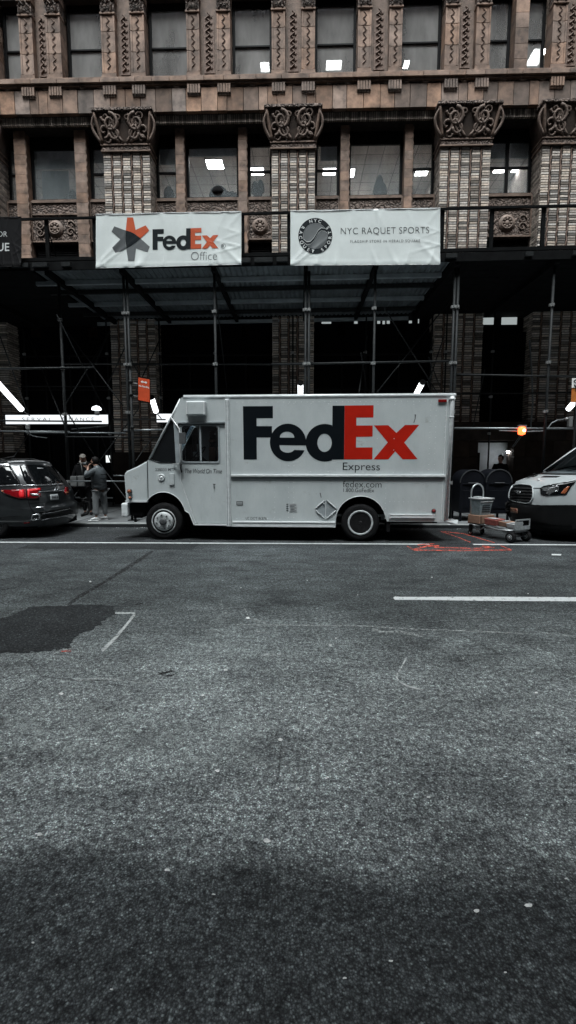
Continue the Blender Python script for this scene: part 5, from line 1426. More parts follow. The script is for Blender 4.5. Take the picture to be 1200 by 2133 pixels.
# placard holder, plates, decals
mb = MB(); q = [(687, 1037), (711, 1058.6), (687, 1079.5), (663.5, 1058.6)]
for i in range(4):
    a, b = q[i], q[(i+1) % 4]; mb.path([TP(a[0]+(b[0]-a[0])*.12, a[1]+(b[1]-a[1])*.12, -.014), TP(a[0]+(b[0]-a[0])*.88, a[1]+(b[1]-a[1])*.88, -.014)], .012, 6)
mb.path([TP(687, 1038, -.012), TP(687, 1079, -.012)], .009, 6)
for a in ((680, 1044), (694, 1044), (675, 1067), (697, 1067)): mb.tube(TP(*a, -.02), TP(a[0]+4, a[1]+3, -.025), .008, 6)
mb.build('placard_holder', M['ttrim'], K)
mb = MB(); tb(mb, 610.5, 627, 1047.5, 1064.5, -.006, -.001); mb.build('placard', M['rim'], K)
mb = MB()
for k in range(5): tb(mb, 612, 625-k % 2*3, 1050+k*3, 1051+k*3, -.0085, -.0062)
for k in range(4): tb(mb, 604.5, 608.5, 1048+k*4.3, 1050+k*4.3, -.004, -.001)
mb.build('placard_print', M['ink_grey'], K)
mb = MB(); tb(mb, 499.5, 513.5, 1043.5, 1052, -.006, -.001); mb.build('vent_plate', M['ink_mid'], K)
mb = MB(); tb(mb, 501, 512, 1045.5, 1047, -.009, -.0062); tb(mb, 501, 512, 1048.5, 1050, -.009, -.0062); mb.build('vent_slot', M['rim'], K)
def decal(name, loops, mat, lift=0.0):
    me = loops_mesh([[T(*p) for p in lp] for lp in loops], 0)
    for v in me.vertices: v.co = Vector((v.co.x, -.0025-lift, v.co.y))
    return link(name, me, mat, K)
decal('logo_letter', F_, M['logo_navy']); decal('logo_letter', e_, M['logo_navy'], .0005); decal('logo_letter', d_, M['logo_navy'], .001)
decal('logo_letter', E_, M['logo_red']); decal('logo_letter', x_, M['logo_red'], .0005)
M['halo'] = plain('pale_keyline', (.72, .72, .70), .5, var=.05)
def ttext(s, px0, px1, py0, py1, mat='ink', off=0, shear=0, sp=1.0, y=-.0025, parent=None, flip=False):
    me = text_mesh(s, off, shear, sp)
    def fn(a, b, c):
        if flip: a = 1-a
        u, w = T(px0+(px1-px0)*a, py1+(py0-py1)*b); return Vector((u, y, w))
    return link('lettering', fit(me, fn), M[mat], parent or K)
ttext('Express', 721.5, 798, 961.5, 982, off=-.005)
ttext('fedex.com', 722, 802, 999, 1012.5, off=-.008); ttext('1.800.GoFedEx', 723, 787, 1014.5, 1022.3, off=-.002)
ttext('The World On Time', 392, 470, 977, 986.5, 'ink_grey', .002, .22, .95, y=.0105, parent=dr)
ttext('238033 MTP', 330, 372, 976.5, 982.5, 'ink_mid', .005, 0, 1.0, flip=False)
ttext('US DOT 86876', 519, 563, 1076.3, 1081.8, 'ink_grey', .0)
decal('scratch', [[(866, 862), (869, 863), (868, 872), (865.5, 880), (864, 879), (866.5, 871)]], M['ink_mid']); decal('scratch', [[(674, 1025), (676, 1024), (678, 1034), (676.5, 1035)]], M['ink_mid']); decal('scratch', [[(450, 1008), (456, 1008), (456, 1010), (454, 1010), (454.5, 1018), (452.5, 1018), (452, 1010)]], M['ink_mid'])
decal('placard_print', [[(663.5, 1058.6), (687, 1037.5), (711, 1058.6), (687, 1079)]], M['tgrey'])
# cab interior
mb = MB(); mb.box(tu(330), tu(475), .3, TWD-.3, .95, 1.0); mb.box(tu(472), tu(487), .05, TWD-.05, .95, 2.92); mb.box(tu(330), tu(360), .1, TWD-.1, 1.0, 1.72); mb.box(tu(394), tu(487), .041, TWD-.041, 2.86, 2.92); mb.build('cab_lining', M['tdark'], K)
mb = MB(); u, w = T(432, 990); mb.box(u-.05, u+.4, .5, 1.0, 1.0, 1.5); mb.box(u+.33, u+.45, .5, 1.0, 1.5, 2.1); mb.build('seat', M['tdark'], K, bevel=.05)
mb = MB(); c = TP(411, 948, .42); ax = Vector((-.75, 0, .66)).normalized(); b1 = Vector((0, 1, 0)); b2 = ax.cross(b1)
mb.path([c+(b1*math.cos(t)+b2*math.sin(t))*.22 for t in [k*2*PI/24 for k in range(24)]], .016, 8, closed=True); mb.tube(c, c-ax*.5, .03, 8)
for k in range(3): t_ = k*2*PI/3; mb.tube(c, c+(b1*math.cos(t_)+b2*math.sin(t_))*.22, .012, 6)
mb.build('steering_wheel', M['rimdark'], K, smooth='all')
mb = MB(); tb(mb, 404, 413, 942, 953, .25, .26); tb(mb, 413.5, 417.5, 926, 946, .2, .21); tb(mb, 419.5, 422, 930, 946, .22, .23); mb.build('dash_papers', M['paper'], K)
mb = MB(); tb(mb, 438, 449, 932, 960, .25, .4); tb(mb, 455, 462, 932, 958, .25, .4); tb(mb, 437, 449, 916, 921, .28, .4); mb.build('parcels', plain('brown_parcel_card', (.50, .27, .19), .8, var=.3), K)
# torn flap of sheet hanging behind the rear bumper
mb = MB(); c = TP(938, 1078, .25)
mb.add([c, c+Vector((.3, -.03, -.03)), c+Vector((.28, -.06, -.12)), c+Vector((.16, -.02, -.13)), c+Vector((.02, 0, -.06))], [(0, 1, 2, 3, 4)]); o = mb.build('rear_step', M['ttrim'], K); o.modifiers.new('solid', 'SOLIDIFY').thickness = .02
# ------------------------------------------------------------------ cars
def smoothstep(a, b, x):
    t = max(0, min(1, (x-a)/(b-a))); return t*t*(3-2*t)
def interp(tab, x):
    """piecewise-linear table with smoothed corners"""
    if x <= tab[0][0]: return tab[0][1]
    for (a, u), (b, v) in zip(tab, tab[1:]):
        if x <= b:
            t = (x-a)/(b-a); return u+(v-u)*t
    return tab[-1][1]
M['grey_paint'] = plain('dark_grey_metallic_paint', (0.030, .034, .037), .28, .35, var=.15, coat=.7)
M['van_paint'] = plain('silver_white_van_paint', (0.46, .50, .51), .35, .0, var=.10, scale=3, coat=.5)
M['plastic'] = plain('black_bumper_plastic', (0.009, .0095, .010), .5, var=.25)
M['carglass'] = plain('dark_privacy_glass', (0.005, .006, .007), .08, var=.1, spec=.35)
M['chrome'] = plain('chrome_trim', (.62, .64, .66), .15, .9, var=.1)
M['tail_red'] = glow('lit_tail_lamp', (0.50, .008, .014), .17)
M['tail_dark'] = plain('red_tail_lens', (0.20, .004, .008), .12, var=.2, coat=.6)
M['plate'] = plain('licence_plate', (.50, .53, .54), .5, var=.2, scale=30)
M['alloy'] = plain('grey_alloy', (.10, .105, .11), .35, .6, var=.2)

# minivan: x forward is -x (nose to the left), tail at x = 0
mv = at(62, 1090, 10.15)
MVX = at(150, 1000, 11.5).x
V = thing('minivan', 'dark grey minivan at the left edge with its red tail lamp lit', 'minivan', (MVX+.02, 10.98, 0), local=True)
V.rotation_euler = (0, 0, R(1.0))
bpy.context.view_layer.update()
# half width by height, and how far the tail leans forward by height
HW = [(.20, .80), (.28, .90), (.40, .955), (.60, .975), (.82, .975), (.98, .95), (1.06, .925), (1.30, .86), (1.52, .775), (1.62, .70), (1.66, .60), (1.69, .40), (1.70, 0.0)]
TX_ = [(.20, -.10), (.28, -.03), (.42, -.0), (.60, -.0), (.66, -.03), (.70, -.10), (.95, -.12), (1.08, -.19), (1.35, -.36), (1.55, -.50), (1.62, -.50), (1.66, -.55), (1.69, -.75), (1.70, -.9)]
zs = [.20, .28, .40, .50, .60, .66, .70, .82, .95, 1.02, 1.08, 1.2, 1.32, 1.45, 1.55, 1.60, 1.64, 1.67, 1.69, 1.70]
def mv_pt(s, z, side):
    """s: 0 at the tail corner .. 1 at the nose"""
    L_ = 5.1; x = interp(TX_, z)-s*L_
    w = interp(HW, z)
    dist = s*L_
    w -= .17*(1-smoothstep(0, .5, dist))**1.5
    if z > 1.05: w -= .05*(z-1.05)*0
    # hood drop at the front
    zz_ = z
    if s > .72: k = smoothstep(.72, .95, s); zz_ = z if z < .95 else .95+(z-.95)*(1-k)
    return (x, side*w, zz_)
st = [0, .008, .02, .035, .055, .08, .12, .18, .25, .35, .45, .55, .65, .72, .78, .84, .9, .96, 1.0]
mb = MB(); vs = []; n = len(zs)
for s in st:
    for z in zs: vs.append(mv_pt(s, z, -1))
    for z in zs[::-1]: vs.append(mv_pt(s, z, 1))
m_ = 2*n; fs = []
for j in range(len(st)-1):
    for i in range(m_-1): fs.append((j*m_+i, j*m_+i+1, (j+1)*m_+i+1, (j+1)*m_+i))
    fs.append((j*m_+m_-1, j*m_, (j+1)*m_, (j+1)*m_+m_-1))
# tail face: gently bowed rows between left and right
base_n = len(vs); nc = 8
for z in zs:
    a = mv_pt(0, z, -1); b = mv_pt(0, z, 1)
    for k in range(1, nc):
        t = k/nc; bow = (.10 if z < 1.6 else .02)*(1-(2*t-1)**2); vs.append((a[0]+bow, a[1]+(b[1]-a[1])*t, z))
for i in range(n-1):
    rowa = [i]+[base_n+i*(nc-1)+k for k in range(nc-1)]+[m_-1-i]; rowb = [i+1]+[base_n+(i+1)*(nc-1)+k for k in range(nc-1)]+[m_-2-i]
    for k in range(nc): fs.append((rowa[k], rowa[k+1], rowb[k+1], rowb[k]))
fs.append(tuple([(len(st)-1)*m_+i for i in range(m_)]))
mb.add(vs, fs)
body = mb.build('body', M['grey_paint'], V, smooth='all')
bm = bmesh.new(); bm.from_mesh(body.data); bmesh.ops.remove_doubles(bm, verts=bm.verts[:], dist=1e-4); bm.to_mesh(body.data); bm.free()
for p in body.data.polygons: p.use_smooth = True
ws = body.modifiers.new('wn', 'WEIGHTED_NORMAL')
bpy.context.view_layer.update()
tree = bvh_of(body)
def Z7(pts, ox=0, oy=930, k=170/1200): return [(ox+x*k, oy+y*k) for x, y in pts]
on_surface('tail_window', tree, [Z7([(285, 290), (310, 272), (480, 268), (660, 275), (775, 292), (850, 400), (925, 530), (880, 545), (400, 560), (350, 480)])], M['carglass'], V)
on_surface('side_window', tree, [Z7([(-400, 285), (0, 290), (155, 290), (200, 370), (262, 480), (285, 492), (300, 552), (-100, 575), (-400, 580)])], M['carglass'], V)
on_surface('window_trim', tree, [Z7([(-400, 584), (-100, 579), (335, 560), (338, 570), (0, 590), (-400, 600)])], M['chrome'], V, lift=.008)
on_surface('pillar_trim', tree, [Z7([(160, 290), (168, 290), (275, 480), (268, 484)])], M['plastic'], V, lift=.009)
on_surface('rail_trim', tree, [Z7([(-300, 252), (0, 252), (155, 262), (155, 285), (0, 278), (-300, 276)])], M['chrome'], V, lift=.008)
tl = on_surface('tail_lamp', tree, [Z7([(22, 642), (60, 640), (385, 633), (388, 762), (290, 768), (150, 722), (60, 690)])], M['tail_dark'], V, lift=.012, thick=.02)
tl2 = on_surface('tail_lamp', tree, [Z7([(396, 630), (480, 618), (590, 612), (600, 650), (560, 668), (560, 690), (605, 700), (600, 735), (540, 768), (410, 768)])], M['tail_dark'], V, lift=.012, thick=.02)
on_surface('lamp_glow', tree, [Z7([(290, 650), (345, 640), (352, 700), (350, 745), (295, 750), (280, 700)])], M['tail_red'], tl, lift=.026)
on_surface('lamp_glow', tree, [Z7([(405, 640), (560, 622), (585, 630), (580, 645), (440, 668), (430, 740), (408, 745)])], M['tail_red'], tl2, lift=.026)
on_surface('lamp_glow', tree, [Z7([(28, 648), (60, 650), (60, 675), (30, 668)])], M['amber_lens'], tl, lift=.026)
on_surface('reversing_lens', tree, [Z7([(440, 700), (600, 700), (608, 716), (585, 732), (470, 722)])], M['chrome'], tl2, lift=.026)
tl3 = on_surface('tail_lamp', tree, [Z7([(940, 655), (955, 600), (990, 605), (1002, 660), (1000, 710), (965, 712), (945, 695)])], M['tail_dark'], V, lift=.012, thick=.015)
on_surface('reversing_lens', tree, [Z7([(950, 672), (990, 662), (1000, 690), (960, 700)])], M['amber_lens'], tl3, lift=.022)
on_surface('chrome_bar', tree, [Z7([(545, 668), (700, 655), (870, 645), (975, 640), (975, 652), (870, 660), (700, 668), (548, 680)])], M['chrome'], V, lift=.012, thick=.012)
on_surface('tailgate_lip', tree, [Z7([(330, 572), (600, 560), (820, 548), (940, 545), (945, 560), (820, 568), (600, 580), (340, 590)])], M['chrome'], V, lift=.010, thick=.008)
def ellipse_px(cx, cy, rx, ry, n=20): return [(cx+rx*math.cos(2*PI*i/n), cy+ry*math.sin(2*PI*i/n)) for i in range(n)]
em = on_surface('emblem', tree, [Z7(ellipse_px(818, 636, 28, 30)), Z7(ellipse_px(818, 636, 20, 22))], M['chrome'], V, lift=.02, thick=.01)
on_surface('emblem_bars', tree, [Z7([(803, 618), (810, 618), (812, 634), (826, 634), (828, 618), (835, 618), (830, 655), (823, 655), (824, 640), (813, 640), (812, 655), (806, 655)])], M['chrome'], em, lift=.024)
pl = on_surface('licence_plate', tree, [Z7([(728, 708), (838, 698), (855, 778), (738, 794)])], M['plate'], V, lift=.016, thick=.01)
for k in range(4): on_surface('plate_digits', tree, [Z7([(748+k*24, 728-k*2), (764+k*24, 726-k*2), (768+k*24, 764-k*2), (752+k*24, 766-k*2)])], M['ink_grey'], pl, lift=.023)
on_surface('gate_seam', tree, [Z7([(388, 600), (394, 600), (410, 770), (455, 900), (500, 965), (570, 985), (560, 992), (490, 975), (445, 905), (402, 775)])], M['plastic'], V, lift=.008)
on_surface('gate_seam', tree, [Z7([(430, 815), (600, 822), (900, 800), (980, 790), (980, 796), (900, 806), (600, 828), (430, 821)])], M['plastic'], V, lift=.008)
on_surface('model_badge', tree, [Z7([(515, 900), (650, 882), (655, 892), (520, 912)])], M['chrome'], V, lift=.012)
on_surface('bumper_strip', tree, [Z7([(575, 965), (1030, 890), (1035, 912), (800, 955), (620, 988)])], M['plastic'], V, lift=.012, thick=.03)
on_surface('bumper_insert', tree, [Z7([(600, 1010), (800, 990), (1060, 930), (1060, 985), (850, 1030), (610, 1075)])], M['plastic'], V, lift=.012, thick=.03)
on_surface('bumper_bead', tree, [Z7([(622, 982), (770, 962), (1030, 905), (1030, 912), (770, 972), (625, 992)])], M['chrome'], V, lift=.03)
on_surface('bumper_bead', tree, [Z7([(615, 1072), (850, 1030), (1065, 985), (1065, 992), (850, 1040), (618, 1082)])], M['chrome'], V, lift=.03)
fg = on_surface('fog_surround', tree, [Z7([(468, 1000), (555, 985), (590, 1000), (585, 1070), (480, 1092), (455, 1060)]), Z7([(482, 1014), (555, 1000), (572, 1012), (568, 1060), (490, 1076), (474, 1052)])], M['chrome'], V, lift=.02, thick=.012)
on_surface('side_skirt', tree, [Z7([(-100, 1055), (100, 1035), (330, 1015), (330, 1022), (100, 1044), (-100, 1065)])], M['plastic'], V, lift=.008)
on_surface('reflector', tree, [Z7([(348, 1118), (430, 1112), (440, 1122), (360, 1134)])], M['tail_dark'], V, lift=.012)
on_surface('brake_lamp', tree, [Z7([(540, 318), (630, 322), (632, 332), (545, 328)])], M['plate'], V, lift=.012)
mb = MB(); mb.path([(-1.25, -.15, 1.70), (-1.12, -.15, 1.735), (-1.0, -.15, 1.76), (-.96, -.15, 1.755)], .02, 6, rr=[.035, .03, .018, .008]); mb.build('antenna', M['plastic'], V, smooth='all')
mb = MB(); mb.path([(-3.2, -.66, 1.66), (-3.0, -.66, 1.71), (-1.0, -.66, 1.71), (-.85, -.66, 1.665)], .016, 6); mb.build('roof_bar', M['plastic'], V); mb = MB(); mb.path([(-3.2, .66, 1.66), (-3.0, .66, 1.71), (-1.0, .66, 1.71), (-.85, .66, 1.665)], .016, 6); mb.build('roof_bar', M['plastic'], V)
mb = MB(); mb.box(-5.0, -.25, -.75, .75, .19, .35); mb.box(-.3, .05, .2, .55, .22, .34); mb.build('underbody', M['tdark'], V)
mb = MB(); mb.path([(.02, .85, .30), (.14, .93, .33), (.20, .98, .45), (.17, .99, .62), (.08, .95, .66)], .035, 8); mb.tube((.0, .93, .70), (.16, .95, .72), .025, 8); mb.tube((.06, .93, .70), (.06, .93, .60), .02, 6); mb.build('bumper_guard', M['plastic'], V, smooth='all')
def car_wheel(par, x, y, r, side, rim='alloy'):
    c = (x, y, r); mb = MB(); mb.lathe([(r*.62, .02*side), (r*.72, 0), (r*.93, .0), (r, .035*side), (r, .19*side), (r*.93, .22*side), (r*.6, .22*side)], c, 'y', 32); o = mb.build('wheel', M['rubber'], par, smooth='all')
    mb = MB(); mb.lathe([(r*.66, .02*side), (r*.64, .005*side), (r*.60, .03*side), (r*.55, .06*side), (.03, .06*side)], c, 'y', 28)
    for k in range(10):
        a = k*PI/5; mb.tube((x+math.cos(a)*r*.12, y+.02*side, r+math.sin(a)*r*.12), (x+math.cos(a)*r*.6, y+.025*side, r+math.sin(a)*r*.6), .02, 6)
    mb.build('rim', M[rim], o, smooth='all')
for x in (-1.1, -4.1):
    car_wheel(V, x, -.93, .34, 1); car_wheel(V, x, .93, .34, -1)

# cargo van at the right: nose to the left, x = 0 at the nose and running back to +x
VX = 4.98
W = thing('cargo_van', 'white cargo van with black grille and bumper at the right edge', 'van', (VX, 10.92, 0), local=True)
bpy.context.view_layer.update()
# levels: (z, half width, nose x) at the very front; widths open out to full width going back
zl = [.20, .30, .42, .55, .68, .74, .80, .95, 1.08, 1.17]
def vx(z): return interp([(.20, .14), (.30, .06), (.42, .02), (.62, .0), (.70, .05), (.74, .08), (.80, .08), (.95, .11), (1.08, .17), (1.17, .24)], z)
def vw(x, z):
    k = interp([(0, .62), (.06, .74), (.14, .84), (.26, .93), (.42, .985), (.65, 1.02), (1.0, 1.03), (6, 1.03)], x)
    return k*interp([(.2, .95), (.3, .985), (.42, 1), (.8, 1), (1.0, .985), (1.17, .95), (1.3, .94), (1.42, .93)], z)
def hood(x):     # height of the body shoulder / hood edge
    return interp([(0, 1.10), (.24, 1.17), (.45, 1.25), (.70, 1.335), (.95, 1.40), (1.2, 1.42), (6, 1.42)], x)
vs = []; stx = [0, .03, .07, .12, .18, .26, .36, .48, .62, .78, .95, 1.2, 1.6, 2.2, 3.0, 4.0, 5.5]; n = len(zl)+1
for x in stx:
    row = []
    for i, z in enumerate(zl+[None]):
        if z is None: z_ = hood(x+.24); xx_ = max(.0, .27+x*(1.0)) 
        else:
            f = (z-.2)/(1.17-.2); z_ = z if z < .85 else z+(hood(x+.24)-1.17)*((z-.85)/.32)*.9; xx_ = x+vx(z)
        w_ = vw(xx_, z_)-(.035 if z is None else 0)
        row.append((xx_, w_, z_))
    vs += [(a, -b, c) for a, b, c in row]+[(a, b, c) for a, b, c in row[::-1]]
m_ = 2*n; fs = []
for j in range(len(stx)-1):
    for i in range(m_-1):
        if i != n-1: fs.append((j*m_+i, j*m_+i+1, (j+1)*m_+i+1, (j+1)*m_+i))
    fs.append((j*m_+m_-1, j*m_, (j+1)*m_, (j+1)*m_+m_-1))
nc = 8
def row_ids(j, i):
    """points across the body between left and right at level i of station j"""
    a = vs[j*m_+i]; b = vs[j*m_+m_-1-i]; ids = [j*m_+i]
    for k in range(1, nc):
        t = k/nc; q = 1-(2*t-1)**2
        if i == n-1: p = (a[0]-.10*q*(1-min(1, stx[j])), a[1]+(b[1]-a[1])*t, a[2]+.075*q)
        else: p = (a[0]-.15*q, a[1]+(b[1]-a[1])*t, a[2])
        vs.append(p); ids.append(len(vs)-1)
    return ids+[j*m_+m_-1-i]
rows = [row_ids(0, i) for i in range(n)]
for i in range(n-1):
    for k in range(nc): fs.append((rows[i][k], rows[i][k+1], rows[i+1][k+1], rows[i+1][k]))
prev = rows[-1]
for j in range(1, len(stx)):
    cur = row_ids(j, n-1)
    for k in range(nc): fs.append((prev[k], prev[k+1], cur[k+1], cur[k]))
    prev = cur
mb = MB(); mb.add(vs, fs); mb.mi = [1 if sum(vs[i][2] for i in f)/len(f) < .73 and min(vs[i][0] for i in f) < 1.7 else 0 for f in fs]; vb = mb.build('body', [M['van_paint'], M['plastic']], W, smooth='all')
bm = bmesh.new(); bm.from_mesh(vb.data); bmesh.ops.remove_doubles(bm, verts=bm.verts[:], dist=1e-4); bmesh.ops.recalc_face_normals(bm, faces=bm.faces[:]); bm.to_mesh(vb.data); bm.free()
for p in vb.data.polygons: p.use_smooth = True
vb.modifiers.new('wn', 'WEIGHTED_NORMAL')
# cab above the shoulder line
g = [(.62, .70, 1.43), (.95, .90, 1.40)]
mb = MB()
A0 = (.60, 0, 1.455); A1 = (.72, .62, 1.44); A2 = (1.0, .93, 1.40)
B0 = (1.80, 0, 2.33); B1 = (1.86, .55, 2.31); B2 = (2.02, .80, 2.25)
mb.grid(lambda u, v: tuple((Vector(((A0[0]+(A2[0]-A0[0])*abs(2*u-1)**2.2), (2*u-1)*.93, A0[2]+(A2[2]-A0[2])*abs(2*u-1)**2))*(1-v)+Vector((B0[0]+(B2[0]-B0[0])*abs(2*u-1)**2.2, (2*u-1)*.80, B0[2]+(B2[2]-B0[2])*abs(2*u-1)**2))*v)), 16, 8)
M['windscreen'] = glass_mat('van_windscreen', (.42, .45, .47), .06, .02)
ws_ = mb.build('windscreen', M['windscreen'], W, smooth='all')
mb = MB()
for sg in (-1, 1):
    mb.path([(.93, sg*.92, 1.40), (1.45, sg*.87, 1.82), (2.04, sg*.80, 2.27), (2.6, sg*.78, 2.42)], .045, 8)
mb.build('windscreen_pillar', M['van_paint'], W, smooth='all')
mb = MB()
for sg in (-1, 1):
    q = [(1.05, sg*.93, 1.41), (5.5, sg*.95, 1.41), (5.5, sg*.80, 2.45), (2.5, sg*.80, 2.42), (2.08, sg*.815, 2.27)]
    mb.add(q, [(0, 1, 2, 3, 4)])
mb.grid(lambda u, v: (1.82+.28*abs(2*u-1)**2*(1-v)+v*3.65, (2*u-1)*.80, 2.33+.16*min(1, v*5)-.10*abs(2*u-1)**2.5), 12, 10)
mb.build('cab_shell', M['van_paint'], W, smooth='all')
mb = MB(); mb.add([(1.25, -.925, 1.47), (2.4, -.925, 1.47), (2.4, -.84, 2.15), (2.1, -.85, 2.15)], [(0, 1, 2, 3)]); mb.build('side_window', M['carglass'], W)
mb = MB(); mb.box(.95, 1.9, -.85, .85, 1.2, 1.43); mb.box(2.2, 2.3, -.9, .9, .5, 2.3); mb.box(1.2, 5.4, -.9, .9, .35, .4); mb.build('dashboard', M['tdark'], W)
M['vest'] = plain('orange_vest_cloth', (.55, .13, .02), .8, var=.3)
mb = MB(); mb.box(1.25, 1.42, -.52, -.18, 1.44, 1.80); mb.build('dash_vest', M['vest'], W, bevel=.03)
mb = MB(); mb.box(1.02, 1.2, -.35, -.05, 1.44, 1.455); mb.box(1.0, 1.1, .1, .3, 1.44, 1.46); mb.build('dash_papers', M['paper'], W)
mb = MB(); c = Vector((1.55, -.42, 1.55)); ax = Vector((-.8, 0, .6)).normalized(); b1 = Vector((0, 1, 0)); b2 = ax.cross(b1)
mb.path([c+(b1*math.cos(t)+b2*math.sin(t))*.19 for t in [k*2*PI/20 for k in range(20)]], .014, 6, closed=True); mb.build('steering_wheel', M['plastic'], W)
bpy.context.view_layer.update()
vt = bvh_of(vb)
def Z8(pts, ox=1040, oy=900, k=160/1200): return [(ox+x*k, oy+y*k) for x, y in pts]
gro = Z8([(215, 832), (330, 818), (500, 832), (540, 870), (548, 950), (540, 1040), (505, 1105), (440, 1122), (250, 1092), (165, 1065), (140, 1020), (142, 960), (165, 890)])
gri = Z8([(225, 842), (330, 828), (495, 842), (530, 875), (538, 950), (530, 1036), (498, 1093), (440, 1110), (255, 1080), (172, 1055), (152, 1016), (154, 960), (175, 895)])
on_surface('grille_surround', vt, [gro, gri], M['van_paint'], W, lift=.022, thick=.03, step=4)
gl = on_surface('grille', vt, [gri], M['plastic'], W, lift=.006, step=4)
M['slat'] = plain('grille_slat', (.022, .023, .024), .45, var=.2)
for k in range(5):
    y = 868+k*46; on_surface('grille_slat', vt, [Z8([(185-k*5, y-2), (330, y+4), (520, y+14), (520, y+32), (330, y+22), (180-k*5, y+14)])], M['slat'], gl, lift=.02, thick=.02, step=6)
em = on_surface('emblem', vt, [Z8(ellipse_px(312, 950, 44, 24))], M['chrome'], W, lift=.045, thick=.012, step=3)
on_surface('emblem_face', vt, [Z8(ellipse_px(312, 950, 36, 17))], M['slat'], em, lift=.053, step=3)
on_surface('emblem_script', vt, [Z8([(285, 953), (296, 944), (310, 946), (322, 944), (338, 950), (325, 954), (310, 951), (296, 957)])], M['chrome'], em, lift=.058, step=3)
hl = on_surface('headlight', vt, [Z8([(640, 880), (680, 858), (780, 836), (900, 822), (1060, 795), (1195, 765), (1120, 860), (1050, 975), (900, 988), (700, 995), (655, 980), (640, 930)])], M['carglass'], W, lift=.010, step=5)
M['reflector'] = plain('headlight_reflector', (.42, .44, .45), .15, .8, var=.5, scale=30)
on_surface('reflector', vt, [Z8([(665, 882), (760, 862), (830, 862), (925, 845), (930, 890), (905, 930), (850, 940), (790, 975), (730, 965), (760, 930), (690, 920)])], M['reflector'], hl, lift=.020, step=4)
on_surface('projector_lens', vt, [Z8(ellipse_px(893, 890, 34, 42)), Z8(ellipse_px(893, 890, 24, 31))], M['chrome'], hl, lift=.03, step=3)
on_surface('turn_signal', vt, [Z8([(955, 962), (1010, 890), (1060, 850), (1095, 850), (1045, 940), (1020, 972)])], M['amber_lens'], hl, lift=.022, step=4)
on_surface('front_bumper', vt, [Z8([(95, 1105), (130, 1080), (200, 1105), (300, 1125), (420, 1150), (530, 1145), (700, 1142), (1000, 1140), (1420, 1140), (1420, 1500), (900, 1470), (300, 1370), (150, 1320), (100, 1260)])], M['plastic'], W, lift=.012, thick=.02, step=6)
pb = on_surface('licence_plate', vt, [Z8([(195, 1185), (305, 1200), (310, 1275), (200, 1250)])], plain('orange_grey_plate', (.16, .085, .055), .5, var=.2), W, lift=.035, thick=.01, step=4)
on_surface('plate_sticker', vt, [Z8(ellipse_px(287, 1224, 11, 14, 10))], M['tail_dark'], pb, lift=.043)
on_surface('hood_vent', vt, [Z8([(415, 706), (450, 680), (598, 682), (560, 700)])], M['plastic'], W, lift=.008, step=4)
on_surface('hood_vent', vt, [Z8([(650, 708), (710, 690), (960, 692), (890, 712)])], M['plastic'], W, lift=.008, step=4)
on_surface('hood_seam', vt, [Z8([(530, 876), (640, 876), (700, 842), (1100, 772), (1250, 738), (1250, 744), (1100, 778), (705, 848), (645, 882), (530, 882)])], M['plastic'], W, lift=.006, step=5)
on_surface('cowl', vt, [Z8([(500, 655), (560, 640), (680, 648), (900, 655), (1300, 655), (1300, 672), (900, 668), (680, 662), (560, 660)])], M['plastic'], W, lift=.012, step=5)
on_surface('washer_jet', vt, [Z8(ellipse_px(618, 750, 22, 10))], M['ttrim'], W, lift=.02)
mb = MB(); mb.path([(.93, .5, 1.44), (1.05, .2, 1.52), (1.1, -.1, 1.56)], .012, 6); mb.path([(.9, -.1, 1.45), (1.02, -.5, 1.52), (1.15, -.75, 1.56)], .012, 6); mb.build('wiper', M['plastic'], W)
mb = MB(); mb.box(.3, 5.4, -.85, .85, .13, .4); mb.box(.12, .3, -.72, .72, .12, .3); mb.build('underbody', M['tdark'], W)
for x in (1.02, 4.6): car_wheel(W, x, -1.0, .36, 1, 'rimdark'); car_wheel(W, x, 1.0, .36, -1, 'rimdark')
mb = MB()
pts = arc(1.02, .36, .44, .44, -10, 190, 16)
for i in range(len(pts)-1):
    a, b = pts[i], pts[i+1]; mb.add([(a[0], -1.034, a[1]), (b[0], -1.034, b[1]), (1.02, -1.034, .36)], [(0, 1, 2)])
mb.build('wheel_arch', M['tdark'], W)
mb = MB(); mb.box(1.25, 1.4, -1.22, -1.02, 1.45, 1.8); mb.build('mirror', M['plastic'], W, bevel=.04)
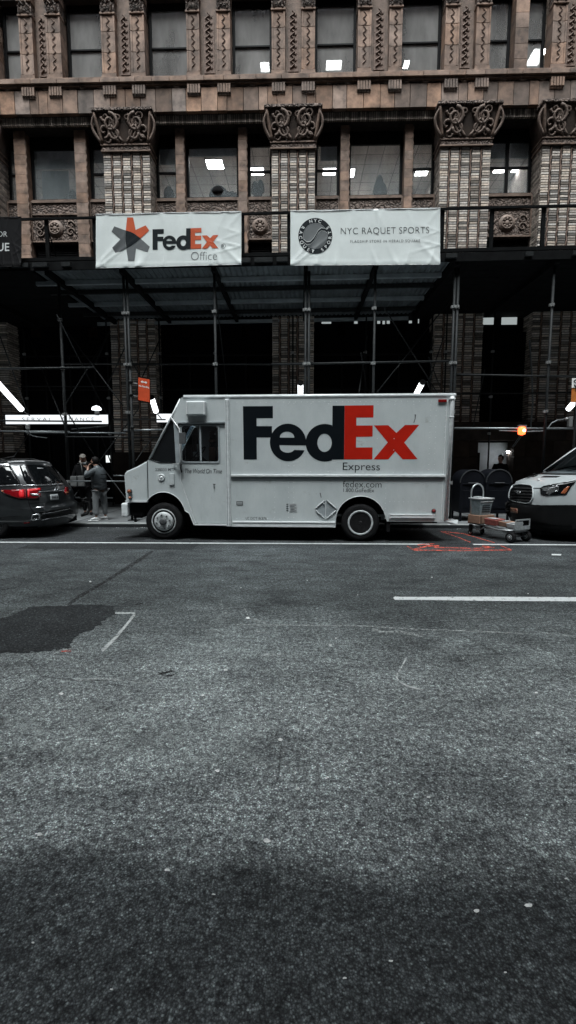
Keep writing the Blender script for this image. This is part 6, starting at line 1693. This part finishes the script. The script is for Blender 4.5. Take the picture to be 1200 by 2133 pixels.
# ------------------------------------------------------------------ mailboxes
M['mail'] = plain('dark_blue_mailbox_paint', (0.006, .007, .010), .5, .0, var=.25, scale=4, coat=.05)
M['mail_edge'] = plain('worn_mailbox_edge', (0.06, .065, .07), .4, .3, var=.3)
def mailbox(px0, px1, ytop, Y, lab):
    x0, x1 = at(px0, 1020, Y).x, at(px1, 1020, Y).x; w_ = x1-x0; cx = (x0+x1)/2; zt = at((px0+px1)/2, ytop, Y).z; r = w_/2; zs_ = zt-r
    t = thing('mailbox', lab, 'mailbox', (cx, Y+.3, KH), group='round topped mailboxes on the pavement')
    prof = [(-r, KH+.22)]+[(-r, zs_)]+[(r*math.cos(R(a)), zs_+r*math.sin(R(a))) for a in range(170, 9, -10)]+[(r, zs_), (r, KH+.22)]
    mb = MB(); mb.prism(prof, lambda a, b: (cx+a, Y, b), lambda a, b: (cx+a, Y+.75, b)); mb.build('box_body', M['mail'], t, bevel=.012)
    mb = MB(); mb.path([(cx+a*1.0, Y-.006, b) for a, b in prof[1:-1]], .014, 6); mb.build('front_rim', M['mail_edge'], t)
    mb = MB(); mb.box(cx-r*.8, cx+r*.8, Y-.02, Y-.001, zs_-.05, zs_-.02); mb.box(cx-r*.72, cx+r*.72, Y-.012, Y-.001, KH+.35, zs_-.2); mb.build('front_door', M['mail'], t, bevel=.004)
    mb = MB(); mb.tube((cx-.12, Y-.04, zs_-.01), (cx+.12, Y-.04, zs_-.01), .012, 6); mb.build('handle', M['mail_edge'], t)
    for dx, dy in ((-r+.05, .05), (r-.05, .05), (-r+.05, .7), (r-.05, .7)):
        mb = MB(); mb.box(cx+dx-.025, cx+dx+.025, Y+dy-.025, Y+dy+.025, KH, KH+.219); mb.build('leg', M['mail'], t)
mailbox(958, 1011, 979, 12.5, 'dark round-topped mailbox beside the rear of the truck')
mailbox(1012, 1066, 978, 12.35, 'dark round-topped mailbox nearer the white cargo van')

# ------------------------------------------------------------------ hand truck with its load
HA, HB = Vector((4.0, 10.95, 0)), Vector((4.52, 9.93, 0))
ha = (HB-HA).normalized(); hp = Vector((-ha.y, ha.x, 0)); HLN = (HB-HA).length
def h3(u, v, z): return HA+ha*u+hp*v+Vector((0, 0, z))
def hbox(mb, u0, u1, v0, v1, z0, z1, m=0): mb.hexa([h3(u0, v0, z0), h3(u1, v0, z0), h3(u1, v1, z0), h3(u0, v1, z0), h3(u0, v0, z1), h3(u1, v0, z1), h3(u1, v1, z1), h3(u0, v1, z1)], m)
H = thing('hand_truck', 'aluminium platform hand truck with a tall loop handle and four black wheels', 'hand truck', tuple((HA+HB)/2))
M['alu'] = plain('scuffed_aluminium', (0.50, .53, .54), .35, .6, var=.3, scale=20)
M['alud'] = plain('dull_aluminium', (0.12, .13, .135), .45, .5, var=.35, scale=14)
zb = .26
mb = MB()
for v in (-.19, .19): mb.tube(h3(-.05, v, zb+.02), h3(1.2, v, zb), .017, 8)
for k in range(7): mb.tube(h3(.02+k*.18, -.19, zb+.01), h3(.02+k*.18, .19, zb+.01), .012, 6)
mb.path([h3(.1, -.2, zb-.02), h3(.2, -.2, zb-.10), h3(.32, -.2, zb-.10), h3(.42, -.2, zb-.02)], .012, 6)
mb.build('deck_frame', M['alud'], H, smooth='all')
mb = MB(); mb.path([h3(.45, -.2, zb+.0), h3(.8, -.21, zb-.03), h3(1.15, -.2, zb-.01)], .016, 6); mb.path([h3(.5, -.14, zb+.03), h3(1.0, -.1, zb+.0), h3(1.2, -.05, zb+.02)], .016, 6); mb.build('side_rail', M['alu'], H, smooth='all')
ht = at(988, 1008, 10.95).z; r_ = .185
mb = MB(); mb.path([h3(0, -r_, zb), h3(0, -r_, ht-r_)]+[h3(0, -r_*math.cos(a), ht-r_+r_*math.sin(a)) for a in [PI*k/8 for k in range(1, 8)]]+[h3(0, r_, ht-r_), h3(0, r_, zb)], .018, 8); mb.build('loop_handle', M['alu'], H, smooth='all')
u1 = HLN+.06; zn0, zn1 = .27, .49
mb = MB()
for (v0, v1, z0, z1) in ((-.22, .22, zn1-.03, zn1), (-.22, .22, zn0, zn0+.05), (-.22, -.19, zn0+.051, zn1-.031), (.19, .22, zn0+.051, zn1-.031), (-.189, .0, zn0+.09, zn1-.05), (-.189, .189, zn0+.051, zn0+.08)): hbox(mb, u1, u1+.014, v0, v1, z0, z1)
mb.build('nose_plate', M['alu'], H, bevel=.004)
mb = MB(); hbox(mb, u1-.2, u1-.01, -.2, .2, zb-.05, zb-.02); mb.build('end_plate', M['alud'], H, bevel=.008)
def hwheel(u, v, r, w_=.07):
    c = h3(u, v, r); q = hp
    def lat(prof, n=24):
        m2 = MB(); vs = []
        for rr_, h_ in prof:
            for i in range(n): t = 2*PI*i/n; vs.append(c+q*h_+ha*(math.cos(t)*rr_)+Vector((0, 0, math.sin(t)*rr_)))
        m2.add(vs, [(j*n+i, j*n+(i+1) % n, (j+1)*n+(i+1) % n, (j+1)*n+i) for j in range(len(prof)-1) for i in range(n)]+[tuple(range(n)), tuple(range((len(prof)-1)*n, len(prof)*n))]); return m2
    o = lat([(r*.5, 0), (r*.75, -.006), (r*.95, .004), (r, .018), (r, w_-.018), (r*.95, w_-.004), (r*.5, w_)]).build('wheel', M['rubber'], H, smooth='all')
    lat([(r*.56, .012), (r*.52, -.004), (r*.28, .006), (r*.24, -.014), (.01, -.016)], 18).build('hub', M['alu'], o, smooth='all')
hwheel(HLN-.02, -.26, .115); hwheel(HLN-.02, .19, .115)
mb = MB(); mb.tube(h3(HLN-.02, -.19, .115), h3(HLN-.02, .19, .115), .013, 8); mb.tube(h3(HLN-.02, -.15, .115), h3(HLN-.05, -.15, zb-.02), .016, 6); mb.tube(h3(HLN-.02, .15, .115), h3(HLN-.05, .15, zb-.02), .016, 6); mb.build('axle', M['alud'], H)
for v in (-.2, .16):
    hwheel(.02, v, .062, .035)
    mb = MB(); hbox(mb, -.01, .05, v-.012, v-.004, .05, .16); hbox(mb, -.01, .05, v+.039, v+.047, .05, .16); hbox(mb, -.01, .05, v-.012, v+.047, .161, zb-.01); mb.build('caster_fork', M['plastic'], H)
M['card'] = plain('brown_cardboard', (.30, .18, .125), .8, var=.22, scale=6, bmp=.05)
M['card_red'] = plain('reddish_parcel', (.34, .10, .085), .75, var=.4, scale=14)
M['tote'] = plain('grey_translucent_plastic', (.24, .30, .32), .45, var=.35, scale=16)
M['white_pack'] = plain('white_mailer', (.50, .52, .53), .6, var=.25, scale=18)
zd = zb+.032; zt = at(996, 1073, 10.75).z
mb = MB(); hbox(mb, -.03, .30, -.23, .23, zd, zt); o = mb.build('cardboard_box', M['card'], base=tuple(h3(.1, 0, zd)), bevel=.006); props(o, 'brown cardboard box lying on the deck of the hand truck under the tote', 'box')
mb = MB(); hbox(mb, .301, .303, -.20, -.19, zd+.01, zt-.01); hbox(mb, .301, .303, -.17, -.16, zd+.01, zt-.01); mb.build('strapping', M['tdark'], o)
tt = at(1000, 1039, 10.7).z; tb0 = zt+.003
t = thing('mail_tote', 'grey plastic mail tote with dark printed lines sitting on top of the brown box', 'crate', tuple(h3(.12, 0, tb0)))
mb = MB(); mb.hexa([h3(.0, -.17, tb0), h3(.24, -.17, tb0), h3(.24, .15, tb0), h3(.0, .15, tb0), h3(-.03, -.2, tt), h3(.28, -.2, tt), h3(.28, .2, tt), h3(-.03, .2, tt)]); mb.build('tub', M['tote'], t, bevel=.008)
mb = MB(); hbox(mb, -.045, .295, -.215, .215, tt-.012, tt+.012); hbox(mb, .272, .284, -.19, .19, tt-.075, tt-.058); mb.build('tote_rim', M['white_pack'], t, bevel=.004)
mb = MB()
for k in range(4):
    z = tb0+.07+k*.045; uu = .24+.04*(z-tb0)/(tt-tb0)+.004; hbox(mb, uu, uu+.002, -.11, .13-k*.006, z, z+.018)
mb.build('tote_print', M['ink'], t)
mb = MB(); hbox(mb, .02, .16, -.14, .0, tt+.013, tt+.04); o = mb.build('envelope_stack', M['white_pack'], base=tuple(h3(.1, -.07, tt))); props(o, 'small stack of white envelopes showing over the rim of the mail tote', 'envelopes')
for nm, u0, u1_, v0, v1, hh, m, l in (('parcel', .40, .68, -.17, .12, .13, 'card_red', 'reddish parcel with white labels beside the brown box on the hand truck'), ('parcel', .72, .90, -.10, .16, .10, 'card', 'small brown parcel between the reddish one and the grey packets'), ('packet', .95, 1.10, -.14, .16, .09, 'white_pack', 'pale grey packet behind the slotted end plate of the hand truck')):
    mb = MB(); mb.hexa([h3(u0, v0, zd), h3(u1_, v0+.02, zd), h3(u1_-.02, v1, zd), h3(u0+.01, v1, zd), h3(u0-.02, v0-.01, zd+hh), h3(u1_+.01, v0, zd+hh-.01), h3(u1_, v1+.01, zd+hh), h3(u0, v1, zd+hh+.01)])
    o = mb.build(nm, M[m], base=tuple(h3(u0, v0, zd)), bevel=.006); props(o, l, 'parcel')
    mb = MB(); hbox(mb, u0+.03, u1_-.04, v0+.03, v0+.18, zd+hh+.011, zd+hh+.015); mb.build('label_sheet', M['white_pack'], o)
# ------------------------------------------------------------------ people
M['skin'] = plain('skin', (0.36, .21, .155), .55, var=.12)
M['hair'] = plain('black_hair', (0.008, .007, .007), .5, var=.4, scale=60, bmp=.3, bscale=120)
M['puffer'] = plain('dark_grey_puffer', (0.070, .082, .09), .5, var=.3, scale=9, bmp=.3, bscale=16)
M['trouser'] = plain('grey_washed_trousers', (0.16, .172, .178), .8, var=.4, scale=9, bmp=.4, bscale=14, stretch=(1, 1, .4))
M['sneaker'] = plain('white_trainers', (0.60, .62, .62), .6, var=.12)
M['coat_dark'] = plain('black_coat', (0.008, .008, .009), .8, var=.3)
M['tote_bag'] = plain('grey_tote_bag', (0.12, .125, .125), .8, var=.3)
M['cap'] = plain('pale_cap', (0.45, .42, .38), .7, var=.3)
def head(P, fwd, tilt, par, size=1.0, hair='short', name='head'):
    """face features on a skull at P looking along fwd (unit, horizontal)"""
    f = Vector(fwd).normalized(); s_ = Vector((0, 0, 1)).cross(f).normalized(); u = f.cross(s_)
    u = (u+f*tilt).normalized(); f = s_.cross(u).normalized()*-1 if s_.cross(u).dot(f) < 0 else s_.cross(u).normalized()
    pt = lambda a, b, c: P+f*a*size+s_*b*size+u*c*size
    return f, s_, u, pt
def lathe_ell(mb, c, rx, ry, rz, axes, n=14, m=8, cut=None):
    f, s_, u = axes; vs = []; fs = []
    for j in range(m+1):
        ph = -PI/2+PI*j/m
        for i in range(n):
            t = 2*PI*i/n; vs.append(c+f*(rx*math.cos(ph)*math.cos(t))+s_*(ry*math.cos(ph)*math.sin(t))+u*(rz*math.sin(ph)))
    for j in range(m):
        for i in range(n): fs.append((j*n+i, j*n+(i+1) % n, (j+1)*n+(i+1) % n, (j+1)*n+i))
    if cut: fs = [q for q in fs if cut(sum((vs[i] for i in q), Vector())/4-c)]
    mb.add(vs, fs)

def hand_nodes(base, d, palm_n, thumb_side, nodes, edges, root, curl=.6, k=1.0):
    """palm then five separate fingers grown from the wrist node"""
    d = Vector(d).normalized(); pn = Vector(palm_n).normalized(); sd = d.cross(pn).normalized()*thumb_side
    b = Vector(base); pm = b+d*.055*k; nodes.append((*pm, .026*k, .018*k)); edges.append((root, len(nodes)-1)); pi = len(nodes)-1
    for i, (o, ln) in enumerate(((.026, .070), (.009, .078), (-.009, .072), (-.026, .056))):
        p = pm+d*.035*k+sd*o*k; nodes.append((*p, .0095*k)); edges.append((pi, len(nodes)-1)); q = len(nodes)-1
        d1 = (d*math.cos(curl)+pn*math.sin(curl)); p = p+d1*ln*.5*k; nodes.append((*p, .0085*k)); edges.append((q, len(nodes)-1)); q = len(nodes)-1
        d2 = (d*math.cos(curl*2)+pn*math.sin(curl*2)); p = p+d2*ln*.5*k; nodes.append((*p, .0075*k)); edges.append((q, len(nodes)-1))
    p = b+d*.03*k+sd*.035*k; nodes.append((*p, .011*k)); edges.append((root, len(nodes)-1)); q = len(nodes)-1
    p = p+(d*.7+sd*.5+pn*.5).normalized()*.05*k; nodes.append((*p, .009*k)); edges.append((q, len(nodes)-1))

# standing photographer: seen from behind and his left, head bent to a camera held up in front (to the left)
p0 = gr(212, 1084, KH); p0.y = 12.42; p0.x = at(209, 1084, 12.42).x
PM = thing('person', 'person in a dark puffer jacket and white trainers raising a camera', 'person', (p0.x, p0.y, KH))
O = Vector((p0.x, p0.y, KH)); hgt = 1.0
def wp(x, y, z): return O+Vector((x, y, z))
def body_nodes(pose):
    nodes = []; edges = []
    def N(p, r, link=None, r2=None):
        nodes.append((*wp(*p), r, r2 if r2 else r))
        if link is not None: edges.append((link, len(nodes)-1))
        return len(nodes)-1
    pelvis = N(pose['pelvis'], .10); sp = N(pose['waist'], .10, pelvis); ch = N(pose['chest'], .115, sp); nk = N(pose['neck'], .055, ch); hd = N(pose['head'], .075, nk); N(pose['crown'], .07, hd)
    for s_ in ('l', 'r'):
        hp = N(pose['hip_'+s_], .07, pelvis); kn = N(pose['knee_'+s_], .048, hp); an = N(pose['ankle_'+s_], .032, kn); N(pose['toe_'+s_], .02, an)
        sh = N(pose['sh_'+s_], .058, ch); el = N(pose['el_'+s_], .042, sh); wr = N(pose['wr_'+s_], .026, el)
        hand_nodes(nodes[wr][:3], pose['hd_'+s_], pose['pn_'+s_], pose.get('ts_'+s_, 1), nodes, edges, wr, .7)
    return nodes, edges
# facing -x and a little away (+y); left arm is nearer the camera on the -x side
pose = dict(pelvis=(.0, 0, .88), waist=(.01, 0, 1.02), chest=(.0, 0, 1.24), neck=(-.04, .0, 1.42), head=(-.085, .02, 1.52), crown=(-.08, .02, 1.585),
            hip_l=(-.03, -.09, .84), knee_l=(-.06, -.10, .46), ankle_l=(-.05, -.11, .08), toe_l=(-.19, -.12, .035),
            hip_r=(.05, .09, .84), knee_r=(.08, .10, .46), ankle_r=(.10, .11, .08), toe_r=(-.03, .14, .035),
            sh_l=(-.02, -.18, 1.34), el_l=(-.24, -.20, 1.17), wr_l=(-.235, -.06, 1.37), hd_l=(.05, .35, .9), pn_l=(.6, .6, 0), ts_l=1,
            sh_r=(.0, .18, 1.34), el_r=(-.22, .26, 1.15), wr_r=(-.26, .12, 1.36), hd_r=(.05, -.3, .9), pn_r=(.6, -.6, 0), ts_r=-1)
nodes, edges = body_nodes(pose)
skin('body', nodes, edges, M['skin'], PM, 2)
# clothing
def cloth(name, pts, eds, mat, par, sub=2):
    return skin(name, [(*wp(*p[:3]), p[3], p[4] if len(p) > 4 else p[3]) for p in pts], eds, mat, par, sub)
jk = cloth('puffer_jacket', [(.01, 0, .80, .20, .17), (.01, 0, .90, .205, .175), (.01, 0, 1.05, .20, .18), (.0, 0, 1.22, .205, .19), (-.01, 0, 1.33, .15, .15), (-.04, 0, 1.415, .075), (-.05, .0, 1.45, .072),
                        (-.03, -.19, 1.32, .09), (-.24, -.215, 1.16, .075), (-.242, -.10, 1.32, .055), (-.0, .19, 1.32, .09), (-.22, .26, 1.15, .075), (-.26, .14, 1.32, .055)],
      [(0, 1), (1, 2), (2, 3), (3, 4), (4, 5), (5, 6), (3, 7), (7, 8), (8, 9), (3, 10), (10, 11), (11, 12)], M['puffer'], PM)
mb = MB()
for z, rx, ry in ((.82, .205, .178), (.92, .212, .185), (1.02, .208, .188), (1.12, .207, .190), (1.22, .205, .19)):
    mb.path([wp(.01+rx*math.cos(t), ry*math.sin(t), z+.006*math.sin(3*t)) for t in [k*2*PI/32 for k in range(32)]], .009, 5, closed=True)
mb.build('quilt_seam', M['coat_dark'], jk, smooth='all')
cloth('trousers', [(.01, 0, .86, .165, .14), (-.035, -.09, .76, .105), (-.06, -.10, .50, .088), (-.055, -.105, .30, .075), (-.045, -.11, .14, .068), (.05, .09, .76, .105), (.085, .10, .50, .088), (.09, .105, .30, .075), (.10, .11, .14, .066)],
      [(0, 1), (1, 2), (2, 3), (3, 4), (0, 5), (5, 6), (6, 7), (7, 8)], M['trouser'], PM)
for x, y, dx, dy in ((-.045, -.11, -.155, -.02), (.10, .11, -.15, .03)):
    sh = cloth('shoe', [(x+.045, y, .055, .045, .04), (x, y, .075, .048, .045), (x+dx*.6, y+dy*.6, .05, .047, .035), (x+dx, y+dy, .038, .04, .028)], [(0, 1), (1, 2), (2, 3)], M['sneaker'], PM)
    mb = MB(); a = wp(x+dx*.5, y+dy*.5, .0); mb.box(a.x-.13, a.x+.125, a.y-.046, a.y+.046, KH+.001, KH+.024); mb.build('shoe_sole', M['sneaker'], sh, bevel=.012)
    mb = MB(); mb.path([wp(x+dx*.25, y-.044, .06), wp(x+dx*.5, y-.048, .045), wp(x+dx*.7, y-.044, .06)], .006, 5); mb.build('shoe_stripe', M['ink_grey'], sh)
hc = wp(-.085, .02, 1.545)
f, s_, u, pt = head(hc, (-1, .35, 0), -.15, PM)
mb = MB(); lathe_ell(mb, hc+u*.0, .098, .078, .115, (f, s_, u), 18, 12); hd_o = mb.build('head', M['skin'], PM, smooth='all')
mb = MB(); mb.path([pt(.09, 0, .02), pt(.118, 0, -.02), pt(.10, 0, -.035)], .012, 6, rr=[.008, .014, .012]); mb.build('nose', M['skin'], hd_o, smooth='all')
for sg in (-1, 1):
    mb = MB(); lathe_ell(mb, pt(.0, sg*.080, -.01), .022, .009, .032, (f, s_, u), 10, 8); mb.build('ear', M['skin'], hd_o, smooth='all')
    mb = MB(); lathe_ell(mb, pt(.086, sg*.032, .012), .009, .013, .007, (f, s_, u), 8, 6); mb.build('eye', M['hair'], hd_o, smooth='all')
mb = MB(); mb.path([pt(.090, -.022, -.062), pt(.097, 0, -.063), pt(.090, .022, -.062)], .005, 5); mb.build('mouth', M['card_red'], hd_o)
mb = MB(); lathe_ell(mb, hc+u*.018-f*.006, .110, .090, .118, (f, s_, u), 20, 14, cut=lambda d: not (d.dot(f) > .045 and d.dot(u) < .055) and d.dot(u) > -.065-.0*d.dot(f)); o = mb.build('hair', M['hair'], hd_o, smooth='all'); o.modifiers.new('solid', 'SOLIDIFY').thickness = .012
# camera in the hands (a thing of its own)
cc = wp(-.255, .03, 1.49)
t = thing('camera', 'small camera with a lens held up by the person in the puffer jacket', 'camera', tuple(cc))
mb = MB(); mb.box(cc.x-.035, cc.x+.03, cc.y-.07, cc.y+.07, cc.z-.045, cc.z+.045); mb.build('camera_body', M['plastic'], t, bevel=.01)
mb = MB(); mb.lathe([(.032, 0), (.034, -.06), (.038, -.10), (.030, -.104), (.005, -.095)], (cc.x-.035, cc.y, cc.z), 'x', 18); mb.build('camera_lens', M['alud'], t, smooth='all')

# person behind, in a cap, dark coat, with a pale bag; facing the viewer's right
q0 = at(176, 1068, 13.6); O = Vector((q0.x+.02, 13.6, KH))
PB = thing('person', 'person in a pale cap and black coat standing behind the photographer', 'person', tuple(O))
pose = dict(pelvis=(.02, 0, .92), waist=(.01, 0, 1.08), chest=(.0, 0, 1.30), neck=(.0, .0, 1.48), head=(.01, -.02, 1.60), crown=(.01, -.02, 1.67),
            hip_l=(.10, 0, .88), knee_l=(.14, -.03, .48), ankle_l=(.17, .0, .08), toe_l=(.24, -.10, .035),
            hip_r=(-.08, 0, .88), knee_r=(-.04, -.02, .48), ankle_r=(.0, .02, .08), toe_r=(.02, -.12, .035),
            sh_l=(.19, 0, 1.40), el_l=(.27, -.10, 1.18), wr_l=(.20, -.22, 1.38), hd_l=(-.2, -.2, .9), pn_l=(-.5, .5, 0), ts_l=1,
            sh_r=(-.19, 0, 1.40), el_r=(-.26, -.04, 1.12), wr_r=(-.22, -.16, .95), hd_r=(0, -.3, -.9), pn_r=(.6, .3, 0), ts_r=-1)
nodes, edges = body_nodes(pose); skin('body', nodes, edges, M['skin'], PB, 2)
cloth('coat', [(.02, 0, .66, .19, .14), (.02, 0, .9, .18, .14), (.0, 0, 1.1, .175, .15), (.0, 0, 1.3, .18, .15), (0, 0, 1.42, .11, .1), (0, 0, 1.49, .07), (.19, 0, 1.39, .08), (.27, -.10, 1.17, .065), (.21, -.20, 1.34, .05), (-.19, 0, 1.39, .08), (-.26, -.04, 1.12, .065), (-.225, -.15, .98, .05)],
      [(0, 1), (1, 2), (2, 3), (3, 4), (4, 5), (3, 6), (6, 7), (7, 8), (3, 9), (9, 10), (10, 11)], M['coat_dark'], PB)
cloth('trousers', [(.02, 0, .86, .15, .12), (.10, 0, .78, .09), (.14, -.03, .5, .07), (.16, .0, .12, .06), (-.07, 0, .78, .09), (-.04, -.02, .5, .07), (.0, .02, .12, .06)], [(0, 1), (1, 2), (2, 3), (0, 4), (4, 5), (5, 6)], M['coat_dark'], PB)
for x, y, dx, dy in ((.17, 0, .07, -.11), (0, .02, .02, -.14)): cloth('shoe', [(x, y+.03, .055, .045), (x, y, .07, .045), (x+dx, y+dy, .04, .04, .03)], [(0, 1), (1, 2)], M['coat_dark'], PB)
hc = wp(.015, -.02, 1.625); f, s_, u, pt = head(hc, (.45, -1, 0), 0, PB)
mb = MB(); lathe_ell(mb, hc, .098, .080, .118, (f, s_, u), 18, 12); ho = mb.build('head', M['skin'], PB, smooth='all')
mb = MB(); mb.path([pt(.09, 0, .02), pt(.118, 0, -.02), pt(.10, 0, -.035)], .012, 6, rr=[.008, .014, .012]); mb.build('nose', M['skin'], ho, smooth='all')
for sg in (-1, 1):
    mb = MB(); lathe_ell(mb, pt(.0, sg*.080, -.01), .022, .009, .032, (f, s_, u), 10, 8); mb.build('ear', M['skin'], ho, smooth='all')
    mb = MB(); lathe_ell(mb, pt(.088, sg*.032, .008), .009, .013, .007, (f, s_, u), 8, 6); mb.build('eye', M['hair'], ho, smooth='all')
mb = MB(); mb.path([pt(.090, -.022, -.062), pt(.097, 0, -.063), pt(.090, .022, -.062)], .005, 5); mb.build('mouth', M['card_red'], ho)
mb = MB(); lathe_ell(mb, hc+u*.02, .112, .095, .115, (f, s_, u), 20, 14, cut=lambda d: d.dot(u) > .025); o = mb.build('cap', M['cap'], ho, smooth='all'); o.modifiers.new('solid', 'SOLIDIFY').thickness = .01
mb = MB(); mb.prism([(-.07, .0), (-.05, .07), (0, .09), (.05, .07), (.07, 0)], lambda a, b: pt(.09+b, a, .048-b*.25), lambda a, b: pt(.09+b, a, .056-b*.25)); mb.build('cap_peak', M['cap'], o)
mb = MB(); mb.path([pt(.03, -.09, -.08), pt(.07, -.05, -.13), pt(.08, .03, -.14), pt(.03, .09, -.08)], .022, 8); mb.build('scarf', M['cap'], PB, smooth='all')
b0 = wp(-.06, -.24, .98); t = thing('shoulder_bag', 'pale grey shoulder bag hanging at the side of the person in the cap', 'bag', tuple(b0))
mb = MB(); mb.hexa([b0+Vector(v) for v in ((-.2, -.05, -.14), (.2, -.05, -.14), (.2, .06, -.14), (-.2, .06, -.14), (-.21, -.03, .15), (.19, -.03, .17), (.19, .03, .17), (-.21, .03, .15))]); mb.build('bag_body', M['tote_bag'], t, bevel=.03)
mb = MB(); mb.path([b0+Vector((.15, 0, .16)), b0+Vector((.14, -.02, .40)), b0+Vector((.05, .12, .52)), b0+Vector((-.1, .26, .50)), ], .013, 6); mb.build('strap', M['tote_bag'], t, smooth='all')
mb = MB(); mb.box(b0.x-.005, b0.x+.02, b0.y-.058, b0.y-.05, b0.z-.13, b0.z+.15); mb.build('bag_band', M['coat_dark'], t)

# person in the doorway behind the mailboxes
q0 = at(1041, 1000, 16.7); O = Vector((q0.x, 16.7, KH))
PD = thing('person', 'dark silhouetted person standing in the doorway behind the mailboxes', 'person', tuple(O))
pose = dict(pelvis=(.0, 0, .92), waist=(.0, 0, 1.08), chest=(.0, 0, 1.30), neck=(.0, .0, 1.48), head=(-.01, -.02, 1.60), crown=(-.01, -.02, 1.67),
            hip_l=(.09, 0, .88), knee_l=(.10, -.03, .48), ankle_l=(.11, .0, .08), toe_l=(.10, -.12, .035), hip_r=(-.09, 0, .88), knee_r=(-.10, -.02, .48), ankle_r=(-.11, .02, .08), toe_r=(-.14, -.1, .035),
            sh_l=(.19, 0, 1.40), el_l=(.24, .02, 1.14), wr_l=(.22, -.06, .9), hd_l=(0, -.2, -.9), pn_l=(-.8, .1, 0), ts_l=1, sh_r=(-.19, 0, 1.40), el_r=(-.24, .02, 1.14), wr_r=(-.22, -.06, .9), hd_r=(0, -.2, -.9), pn_r=(.8, .1, 0), ts_r=-1)
nodes, edges = body_nodes(pose); skin('body', nodes, edges, M['skin'], PD, 2)
cloth('coat', [(.0, 0, .72, .18, .14), (.0, 0, .9, .18, .14), (.0, 0, 1.1, .175, .15), (.0, 0, 1.3, .18, .15), (0, 0, 1.42, .11, .1), (0, 0, 1.49, .07), (.19, 0, 1.39, .08), (.25, .02, 1.14, .065), (.225, -.05, .95, .05), (-.19, 0, 1.39, .08), (-.25, .02, 1.14, .065), (-.225, -.05, .95, .05)],
      [(0, 1), (1, 2), (2, 3), (3, 4), (4, 5), (3, 6), (6, 7), (7, 8), (3, 9), (9, 10), (10, 11)], M['coat_dark'], PD)
cloth('trousers', [(.0, 0, .86, .15, .12), (.09, 0, .78, .09), (.10, -.03, .5, .07), (.11, .0, .12, .06), (-.09, 0, .78, .09), (-.10, -.02, .5, .07), (-.11, .02, .12, .06)], [(0, 1), (1, 2), (2, 3), (0, 4), (4, 5), (5, 6)], M['coat_dark'], PD)
for x, y, dx, dy in ((.11, 0, 0, -.12), (-.11, .02, -.03, -.12)): cloth('shoe', [(x, y+.03, .055, .045), (x, y, .07, .045), (x+dx, y+dy, .04, .04, .03)], [(0, 1), (1, 2)], M['coat_dark'], PD)
hc = wp(-.01, -.02, 1.625); f, s_, u, pt = head(hc, (-1, -.5, 0), 0, PD)
mb = MB(); lathe_ell(mb, hc, .098, .080, .118, (f, s_, u), 18, 12); ho = mb.build('head', M['skin'], PD, smooth='all')
mb = MB(); mb.path([pt(.09, 0, .02), pt(.118, 0, -.02), pt(.10, 0, -.035)], .012, 6, rr=[.008, .014, .012]); mb.build('nose', M['skin'], ho, smooth='all')
for sg in (-1, 1):
    mb = MB(); lathe_ell(mb, pt(.0, sg*.080, -.01), .022, .009, .032, (f, s_, u), 10, 8); mb.build('ear', M['skin'], ho, smooth='all')
    mb = MB(); lathe_ell(mb, pt(.088, sg*.032, .008), .009, .013, .007, (f, s_, u), 8, 6); mb.build('eye', M['hair'], ho, smooth='all')
mb = MB(); mb.path([pt(.090, -.022, -.062), pt(.097, 0, -.063), pt(.090, .022, -.062)], .005, 5); mb.build('mouth', M['card_red'], ho)
mb = MB(); lathe_ell(mb, hc+u*.018-f*.006, .112, .092, .120, (f, s_, u), 20, 14, cut=lambda d: not (d.dot(f) > .045 and d.dot(u) < .055) and d.dot(u) > -.07); o = mb.build('hair', M['hair'], ho, smooth='all'); o.modifiers.new('solid', 'SOLIDIFY').thickness = .012
